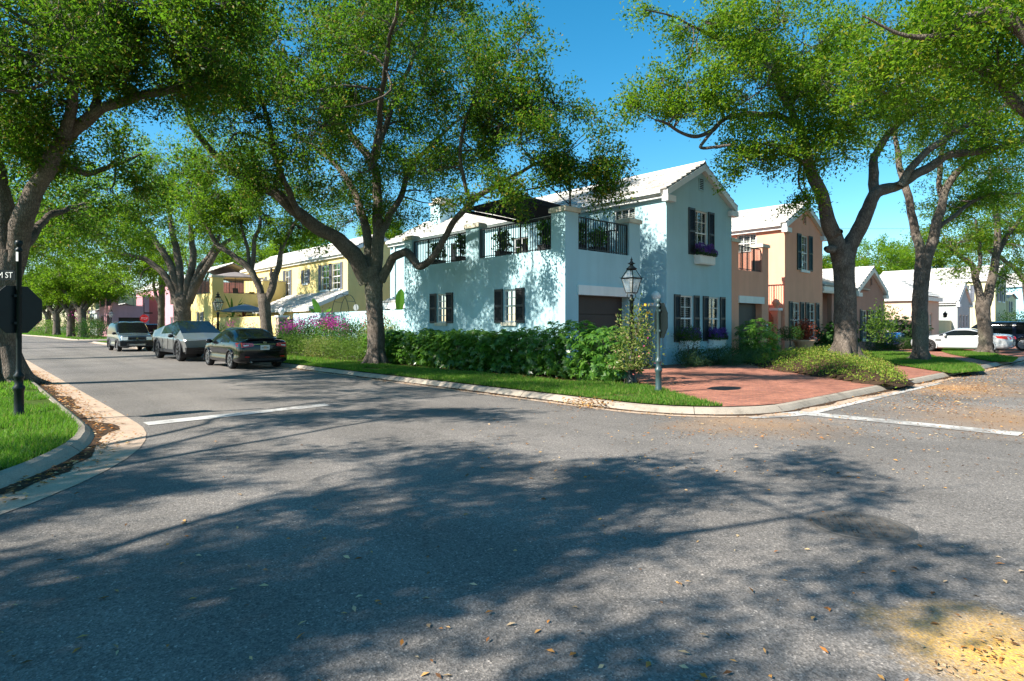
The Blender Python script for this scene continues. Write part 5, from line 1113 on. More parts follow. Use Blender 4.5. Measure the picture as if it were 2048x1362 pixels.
shrub('lime_shrub', 'bright yellow-green shrub between the pickup and the small oak', 'shrub', [(-3.2, 29.0, .12, 1.5, .8, 1.0, 200, .1), (-3.3, 33.5, .12, 1.4, .8, 1.2, 120, .1)], 'lime', .12, 10, 156)
# front beds
q = gnd(1373, 722, .2)
def P2(px, py, z=.14): p = gnd(px, py, z); return p.x, p.y
shrub('clipped_shrub', 'clipped round-topped dark shrub left of the ground-floor windows', 'shrub', [(5.75, -.75, .12, 1.55, .38, .38, 330, .6)], 'box', .055, 10, 160, sp=.07)
shrub('hedge', 'low dark hedge under the blue house flower boxes', 'hedge', [(7.7, -.95, .12, .72, 1.9, .5, 560, .6)], 'box', .06, 10, 161, sp=.08)
for i, (x, y, lb) in enumerate(((5.35, -1.25, 'at the blue house corner'), (6.9, -1.8, 'in front of the low hedge'), (8.2, -1.8, 'beside the red brick edge, largest'), (9.3, -1.6, 'by the broad green shrub'))):
    shrub('strap_plant', 'clump of arching strap leaves '+lb, 'plant', [(x, y, .12, .42, .42, .4, 60, 0)], 'liriope', .30, 7, 165+i, 'strap-leaf clumps along the blue house bed', stems=False, asp=(.05, .08), sp=.1)
shrub('broad_shrub', 'broad mid-green shrub between the blue house and the orange garage', 'shrub', [(10.3, -1.15, .12, 1.85, .95, .8, 420, .1), (10.0, -1.5, .12, .9, .9, .6, 140, .2)], 'hedge', .16, 7, 170, rosette=True, shell=.5, asp=(.22, .32))
shrub('topiary', 'small dark topiary ball on a bare crooked stem by the rust gate', 'shrub', [(12.35, -1.6, .95, 1.5, .45, .42, 200, .4)], 'box', .06, 10, 171, sp=.06, stems=False)
mb = MB(); mb.tube([(12.5, -1.6, .1), (12.25, -1.6, .45), (12.4, -1.6, .75), (12.35, -1.6, 1.0)], [.035, .03, .03, .025], 6)
tt = [o for o in bpy.data.objects if o.name == 'topiary'][0]; mb.build('stem', MAT['bark'], tt, True, tuple(tt.location))
shrub('clipped_shrub', 'clipped dark shrub at the corner of the orange house', 'shrub', [(15.5, -.8, .12, 1.35, .45, .4, 260, .5)], 'box', .06, 10, 172, sp=.07)
shrub('dark_shrub', 'dark green shrub behind the urn, left of the oak trunk', 'shrub', [(18.4, -1.0, .12, 1.7, 1.1, .6, 330, .1), (17.6, -1.7, .12, .9, .8, .5, 140, .1)], 'box', .12, 8, 173, rosette=True)
shrub('dark_shrub', 'tall dark shrub between the orange house and the rose cottage', 'shrub', [(21.3, -.6, .12, 2.1, 1.4, .6, 360, .15)], 'box', .13, 8, 174, rosette=True)
shrub('clipped_shrub', 'clipped columnar shrub left of the rose cottage windows', 'shrub', [(25.0, -.9, .12, 1.8, .6, .5, 260, .6)], 'box', .07, 10, 175, sp=.08)
shrub('hedge', 'low clipped hedge under the rose cottage windows', 'hedge', [(28.2, -1.1, .12, .85, 2.5, .55, 560, .65)], 'box', .07, 10, 176, sp=.09)
shrub('dark_shrub', 'large dark shrub at the right corner of the rose cottage', 'shrub', [(31.4, -.9, .12, 2.2, 1.6, .9, 420, .15), (33.4, -1, .12, 1.8, 1.3, .8, 220, .1)], 'box', .14, 8, 177, rosette=True)
shrub('lime_shrub', 'yellow-green shrub sprouting behind the slender right trunk', 'shrub', [(18.3, -3.4, .8, 2.4, .65, .6, 160, 0)], 'lime', .14, 9, 178)
for i, x in enumerate((43.6, 46.2)): shrub('hedge', ('low dark hedge by the peach cottage', 'low dark hedge before the olive-grey wall')[i], 'hedge', [(x, -.4, .12, .75, 1.1, .5, 200, .6)], 'box', .08, 10, 180+i)
shrub('dark_shrub', 'dark rounded shrub under the pale yellow house wall', 'shrub', [(62, -2, .12, 3.0, 1.6, 1.4, 300, .1)], 'box', .16, 9, 184)
shrub('dark_shrub', 'dark rounded shrub on the far corner beside the grey car', 'shrub', [(-2.6, 70.5, .12, 2.2, 1.5, 1.6, 300, .1)], 'box', .16, 9, 185)
shrub('bougainvillea', 'magenta bougainvillea on the far corner by the pink house', 'shrub', [(-1.6, 79, .12, 2.6, 1.2, 4, 300, .1)], 'nandina', .16, 9, 186, None, [('magenta', [(-2.4, 75.5+1.2*k, 2.4+.4*(k % 3)) for k in range(7)], 34, .4, .16)])
shrub('flowering_shrub', 'mixed bright shrubbery at the bend of the far street', 'shrub', [(-4, 106, .12, 2.4, 2, 5, 260, .1)], 'lime', .2, 9, 187, None, [('pinkflower', [(-5, 104, 1.8), (-5, 108, 2)], 30, .5, .18)])
for i, (px, py, Y) in enumerate(((170, 640, 95), (75, 640, 140))):
    c = at(px, py, Y); shrub('dark_shrub', ('dark bush behind the far street trees', 'green bush closing the far end of the left street')[i], 'shrub', [(c.x, c.y, .1, 4.5, 4+6*i, 4, 420, .1)], 'box' if not i else 'leaf', .26, 9, 190+i)
# ground cover on the mound
r = np.random.default_rng(5); x0, x1, y0, y1 = bounds(mound); pts = [(x, y, mz(x, y)) for x, y in zip(r.uniform(x0, x1, 9000), r.uniform(y0, y1, 9000)) if inpoly(x, y, mound)][:5200]
C = np.repeat(np.array(pts), 6, 0)+r.normal(0, .06, (len(pts)*6, 3)); C[:, 2] = np.abs(C[:, 2]-.0)+r.uniform(0, .14, len(C)); D = r.normal(0, .7, C.shape); D[:, 2] += .5; Nn = r.normal(0, .5, C.shape); Nn[:, 2] += .9; l = r.uniform(.04, .075, len(C))
MAT['cover'] = leafmat('ground_cover_leaf', [(.08, .16, .015), (.14, .23, .025), (.20, .28, .035), (.28, .30, .06), (.20, .13, .05)], (.25, .42, .05))
tag(polymesh(leaf_quads(C, D, Nn, l, l*.6, .08), 4, 'ground_cover', MAT['cover']), 'yellow-green creeping ground cover over the mound round the right oak', 'ground cover', kind='stuff')
# broad-leaved courtyard plants
def big_leaf_plant(label, x, y, z0, leaves, mat='banana', name='banana_plant', cat='plant'):
    root = empty(name, (x, y, .12), 0, label, cat); mb = MB(); st = MB()
    for (az, el, ln, wd, h) in leaves:
        a = math.radians(az); b = Vector((x, y, z0+h)); d = Vector((math.cos(a)*math.cos(el), math.sin(a)*math.cos(el), math.sin(el))); s = Vector((-math.sin(a), math.cos(a), 0)); prev = None
        for k in range(7):
            t = k/6; c = b+d*ln*t-Vector((0, 0, .35*ln*t*t*(1-math.sin(el)*.6))); w = wd*math.sin(math.pi*min(1, t*.92+.08))**.7*.5+.004
            cur = (c+s*w+Vector((0, 0, w*.35)), c, c-s*w+Vector((0, 0, w*.35)))
            if prev: mb.quad(prev[0], cur[0], cur[1], prev[1]); mb.quad(prev[1], cur[1], cur[2], prev[2])
            prev = cur
        st.tube([(x, y, .12), (x, y, z0+h*.5), tuple(b)], [.05, .04, .02], 6)
    mb.build('leaf_blades', MAT[mat], root, True, (x, y, .12)); st.build('stem', MAT['lime'], root, True, (x, y, .12))
big_leaf_plant('banana plant with broad leaves poking above the blue wall, left of the arch', .9, 19.2, 1.5, [(200, 1.2, 1.5, .5, .4), (300, .9, 1.2, .45, .3), (120, 1.0, 1.3, .45, .2), (20, .8, 1.1, .4, .2)])
big_leaf_plant('single broad banana leaf above the blue wall beside the oak trunk', .8, 10.9, 1.6, [(250, 1.25, 1.4, .42, .5), (150, .6, .9, .35, .1)])
big_leaf_plant('low banana leaf above the blue wall, right of the arch', .9, 14.6, 1.3, [(270, .7, 1.0, .4, .5), (30, .6, .9, .35, .4)])
big_leaf_plant('spiky palm with arching fronds behind the yellow garden wall', .9, 33.6, 1.6, [(k*40, .3+.9*(k % 3)/2, 2.0, .16, .5+.2*(k % 2)) for k in range(9)], 'lime', 'palm', 'palm')
big_leaf_plant('red-tinged bromeliad above the yellow garden wall', .9, 31.4, 1.6, [(k*50, .5+.3*(k % 2), .9, .14, .5) for k in range(8)], 'redleaf', 'bromeliad')
# ---------------------------------------------------------------- vehicles (local frame: +y forward, x right, z up)
def catmull(P, n, lin=False):
    P = np.asarray(P, float); out = []; idx = []
    for i in range(len(P)-1):
        p0, p1, p2, p3 = P[max(i-1, 0)], P[i], P[i+1], P[min(i+2, len(P)-1)]
        for k in range(n):
            t = k/n; idx.append(i+t)
            out.append(p1+(p2-p1)*t if lin else .5*((2*p1)+(p2-p0)*t+(2*p0-5*p1+4*p2-p3)*t*t+(3*p1-p0-3*p2+p3)*t**3))
    out.append(P[-1]); idx.append(len(P)-1); return np.array(out), np.array(idx)
def make_wheel(parent, x, y, r, w, spokes, side, rim, name='wheel', cover=False):
    mb = MB(); s = side; h = w/2
    mb.lathe([(r*.63, -h*.35), (r*.66, -h), (r*.80, -h), (r*.94, -h*.95), (r, -h*.62), (r, h*.62), (r*.94, h*.95), (r*.80, h), (r*.66, h), (r*.63, h*.35)], (x, y, r), 28, 0, 'x')
    wo = mb.build(name, MAT['rubber'], parent, True)
    m = MB(); xo = x+s*h*.86
    m.lathe([(r*.60, -.012), (r*.70, -.012), (r*.70, .012), (r*.60, .012)], (xo, y, r), 28, 0, 'x'); 
    m.lathe([(r*.62, -.005), (r*.62, .005)], (x+s*h*.42, y, r), 24, 1, 'x'); m.lathe([(r*.14, -.02), (r*.14, .02)], (xo, y, r), 12, 0, 'x')
    for k in range(spokes):
        a = 2*math.pi*k/spokes; u = Vector((0, math.cos(a), math.sin(a))); v = Vector((0, -math.sin(a), math.cos(a)))
        c0 = Vector((xo, y, r)); wd0, wd1 = (.05, .035) if spokes < 8 else (.03, .02); t = Vector((.012, 0, 0))
        p = [c0+u*r*.1-v*wd0, c0+u*r*.64-v*wd1, c0+u*r*.64+v*wd1, c0+u*r*.1+v*wd0]; m.hexa([q-t for q in p]+[q+t for q in p])
    m.build('rim', [MAT[rim], MAT['black_plastic']], wo, True if False else False)
def make_car(name, label, loc, heading, ctrl, paint, wheels, r, tw=.21, glass=(), spokes=10, rim='alloy', lin=False, ni=6, nj=4, arch='same', group=None, trim=None, archk=1.14, smooth=True, cat='car'):
    """ctrl[row][col] = (x, y, z), right half, rows rear -> front; columns underside -> roof centre.
    glass: (part name, row0, row1, col0, col1, both_sides)"""
    root = empty(name, loc, heading, label, cat, group)
    ctrl = np.array(ctrl, float); rows, fi = catmull(ctrl, ni, lin); g = []
    for row in rows: q, fj = catmull(row, nj, lin or False); g.append(q)
    G = np.array(g); G[:, :, 0] = np.maximum(G[:, :, 0], 0); G[:, 0, 0] = 0; G[:, -1, 0] = 0
    I, J = G.shape[:2]; parts = {}
    def face(key, quad): parts.setdefault(key, MB()).quad(*quad)
    for i in range(I-1):
        for j in range(J-1):
            ci, cj = (fi[i]+fi[i+1])/2, (fj[j]+fj[j+1])/2; P = [G[i, j], G[i+1, j], G[i+1, j+1], G[i, j+1]]; c = sum(P)/4
            if any((c[1]-wy)**2+(c[2]-r)**2 < (r*archk)**2 and abs(c[0]) > .5 and c[2] < r*2.6 for wy in wheels): continue
            key = 'body'
            for (nm, r0, r1, c0, c1) in glass:
                if r0 <= ci <= r1 and c0 <= cj <= c1: key = nm
            for sgn in (1, -1):
                k = (key, sgn) if key.startswith('side') else (key, 0)
                face(k, [(p[0]*sgn, p[1], p[2]) for p in (P if sgn > 0 else P[::-1])])
    for e in (0, I-1):
        for j in range(J-1):
            a, b_ = G[e, j], G[e, j+1]; q = [tuple(a), tuple(b_), (-b_[0], b_[1], b_[2]), (-a[0], a[1], a[2])]; parts[('body', 0)].quad(*(q if e == 0 else q[::-1]))
    body = None
    def weld(o):
        import bmesh
        bm = bmesh.new(); bm.from_mesh(o.data); bmesh.ops.remove_doubles(bm, verts=bm.verts, dist=.0008); bmesh.ops.recalc_face_normals(bm, faces=bm.faces)
        bm.to_mesh(o.data); bm.free()
        if smooth: o.data.polygons.foreach_set('use_smooth', [len(p.vertices) < 6 for p in o.data.polygons])
    for (k, sg), mb in parts.items():
        o = mb.build('side_window' if k.startswith('side') else k, MAT[paint] if k == 'body' else MAT['carglass'], root); weld(o)
        if k == 'body': body = o
    # wheel wells and arch lips
    xs = G[:, :, 0].max(1); ys = G[:, J//3, 1]
    for wy in wheels:
        hx = float(np.interp(wy, ys, xs)); A = r*archk
        for s in (1, -1):
            m = MB(); pts = [(s*(hx-.015), wy+A*math.cos(t), max(.12, r+A*math.sin(t))) for t in np.linspace(-.35, math.pi+.35, 22)]
            m.tube(pts, [.03 if arch == 'same' else .055]*len(pts), 6); m.build('wheel_arch', MAT[paint if arch == 'same' else arch], root, True)
            m = MB(); n = 22; R2 = A+.01; ring = [(wy+R2*math.cos(2*math.pi*k/n), r+R2*math.sin(2*math.pi*k/n)) for k in range(n)]
            for k in range(n):
                a, b = ring[k], ring[(k+1) % n]
                if a[1] > .15 and b[1] > .15: m.quad((s*(hx-.04), *a), (s*(hx-.04), *b), (s*.35, *b), (s*.35, *a))
            m.poly([(s*.36, *p) for p in ring if p[1] > .15]); m.build('wheel_well', MAT['black_plastic'], root)
            make_wheel(root, s*(hx-tw/2-.02), wy, r, tw, spokes, s, rim)
    return root, G
def add(root, name, mat, fn, smooth=False):
    m = MB(); fn(m); return m.build(name, MAT[mat] if isinstance(mat, str) else mat, root, smooth)
def mirror(root, x, y, z, paint):
    for s in (1, -1):
        def f(m, s=s): m.lathe([(.01, -.11), (.06, -.10), (.085, -.03), (.085, .05), (.05, .10), (.01, .11)], (s*(x+.12), y, z), 10, 0, 'x'); m.tube([(s*(x-.06), y+.02, z-.05), (s*(x+.06), y, z-.03)], [.03, .025], 6)
        add(root, 'wing_mirror', paint, f, True)
def emblem(m, c, r, ax='y'):
    for k in range(16):
        a0, a1 = 2*math.pi*k/16, 2*math.pi*(k+1)/16; m.tube([(c[0]+r*math.cos(a0), c[1], c[2]+r*.85*math.sin(a0)), (c[0]+r*math.cos(a1), c[1], c[2]+r*.85*math.sin(a1))], [.008, .008], 4)
    m.box(c[0]-r*1.15, c[0]+r*1.15, c[1]-.008, c[1]+.008, c[2]-.012, c[2]+.012)

SED = [[(0,-2.30,.32),(.62,-2.28,.30),(.70,-2.30,.55),(.68,-2.30,.80),(.60,-2.28,.98),(0,-2.30,1.02)],
 [(0,-2.1,.24),(.80,-2.1,.25),(.865,-2.14,.55),(.83,-2.16,.88),(.70,-2.18,1.035),(0,-2.22,1.07)],
 [(0,-1.7,.22),(.84,-1.7,.22),(.89,-1.7,.55),(.865,-1.75,.92),(.71,-1.85,1.06),(0,-1.88,1.09)],
 [(0,-1.3,.22),(.85,-1.3,.22),(.89,-1.3,.55),(.87,-1.40,.95),(.69,-1.62,1.09),(0,-1.66,1.12)],
 [(0,-.8,.22),(.85,-.8,.22),(.89,-.8,.55),(.875,-.85,.95),(.575,-.88,1.40),(0,-.85,1.455)],
 [(0,-.1,.22),(.85,-.1,.22),(.89,-.1,.55),(.88,-.1,.94),(.60,-.15,1.445),(0,-.15,1.495)],
 [(0,.65,.22),(.85,.65,.22),(.89,.65,.55),(.875,.75,.93),(.575,.45,1.40),(0,.42,1.45)],
 [(0,1.1,.22),(.84,1.1,.22),(.88,1.1,.55),(.86,1.12,.92),(.69,1.25,.985),(0,1.36,1.02)],
 [(0,1.7,.22),(.82,1.7,.22),(.87,1.7,.55),(.83,1.75,.85),(.64,1.8,.92),(0,1.85,.96)],
 [(0,2.1,.24),(.74,2.1,.24),(.80,2.12,.5),(.74,2.12,.73),(.58,2.14,.80),(0,2.18,.85)],
 [(0,2.3,.30),(.52,2.27,.28),(.60,2.29,.5),(.56,2.3,.62),(.44,2.3,.71),(0,2.32,.75)]]
SED_G = (('rear_window', 3.15, 4.0, 4.12, 5), ('windshield', 6.08, 6.95, 4.12, 5), ('side_rear', 3.5, 4.95, 3.12, 3.86), ('side_front', 5.05, 6.9, 3.12, 3.86))
car, G = make_car('sedan', 'glossy black sedan parked at the kerb, red tail lamps towards us', (-5.72, 11.75, 0), 0, SED, 'blackpaint', (1.40, -1.30), .325, glass=SED_G, spokes=10)
for s in (1, -1):
    add(car, 'tail_lamp', 'tail', lambda m: m.hexa([(s*.40, -2.345, .84), (s*.78, -2.29, .79), (s*.905, -1.98, .83), (s*.42, -2.1, .86), (s*.42, -2.33, .94), (s*.79, -2.255, .965), (s*.895, -1.86, .955), (s*.44, -2.1, .95)]))
    add(car, 'tail_lamp_lens', 'lampclear', lambda m: m.hexa([(s*.58, -2.335, .855), (s*.74, -2.312, .835), (s*.74, -2.25, .835), (s*.58, -2.28, .855), (s*.58, -2.328, .89), (s*.75, -2.298, .885), (s*.75, -2.24, .885), (s*.58, -2.28, .89)]))
    add(car, 'reflector', 'tail', lambda m: m.box(min(s*.55, s*.70), max(s*.55, s*.70), -2.325, -2.30, .44, .475))
    add(car, 'door_handle', 'chrome', lambda m: [m.box(min(s*.875, s*.905), max(s*.875, s*.905), y, y+.18, .83, .855) for y in (-.75, .2)])
def plate(m): m.box(-.16, .16, -2.325, -2.30, .70, .87, 0); m.box(-.13, .13, -2.328, -2.325, .75, .81, 1); m.box(-.05, .05, -2.329, -2.325, .74, .83, 2)
m = MB(); plate(m); MAT['plate_ink'] = M('plate_ink', (.35, .40, .38), .6, .4, 60); MAT['plate_fruit'] = M('plate_fruit', (.62, .40, .25), .6, .3, 40); m.build('number_plate', [MAT['white'], MAT['plate_ink'], MAT['plate_fruit']], car)
add(car, 'trim_strip', 'chrome', lambda m: m.box(-.40, .40, -2.318, -2.285, .895, .918)); add(car, 'emblem', 'chrome', lambda m: emblem(m, (0, -2.305, .97), .05)); add(car, 'boot_shut_line', 'black_plastic', lambda m: m.box(-.62, .62, -2.315, -2.295, .655, .668))
add(car, 'spoiler', 'blackpaint', lambda m: m.hexa([(-.62, -2.30, 1.075), (.62, -2.30, 1.075), (.62, -2.05, 1.075), (-.62, -2.05, 1.075), (-.60, -2.31, 1.12), (.60, -2.31, 1.12), (.60, -2.07, 1.095), (-.60, -2.07, 1.095)]))
add(car, 'rear_bumper_insert', 'black_plastic', lambda m: m.box(-.55, .55, -2.32, -2.28, .31, .40)); mirror(car, .88, .80, .98, 'blackpaint')
add(car, 'exhaust', 'chrome', lambda m: m.lathe([(.03, -2.36), (.035, -2.36), (.035, -2.2), (.03, -2.2)], (-.5, 0, .27), 10, 0, 'y'))

TRK = [[(0,-2.84,.70),(.88,-2.80,.60),(.99,-2.80,1.02),(.985,-2.80,1.06),(.90,-2.82,1.33),(0,-2.84,1.33)],
 [(0,-2.6,.42),(.93,-2.6,.45),(1.01,-2.55,1.02),(1.0,-2.55,1.07),(.89,-2.5,1.37),(0,-2.5,1.36)],
 [(0,-1.2,.42),(.94,-1.2,.42),(1.015,-1.2,1.00),(1.005,-1.2,1.06),(.80,-1.1,1.58),(0,-1.1,1.58)],
 [(0,.4,.42),(.94,.4,.42),(1.015,.4,.97),(1.0,.4,1.04),(.68,.45,1.785),(0,.45,1.795)],
 [(0,1.6,.42),(.93,1.6,.42),(1.01,1.6,.95),(.99,1.75,1.02),(.83,1.85,1.235),(0,1.9,1.26)],
 [(0,2.55,.42),(.90,2.5,.42),(.97,2.5,.90),(.95,2.55,.955),(.90,2.62,.985),(0,2.74,1.03)],
 [(0,2.78,.48),(.80,2.68,.48),(.90,2.68,.86),(.90,2.68,.90),(.86,2.70,.93),(0,2.86,.98)]]
TRK_G = (('side_window', 2.05, 3.75, 3.2, 3.88), ('windshield', 3.04, 4.0, 4.1, 5))
trk, G = make_car('steel_pickup', 'angular bare steel pickup truck parked nose towards us behind the black sedan', (-5.78, 18.75, 0), math.pi, TRK, 'steel', (1.85, -1.85), .445, .28, TRK_G, 7, 'dark_alloy', True, 4, 4, 'black_plastic', None, None, 1.12, False)
add(trk, 'front_bumper', 'black_plastic', lambda m: m.hexa([(-.84, 2.6, .34), (.84, 2.6, .34), (.84, 2.2, .34), (-.84, 2.2, .34), (-.88, 2.83, .62), (.88, 2.83, .62), (.90, 2.2, .62), (-.90, 2.2, .62)]))
add(trk, 'light_bar', 'lampclear', lambda m: [m.hexa([(s*.02, 2.885, .955), (s*.87, 2.73, .905), (s*.87, 2.68, .905), (s*.02, 2.80, .955), (s*.02, 2.885, .975), (s*.87, 2.73, .925), (s*.87, 2.68, .925), (s*.02, 2.80, .975)]) for s in (1, -1)])
for s in (1, -1):
    add(trk, 'side_skirt', 'black_plastic', lambda m: m.hexa([(s*.93, -1.25, .36), (s*1.0, -1.25, .36), (s*1.0, 1.25, .36), (s*.93, 1.25, .36), (s*.96, -1.3, .50), (s*1.02, -1.3, .50), (s*1.02, 1.3, .50), (s*.96, 1.3, .50)]))
    add(trk, 'door_seam', 'black_plastic', lambda m: [m.hexa([(s*1.004, y, .5), (s*1.02, y, .5), (s*1.02, y+.012, .5), (s*1.004, y+.012, .5), (s*1.0, y, 1.0), (s*1.022, y, 1.0), (s*1.022, y+.012, 1.0), (s*1.0, y+.012, 1.0)]) for y in (-.75, .25, 1.2)])
mirror(trk, .98, 1.15, 1.12, 'black_plastic')

def boxy(L=4.3, W=.9, Hh=1.78, hood=1.02, cowl=1.2, rf=.55):
    k = W/.9; l = L/4.3; h = Hh/1.78
    R = lambda y, s: [(a*k, (y+d)*l, z*h) for a, d, z in s]
    return [R(-2.12, [(0,0,.36),(.74,0,.33),(.82,0,.6),(.82,0,1.0),(.70,.10,1.58),(0,.08,1.64)]),
     R(-1.98, [(0,0,.3),(.83,0,.3),(.89,0,.6),(.885,0,1.02),(.745,.12,1.70),(0,.12,1.76)]),
     R(-1.0, [(0,0,.28),(.85,0,.28),(.9,0,.6),(.895,0,1.03),(.755,0,1.735),(0,0,1.785)]),
     R(-.1, [(0,0,.28),(.85,0,.28),(.9,0,.6),(.895,0,1.02),(.75,0,1.74),(0,0,1.79)]),
     R(.7, [(0,0,.28),(.85,0,.28),(.9,0,.6),(.89,.05,1.01),(.73,rf-.7,1.70),(0,rf-.74,1.755)]),
     R(1.2, [(0,0,.28),(.85,0,.28),(.9,0,.6),(.88,0,1.0),(.775,.05,1.09),(0,.12,1.13)]),
     R(1.7, [(0,0,.28),(.84,0,.28),(.895,0,.6),(.865,0,.96),(.75,0,1.035),(0,.02,1.07)]),
     R(2.02, [(0,0,.30),(.80,0,.30),(.875,0,.58),(.83,0,.88),(.71,0,.99),(0,.04,1.02)]),
     R(2.14, [(0,0,.36),(.70,-.02,.34),(.80,0,.56),(.77,0,.80),(.66,0,.93),(0,.03,.96)])]
BX_G = (('windshield', 4.06, 4.95, 4.12, 5), ('side_rear', 1.15, 2.0, 3.1, 3.9), ('side_mid', 2.1, 2.95, 3.1, 3.9), ('side_front', 3.05, 4.85, 3.1, 3.88), ('rear_window', 0.05, 1.0, 4.2, 5))
suv, G = make_car('boxy_suv', 'blue-grey boxy car with black plastic front corners parked facing us', (-5.85, 32.0, 0), math.pi, boxy(), 'greypaint', (1.38, -1.2), .34, .22, BX_G, 7, 'alloy', False, 5, 4, 'black_plastic')
for s in (1, -1):
    add(suv, 'headlight', 'lampclear', lambda m: m.hexa([(s*.50, 2.235, .70), (s*.80, 2.165, .70), (s*.84, 1.98, .70), (s*.50, 2.0, .70), (s*.48, 2.215, .89), (s*.81, 2.125, .89), (s*.85, 1.95, .89), (s*.48, 2.0, .89)]))
    add(suv, 'front_corner', 'black_plastic', lambda m: m.hexa([(s*.55, 2.235, .34), (s*.87, 2.15, .34), (s*.92, 1.72, .34), (s*.55, 1.8, .34), (s*.55, 2.24, .64), (s*.88, 2.16, .66), (s*.93, 1.70, .64), (s*.55, 1.8, .64)]))
    add(suv, 'roof_rail', 'black_plastic', lambda m: m.tube([(s*.68, -1.8, 1.74), (s*.69, -1.6, 1.80), (s*.69, .3, 1.80), (s*.68, .5, 1.74)], [.025]*4, 6))
add(suv, 'grille', 'black_plastic', lambda m: m.box(-.42, .42, 2.12, 2.225, .74, .86)); add(suv, 'grille_surround', 'greypaint', lambda m: [m.box(-.46, .46, 2.1, 2.24, .86, .90), m.box(-.40, .40, 2.1, 2.24, .70, .735)]); add(suv, 'emblem', 'chrome', lambda m: m.box(-.05, .05, 2.225, 2.24, .77, .83))
add(suv, 'lower_grille', 'black_plastic', lambda m: m.box(-.54, .54, 2.10, 2.245, .50, .64)); add(suv, 'skid_plate', 'alloy', lambda m: m.box(-.42, .42, 2.1, 2.26, .37, .46)); mirror(suv, .89, 1.05, 1.10, 'black_plastic')
dsv, G = make_car('dark_suv', 'dark wagon half hidden behind the boxy grey car', (on_y(322, 60), 60, 0), math.radians(-86), boxy(4.6, .92, 1.72), 'blackpaint', (1.45, -1.3), .35, .22, BX_G, 7, 'alloy', False, 5, 4)
# right-hand cars
CPE = [[(0,-2.28,.36),(.66,-2.24,.32),(.76,-2.26,.58),(.74,-2.24,.76),(.62,-2.2,.90),(0,-2.24,.95)],
 [(0,-2.05,.24),(.82,-2.05,.25),(.91,-2.08,.56),(.87,-2.08,.84),(.70,-2.05,.965),(0,-2.06,1.0)],
 [(0,-1.5,.2),(.86,-1.5,.2),(.94,-1.5,.56),(.91,-1.5,.90),(.70,-1.55,1.01),(0,-1.6,1.04)],
 [(0,-1.1,.2),(.86,-1.1,.2),(.93,-1.1,.54),(.90,-1.05,.91),(.64,-1.2,1.05),(0,-1.28,1.08)],
 [(0,-.5,.2),(.86,-.5,.2),(.91,-.5,.52),(.885,-.5,.90),(.55,-.55,1.25),(0,-.55,1.29)],
 [(0,-.1,.2),(.86,-.1,.2),(.91,-.1,.52),(.885,0,.89),(.55,-.1,1.27),(0,-.1,1.315)],
 [(0,.5,.2),(.86,.5,.2),(.91,.5,.52),(.88,.6,.87),(.54,.2,1.23),(0,.18,1.275)],
 [(0,.9,.2),(.86,.9,.2),(.91,.9,.52),(.88,.95,.86),(.68,.95,.935),(0,1.08,.975)],
 [(0,1.5,.2),(.85,1.5,.2),(.93,1.5,.54),(.88,1.5,.80),(.66,1.5,.87),(0,1.52,.91)],
 [(0,2.05,.22),(.78,2.0,.22),(.86,2.02,.48),(.78,2.02,.68),(.58,2.04,.76),(0,2.1,.80)],
 [(0,2.32,.28),(.5,2.26,.26),(.6,2.28,.45),(.55,2.28,.56),(.42,2.3,.64),(0,2.34,.66)]]
CPE_G = (('rear_window', 3.1, 3.95, 4.1, 5), ('windshield', 6.06, 6.95, 4.1, 5), ('side_window', 3.35, 6.85, 3.12, 3.86))
cp, G = make_car('white_coupe', 'white sports coupe parked sideways behind the pale-barked oak', (27.5, -4.55, .12), 0, CPE, 'whitepaint', (1.32, -1.28), .335, .24, CPE_G, 10, 'dark_alloy')
for s in (1, -1):
    add(cp, 'tail_lamp', 'tail', lambda m: m.hexa([(s*.60, -2.31, .73), (s*.90, -2.16, .73), (s*.945, -1.75, .80), (s*.6, -2.1, .74), (s*.62, -2.27, .87), (s*.89, -2.10, .91), (s*.925, -1.66, .90), (s*.62, -2.0, .87)]))
    add(cp, 'side_vent', 'black_plastic', lambda m: [m.hexa([(s*.90, .72, z), (s*.925, .72, z), (s*.925, 1.0, z+.02), (s*.90, 1.0, z+.02), (s*.90, .74, z+.035), (s*.925, .74, z+.035), (s*.925, 1.02, z+.055), (s*.90, 1.02, z+.055)]) for z in (.60, .66)])
    add(cp, 'door_seam', 'black_plastic', lambda m: m.box(min(s*.905, s*.918), max(s*.905, s*.918), -.62, -.61, .3, .84))
mirror(cp, .86, .55, .93, 'whitepaint')
nv, G = make_car('navy_suv', 'dark navy wagon parked beyond the white coupe at the right edge', (32.6, -5.2, .12), 0, boxy(4.9, .95, 1.68), 'navypaint', (1.5, -1.45), .37, .24, BX_G, 7, 'alloy')
for s in (1, -1): add(nv, 'tail_lamp', 'tail', lambda m: m.hexa([(s*.5, -2.42, .92), (s*.90, -2.36, .92), (s*.92, -2.1, .92), (s*.5, -2.3, .92), (s*.5, -2.42, 1.02), (s*.90, -2.34, 1.04), (s*.92, -2.05, 1.04), (s*.5, -2.3, 1.02)]))
mirror(nv, .94, 1.1, 1.06, 'navypaint')
bl, G = make_car('blue_sedan', 'bright blue car mostly hidden behind the white coupe', (29.4, 1.2, .12), 0, [[(x, y, z*.98) for x, y, z in row] for row in SED], 'bluepaint', (1.40, -1.30), .325, glass=SED_G, spokes=7); mirror(bl, .88, .80, .98, 'bluepaint')

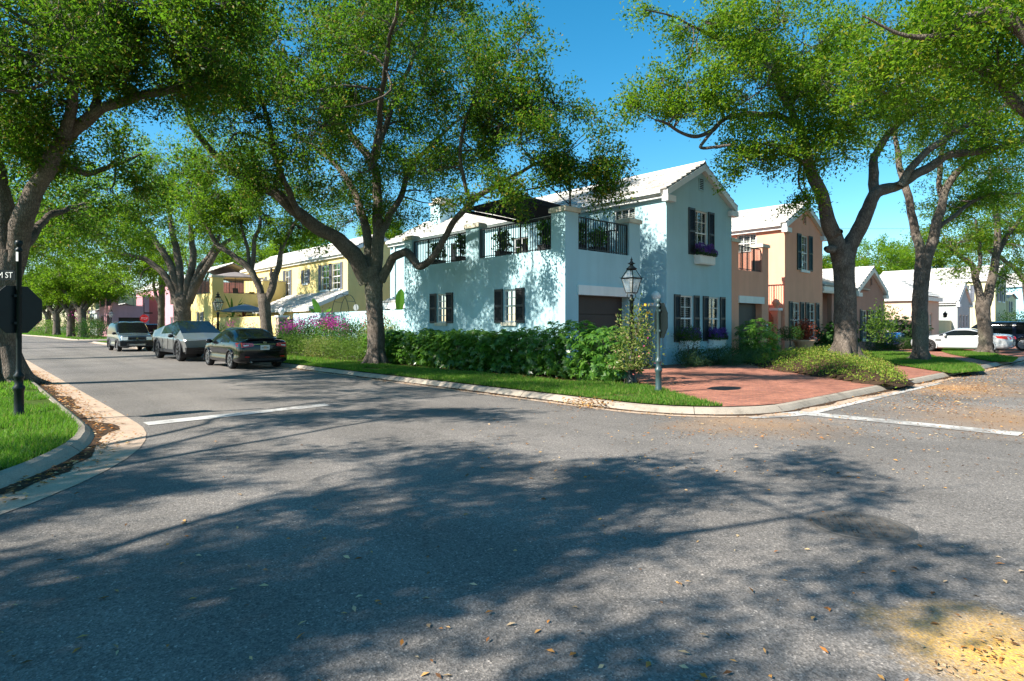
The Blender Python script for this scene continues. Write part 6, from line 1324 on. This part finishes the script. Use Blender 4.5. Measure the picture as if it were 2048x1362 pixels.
# ---------------------------------------------------------------- signs, lamps
def octagon(m, c, n, r, t, mi=0, mb_=1):
    n = Vector(n).normalized(); s = Vector((0, 0, 1)).cross(n); u = Vector((0, 0, 1)); A = []
    for k in range(8):
        a = math.pi/8+k*math.pi/4; A.append(Vector(c)+(s*math.cos(a)+u*math.sin(a))*r)
    F0 = [p+n*t/2 for p in A]; B0 = [p-n*t/2 for p in A]; m.poly(F0, mi); m.poly(B0[::-1], mb_)
    for k in range(8): m.quad(F0[k], B0[k], B0[(k+1) % 8], F0[(k+1) % 8], mb_)
def text_mesh(name, body, size, loc, rot, mat, parent, depth_=.004, ax='LEFT', sx=1):
    cu = bpy.data.curves.new(name, 'FONT'); cu.body = body; cu.size = size; cu.extrude = depth_; cu.align_x = ax; cu.align_y = 'CENTER'
    tmp = bpy.data.objects.new(name+'_tmp', cu); COL.objects.link(tmp); bpy.context.view_layer.update()
    me = bpy.data.meshes.new_from_object(tmp.evaluated_get(bpy.context.evaluated_depsgraph_get())); bpy.data.objects.remove(tmp); bpy.data.curves.remove(cu)
    me.materials.clear(); me.materials.append(MAT[mat]); me.name = name; o = link(name, me, parent); o.location = loc; o.rotation_euler = rot; o.scale = (sx, 1, 1); return o
def post_profile(h, r=.038): return [(.001, 0), (r*2.2, 0), (r*2.2, .05), (r*1.75, .09), (r*1.75, .42), (r*2.15, .45), (r*2.15, .49), (r*1.5, .52), (r*1.5, .62), (r*1.9, .64), (r*1.9, .68), (r*1.15, .72), (r, .78), (r, h-.20), (r*1.35, h-.19), (r*1.35, h-.15), (r*.8, h-.13), (r*.8, h-.11), (r*1.2, h-.09), (r*1.45, h-.05), (r*1.2, h-.01), (.001, h)]
def sign_post(label, b, h, face_n, zc, pm, back, side=.055):
    root = empty('stop_sign', tuple(b), 0, label, 'road sign'); m = MB(); m.lathe(post_profile(h), (0, 0, 0), 14); m.build('post', MAT[pm], root, True)
    n = Vector(face_n).normalized(); m = MB(); octagon(m, n*side+Vector((0, 0, zc)), n, .412, .012); m.build('sign_plate', [MAT['signred'], MAT[back]], root)
    m = MB(); 
    for dz in (-.22, .22): c = n*side*.5+Vector((0, 0, zc+dz)); m.box(c.x-.05, c.x+.05, c.y-.05, c.y+.05, c.z-.02, c.z+.02)
    m.build('bracket', MAT[pm], root); return root
b = gnd(38, 834, .1); Yb = depth(b); zc = at(36, 619, Yb).z-b.z; ht = at(36, 480, Yb).z-b.z
S1 = sign_post('dark street corner post with the back of a stop sign and a street name blade', b, ht, (-.45, .89, 0), zc, 'post', 'post')
d = Vector((-.78, .62, 0)).normalized()
d = (Vector((-1, .08, 0))).normalized()
# street name blade: faces the camera side, reaching left out of frame
vn = -FW*.96+RT*.1; vn.z = 0; vn.normalize(); ex = Vector((-vn.y, vn.x, 0))*-1
if ex.dot(RT) > 0: ex = -ex
zb = at(20, 551, Yb).z-b.z
m = MB(); t = vn*.008; A = [ex*.05, ex*.05+ex*.85]
P = [A[0]+Vector((0, 0, zb-.075)), A[1]+Vector((0, 0, zb-.09)), A[1]+Vector((0, 0, zb+.09)), A[0]+ex*.03+Vector((0, 0, zb+.09)), A[0]+Vector((0, 0, zb+.06))]
m.poly([p+t for p in P]); m.poly([p-t for p in P][::-1])
for i in range(5): m.quad(P[i]+t, P[i]-t, P[(i+1) % 5]-t, P[(i+1) % 5]+t)
bl_ = m.build('name_blade', MAT['post'], S1)
text_mesh('lettering', 'M ST', .135, ex*.085+Vector((0, 0, zb))+vn*.012, (math.pi/2, 0, math.atan2(-ex.y, -ex.x)), 'white', bl_, .002, 'RIGHT', .8)
m = MB(); c = vn*.045+Vector((0, 0, at(36, 513, Yb).z-b.z)); s = ex*.018; m.poly([c-s-Vector((0, 0, .08)), c+s-Vector((0, 0, .08)), c+s+Vector((0, 0, .08)), c-s+Vector((0, 0, .08))]); m.build('sticker', MAT['white'], S1)

b = gnd(1317, 783, .14); Yb = depth(b); zc = at(1317, 641, Yb).z-b.z; ht = at(1317, 597, Yb).z-b.z
vd = (b-CAM); vd.z = 0; vd.normalize(); sd = Vector((vd.y, -vd.x, 0))
S2 = sign_post('weathered green post with a stop sign seen almost edge-on at the driveway corner', b, ht, (vd*.36+sd*.93), zc, 'post_teal', 'post')
b = Vector((on_y(288, 56), 56, .1)); Yb = depth(b)
S3 = sign_post('far red STOP sign facing us above the boxy car', b, at(288, 606, Yb).z-b.z, (.1, -1, 0), at(288, 637, Yb).z-b.z, 'iron', 'post')
text_mesh('lettering', 'STOP', .30, Vector((0, -.075, at(288, 637, Yb).z-b.z)), (math.pi/2, 0, math.atan2(.1, 1)), 'white', S3, .004, 'CENTER', .8)
m = MB(); zt = at(288, 627, Yb).z-b.z; m.box(.02, .75, -.01, .01, zt-.02, zt+.12); m.build('name_blade', MAT['post'], S3)

def street_lamp(label, b, h, s=1.0):
    root = empty('street_lamp', tuple(b), 0, label, 'street lamp'); z0 = h-.92*s
    m = MB(); m.lathe([(.001, 0), (.13, 0), (.13, .08), (.10, .12), (.10, .5), (.13, .53), (.13, .58), (.075, .64), (.065, .8), (.05, z0-.16), (.075, z0-.14), (.075, z0-.10), (.04, z0-.06), (.04, z0)], (0, 0, 0), 14)
    for k in range(4):
        a = math.pi/4+k*math.pi/2; c, q = math.cos(a), math.sin(a); m.tube([(c*.045, q*.045, z0-.12), (c*.12*s, q*.12*s, z0-.03), (c*.10*s, q*.10*s, z0+.06*s)], [.012, .01, .01], 5)
    m.build('post', MAT['post'], root, True)
    def cor(r, z): return [Vector((math.cos(math.pi/4+k*math.pi/2)*r*s, math.sin(math.pi/4+k*math.pi/2)*r*s, z0+z*s)) for k in range(4)]
    A, Bq, C = cor(.15, .06), cor(.275, .46), cor(.11, .70); m = MB()
    for k in range(4):
        for (p, q) in ((A[k], A[(k+1) % 4]), (Bq[k], Bq[(k+1) % 4]), (C[k], C[(k+1) % 4])): m.tube([p, q], [.016, .016], 4)
        m.tube([A[k], Bq[k]], [.015, .015], 4); m.tube([Bq[k], C[k]], [.012, .012], 4)
        m.tube([Bq[k], Bq[k]*1.0+Vector((Bq[k].x*.18, Bq[k].y*.18, .015))], [.014, .004], 4)
    m.build('lantern_frame', MAT['post'], root)
    m = MB()
    for k in range(4): m.quad(A[k]*.985, A[(k+1) % 4]*.985, Bq[(k+1) % 4]*.985, Bq[k]*.985); m.quad(Bq[k]*.985, Bq[(k+1) % 4]*.985, C[(k+1) % 4]*.985, C[k]*.985)
    for i, v in enumerate(m.v): pass
    m.build('lantern_pane', MAT['lampglass'], root)
    m = MB(); m.lathe([(.001, .0), (.12*s, 0), (.16*s, .02), (.10*s, .06), (.05*s, .10), (.05*s, .13), (.11*s, .15), (.05*s, .18), (.025*s, .22), (.035*s, .25), (.012*s, .28), (.001, .33)], (0, 0, z0+.695*s), 12); m.build('lantern_finial', MAT['post'], root, True)
    m = MB(); m.lathe([(.001, 0), (.03, 0), (.03, .14), (.045, .16), (.03, .28), (.001, .30)], (0, 0, z0+.06*s), 10); m.build('burner', MAT['blind'], root, True)
    return root
def lampglass():
    m, t, b = nt('lantern_glass'); t.nodes.remove(b); g = N(t, 'ShaderNodeBsdfGlossy', Roughness=.08); tr = t.nodes.new('ShaderNodeBsdfTransparent'); df = N(t, 'ShaderNodeBsdfDiffuse'); df.inputs[0].default_value = (.6, .65, .65, 1)
    a = t.nodes.new('ShaderNodeMixShader'); a.inputs[0].default_value = .14; L(t, tr.outputs[0], a.inputs[1]); L(t, g.outputs[0], a.inputs[2]); c = t.nodes.new('ShaderNodeMixShader'); c.inputs[0].default_value = .22; L(t, a.outputs[0], c.inputs[1]); L(t, df.outputs[0], c.inputs[2]); L(t, c.outputs[0], t.nodes['Material Output'].inputs['Surface']); return m
MAT['lampglass'] = lampglass()
b = Vector((lp.x+.02, lp.y+.12, .12)); street_lamp('tall four-sided lantern lamp post rising from the twiggy shrub by the garage', b, at(1277, 523, depth(b)).z-b.z, .9)
b = Vector((-3.9, 20.9, .12)); street_lamp('lantern lamp post before the yellow house, above the steel pickup', b, at(424, 586, depth(b)).z-b.z, 1.05)
b = Vector((on_y(222, 68.5), 68.5, .12)); street_lamp('far lantern lamp post by the pink house corner', b, 3.3, 1.05)

# ---------------------------------------------------------------- small things
q = gnd(1720, 1052); root = empty('manhole_cover', (q.x, q.y, .0), .5, 'round cast-iron manhole cover set in the near asphalt', 'manhole cover')
m = MB(); m.lathe([(.001, .006), (.36, .006), (.375, .004), (.385, 0)], (0, 0, 0), 40); m.build('rim', MAT['manhole'], root)
m = MB()
m.lathe([(.001, .008), (.325, .008), (.335, .012), (.345, .012), (.35, .007)], (0, 0, 0), 40)
for i in range(-4, 5):
    for j in range(-4, 5):
        if math.hypot(i, j) < 4.4 and (i, j) not in ((-2, 0), (-3, 0), (2, 0), (3, 0)): m.box(i*.068-.024, i*.068+.024, j*.068-.012, j*.068+.012, .008, .016)
for s in (-1, 1): m.box(s*.17-.06, s*.17+.06, -.045, .045, .008, .013)
m.build('lid', MAT['manhole'], root)
q = gnd(1670, 712, .40); root = empty('hose_reel', (q.x, q.y, .40), .3, 'small teal plastic dome beside the oak on the mound', 'garden ornament')
m = MB(); m.lathe([(.001, .36), (.12, .34), (.26, .24), (.33, .08), (.34, -.06)], (0, 0, 0), 18); m.build('dome', MAT['teal'], root, True); m = MB(); m.lathe([(.35, -.08), (.37, -.06), (.37, -.03), (.34, -.02)], (0, 0, 0), 18); m.build('rim', MAT['post_teal'], root, True)
ux, uy = on_y(1608, -1.6), -1.6
root = empty('urn_planter', (ux, uy, .12), 0, 'large terracotta urn with a russet plant in front of the orange house', 'urn')
m = MB(); m.lathe([(.001, 0), (.26, 0), (.26, .07), (.20, .12), (.13, .20), (.13, .26), (.22, .32), (.30, .38), (.34, .50), (.38, .66), (.47, .78), (.47, .83), (.40, .83), (.36, .76), (.001, .74)], (0, 0, 0), 24); m.build('bowl', MAT['terracotta'], root, True)
sh = shrub('russet_plant', 'russet red leafy plant growing in the terracotta urn', 'plant', [(ux, uy, .88, 1.65, .36, .36, 150, 0)], 'redleaf', .10, 9, 300)
# roof-terrace planters, furniture and parasol of the blue house
def potted(label, x, y, z, h, sd):
    root = empty('planter', (x, y, z), 0, label, 'planter', 'planters along the blue house railing'); m = MB(); m.box(-.28, .28, -.14, .14, 0, .24); m.box(-.30, .30, -.16, .16, .22, .26); m.build('trough', MAT['black_plastic'], root)
    r = np.random.default_rng(sd); n = 130; C = np.column_stack([r.normal(0, .16, n), r.normal(0, .10, n), .28+r.random(n)**.8*h]); C = np.repeat(C, 4, 0)+r.normal(0, .04, (n*4, 3)); D = r.normal(0, .6, C.shape); D[:, 2] += .5; l = r.uniform(.10, .16, len(C)); polymesh(leaf_quads(C, D, r.normal(0, 1, C.shape)+np.array([0, 0, .7]), l, l*.5, .08), 4, 'leaves', MAT['hedge'], root)
for i, (x, y, h, lb) in enumerate(((.36, 1.15, .75, 'bushy planter at the corner end of the long railing'), (.36, 3.3, .6, 'leafy planter left of the terrace chair'), (.36, 5.6, .75, 'upright planter just left of the middle pilaster'), (.36, 7.3, .6, 'planter behind the far stretch of railing'), (.95, .36, .62, 'planter behind the garage railing at its left end'), (2.0, .36, .5, 'planter behind the garage railing near its middle'))): potted(lb, x, y, 3.95, h, 400+i)
for i, (x, y, h) in enumerate(((0, 0, 0),)): pass
def chair(label, x, y, z, rz):
    root = empty('terrace_chair', (x, y, z), rz, label, 'chair'); m = MB(); m.box(-.28, .28, -.28, .28, .40, .46); m.build('seat', MAT['wicker'], root); m = MB(); m.hexa([(-.28, .24, .44), (.28, .24, .44), (.28, .30, .44), (-.28, .30, .44), (-.27, .34, 1.05), (.27, .34, 1.05), (.27, .40, 1.05), (-.27, .40, 1.05)]); m.build('backrest', MAT['wicker'], root)
    for sx in (-1, 1):
        for sy in (-1, 1): m = MB(); m.tube([(sx*.25, sy*.25, 0), (sx*.25, sy*.25, .42)], [.022, .022], 6); m.build('leg', MAT['iron'], root)
        m = MB(); m.box(sx*.28-.03, sx*.28+.03, -.26, .3, .62, .66); m.build('armrest', MAT['wicker'], root)
chair('brown wicker chair behind the blue house railing', 1.1, 2.5, 3.42, math.radians(60)); root = empty('terrace_table', (1.2, 3.9, 3.42), 0, 'dark round table on the blue house terrace', 'table')
m = MB(); m.lathe([(.001, .70), (.55, .70), (.55, .74), (.001, .74)], (0, 0, 0), 20); m.build('tabletop', MAT['wicker'], root); m = MB(); m.lathe([(.25, 0), (.25, .03), (.04, .05), (.04, .70)], (0, 0, 0), 12); m.build('pedestal', MAT['iron'], root)
root = empty('cantilever_parasol', (2.4, 3.2, 3.42), 0, 'large dark square parasol shading the blue house terrace', 'parasol'); cx, cy = -.1, 1.25
m = MB(); e = 1.62; E4 = [(cx-e, cy-e, 2.72), (cx+e, cy-e, 2.62), (cx+e, cy+e, 2.62), (cx-e, cy+e, 2.72)]; ap = (cx, cy, 3.28)
for k in range(4):
    a, b2 = Vector(E4[k]), Vector(E4[(k+1) % 4]); mid = (a+b2)/2-Vector((0, 0, -.03)); n = 6
    for i in range(n):
        for (p, q) in ((a, mid), (mid, b2)):
            t0, t1 = i/n, (i+1)/n; A0, A1 = Vector(ap).lerp(p, t0), Vector(ap).lerp(p, t1); B0, B1 = Vector(ap).lerp(q, t0), Vector(ap).lerp(q, t1); m.quad(A0, A1, B1, B0)
    m.quad(a, b2, b2-Vector((0, 0, .14)), a-Vector((0, 0, .14)))
m.build('canopy', MAT['canvas'], root)
m = MB(); m.tube([(.35, -.9, 0), (.35, -.9, 3.55)], [.045, .045], 8); m.tube([(.35, -.9, 3.5), (cx, cy, 3.40)], [.03, .03], 6); m.tube([(.35, -.9, 2.6), (.15, .0, 3.44)], [.025, .025], 6); m.tube([(cx, cy, 3.42), (cx, cy, 3.2)], [.04, .04], 6); m.build('mast', MAT['iron'], root)
for k in range(4): m = MB(); m.tube([Vector(ap)-Vector((0, 0, .05)), Vector(E4[k])-Vector((0, 0, .02))], [.014, .012], 5); m.build('rib', MAT['iron'], root)
# yellow house terrace furniture, courtyard umbrella, arch
chair('dark lounge chair on the yellow house terrace', 2.2, 36.2, 3.42, math.radians(30)); root = empty('terrace_table', (3.2, 36.3, 3.42), 0, 'small dark table with a yellow dish on the yellow house terrace', 'table')
m = MB(); m.box(-.4, .4, -.4, .4, .62, .68); m.build('tabletop', MAT['wicker'], root)
for sx in (-1, 1):
    for sy in (-1, 1): m = MB(); m.tube([(sx*.33, sy*.33, 0), (sx*.33, sy*.33, .63)], [.02, .02], 5); m.build('leg', MAT['iron'], root)
m = MB(); m.lathe([(.001, .0), (.15, 0), (.24, .1), (.23, .1), (.001, .03)], (3.2, 36.3, 4.105), 14); o = m.build('yellow_dish', M('dish_yellow', (.8, .52, .03), .4)); tag(o, 'yellow dish on the small terrace table of the yellow house', 'dish')
def parasol(label, x, y, h, R, colr, drop=.45, z=.12):
    root = empty('parasol', (x, y, z), 0, label, 'parasol'); m = MB(); n = 8
    for k in range(n):
        a0, a1 = 2*math.pi*k/n, 2*math.pi*(k+1)/n
        for i in range(5):
            t0, t1 = i/5, (i+1)/5; f = lambda t, a: (R*t*math.cos(a), R*t*math.sin(a), h-drop*t**1.3); m.quad(f(t0, a0), f(t1, a0), f(t1, a1), f(t0, a1))
        m.quad((R*math.cos(a0), R*math.sin(a0), h-drop), (R*math.cos(a1), R*math.sin(a1), h-drop), (R*math.cos(a1), R*math.sin(a1), h-drop-.1), (R*math.cos(a0), R*math.sin(a0), h-drop-.1))
    m.build('canopy', colr, root); m = MB(); m.tube([(0, 0, 0), (0, 0, h+.06)], [.025, .02], 6); m.build('pole', MAT['iron'], root)
c = at(490, 620, 42); parasol('slate blue garden parasol behind the yellow garden wall', c.x, c.y, c.z+.28, 1.55, M('slate_canvas', (.16, .20, .25), .8, .1)); 
parasol('grey-brown parasol on the yellow house terrace', 3.0, 39.5, 2.55, 2.1, M('taupe_canvas', (.20, .17, .16), .8, .1), .5, 3.42)
root = empty('garden_arch', (1.2, 17.4, .12), 0, 'thin iron garden arch rising above the blue garden wall', 'garden arch')
for yy in (-.0, .9):
    m = MB(); pts = [(-.0, yy-.0, 0)]; n = 16
    pts = [Vector((.0, -1.0+yy, 0)), Vector((0, -1.0+yy, 1.9))]+[Vector((0, yy-1.0*math.cos(math.pi*k/n), 1.9+1.25*math.sin(math.pi*k/n))) for k in range(1, n)]+[Vector((0, 1.0+yy, 1.9)), Vector((0, 1.0+yy, 0))]
    m.tube([p+Vector((yy*.9, -yy*.3, 0)) for p in pts], [.016]*len(pts), 5); m.build('hoop', MAT['iron'], root)
m = MB()
for a, z in ((-1, 1.9), (-.7, 2.75), (0, 3.15), (.7, 2.75), (1, 1.9)): m.tube([(0, a, z), (.81, a+.63, z)], [.012, .012], 4)
m.build('crossbar', MAT['iron'], root)
root = empty('statue', (4.4, 35.45, 5.15), 0, 'small dark figurine on the parapet of the yellow house', 'statue'); m = MB(); m.lathe([(.001, 0), (.16, 0), (.16, .08), (.09, .12), (.15, .3), (.17, .5), (.12, .66), (.05, .72), (.09, .80), (.09, .90), (.001, .97)], (0, 0, 0), 12); m.build('figure', MAT['wicker'], root, True)
c = at(712, 615, 40); root = empty('round_ornament', (c.x, c.y, .12), 0, 'pale disc ornament on a thin stake beside the lean-to column', 'garden ornament'); m = MB(); m.tube([(0, 0, 0), (0, 0, c.z-.3)], [.02, .015], 5); m.build('stake', MAT['iron'], root); m = MB(); cc = [Vector((0, 0, c.z-.12))+RT*.17*math.cos(k*math.pi/8)+Vector((0, 0, .22*math.sin(k*math.pi/8))) for k in range(16)]; m.poly([p-FW*.01 for p in cc]); m.poly([p+FW*.01 for p in cc][::-1]); m.build('disc', MAT['greywall'], root)
def wall_lamp(label, x, y, z):
    root = empty('wall_lamp', (x, y, z), 0, label, 'wall lamp'); m = MB(); m.lathe([(.04, 0), (.12, .04), (.16, .30), (.17, .32), (.05, .42), (.02, .52), (.001, .54)], (0, -.22, 0), 8); m.build('lantern', MAT['post'], root); m = MB(); m.tube([(0, .0, .1), (0, -.12, .02), (0, -.22, .0)], [.015]*3, 5); m.build('bracket', MAT['post'], root)
wall_lamp('black wall lantern on the pillar between the two cottages', 37.6, .1, 1.7); wall_lamp('black wall lantern at the right corner of the peach cottage', 43.3, -.1, 2.2)
# overhead wire
m = MB(); a, b2 = at(1600, 436, 48), at(1800, 440, 55); d = b2-a; pts = [a-d*2+d*5*k/20+Vector((0, 0, -.8*(1-(2*k/20-1)**2))) for k in range(21)]; m.tube(pts, [.012]*21, 4); tag(m.build('utility_wire', MAT['iron']), 'thin dark overhead wire crossing the sky behind the right oak', 'wire')
# ---------------------------------------------------------------- shade oaks, sky, sun, camera
def camp(X, Y, z): p = CAM+RT*X+FW*Y; return Vector((p.x, p.y, z))
def shade_oak2(lab, X, Y, bl, sd, hh=3.0):
    b = camp(X, Y, .1); lim = [[(b-Vector((0, 0, .15)), .48), (b+Vector((0, 0, 1.6)), .40), (b+Vector((.05, .05, hh)), .40)]]; B3 = []
    for (x, y, z, r, rz, n) in bl:
        e = camp(x, y, z); wv = Vector((mnoise.noise(e*1.7), mnoise.noise(e*2.3), 0))*1.6; lim.append([(b+Vector((.05, .05, hh-.4)), .16), (b.lerp(e, .3)+Vector((0, 0, 1.3))+wv*.6, .09), (b.lerp(e, .6)+Vector((0, 0, 1.0))-wv, .055), (b.lerp(e, .85)+Vector((0, 0, .4))+wv*.5, .035), (e, .02)]); B3.append((e, (r, r, rz), n))
    tree(lab, b, lim, B3, 'shade oaks left of the junction', 'leaf', .10, 44, sd, .20, r0=.38, spread=.20)
shade_oak2('shade oak on the left lawn just outside the left edge of the view', -11.9, -1.8, [(x+.7, y-3.0, z, r*1.05, rz, n*1.05) for x, y, z, r, rz, n in [(-11.4, 4.7, 7.6, 2.2, 1.2, 75), (-8.8, 5.3, 6.8, 2.0, 1.0, 62), (-8.4, 3.0, 7.2, 1.9, 1.0, 60), (-12, 2, 8.2, 2.4, 1.3, 80), (-9.8, .6, 7.0, 2.1, 1.1, 64), (-13.4, -.4, 8, 2.4, 1.3, 70), (-14.4, 4, 8, 2.2, 1.2, 60), (-6.4, 3.9, 6.6, 1.7, .8, 46), (-6.9, 1.0, 6.8, 1.6, .8, 26), (-4.8, 4.7, 7.2, 1.4, .6, 30), (-10.0, 2.0, 7, 1.9, 1.0, 62), (-7.8, 2.2, 6.8, 1.6, .8, 40), (-10.0, -2.0, 7, 2.2, 1.1, 50), (-11.8, 9.6, 7.2, 1.7, .8, 44), (-9.6, 10.4, 6.8, 1.5, .7, 36), (-12.6, 11.6, 7.4, 1.6, .8, 40)]], 71)
SUN_H = Vector((-.97, .24, 0)).normalized(); ELEV = math.radians(39)
to_sun = Vector((SUN_H.x*math.cos(ELEV), SUN_H.y*math.cos(ELEV), math.sin(ELEV)))
ld = bpy.data.lights.new('sun', 'SUN'); ld.energy = 5.0; ld.angle = math.radians(.53); ld.color = (1, .94, .84)
lo = bpy.data.objects.new('sun', ld); COL.objects.link(lo); lo.rotation_euler = to_sun.to_track_quat('Z', 'Y').to_euler(); lo.location = (-40, 30, 60)
w = bpy.data.worlds.new('World'); scene.world = w; w.use_nodes = True; t = w.node_tree
sk = t.nodes.new('ShaderNodeTexSky'); sk.sky_type = 'NISHITA'; sk.sun_disc = False; sk.sun_elevation = ELEV; sk.sun_rotation = math.atan2(SUN_H.x, SUN_H.y)
sk.air_density = 1.0; sk.dust_density = .2; sk.ozone_density = 3.0
bg = t.nodes['Background']; bg.inputs['Strength'].default_value = .088; hs = t.nodes.new('ShaderNodeHueSaturation'); hs.inputs['Saturation'].default_value = 1.36; hs.inputs['Hue'].default_value = .482; t.links.new(sk.outputs['Color'], hs.inputs['Color']); t.links.new(hs.outputs['Color'], bg.inputs['Color'])
cd = bpy.data.cameras.new('camera'); co = bpy.data.objects.new('camera', cd); COL.objects.link(co); scene.camera = co
co.location = CAM; co.rotation_euler = FW.to_track_quat('-Z', 'Y').to_euler()
cd.sensor_width = 36; cd.lens = 36*F/2048; cd.shift_y = -(681-HOR)/2048; cd.clip_end = 3000; cd.clip_start = .05
vs = scene.view_settings; vs.view_transform = 'Standard'; vs.look = 'None'; vs.exposure = 1.32; vs.gamma = 1
c = scene.cycles; c.max_bounces = 7; c.diffuse_bounces = 3; c.glossy_bounces = 3; c.transmission_bounces = 4; c.transparent_max_bounces = 12; c.use_denoising = True; c.caustics_reflective = False; c.caustics_refractive = False
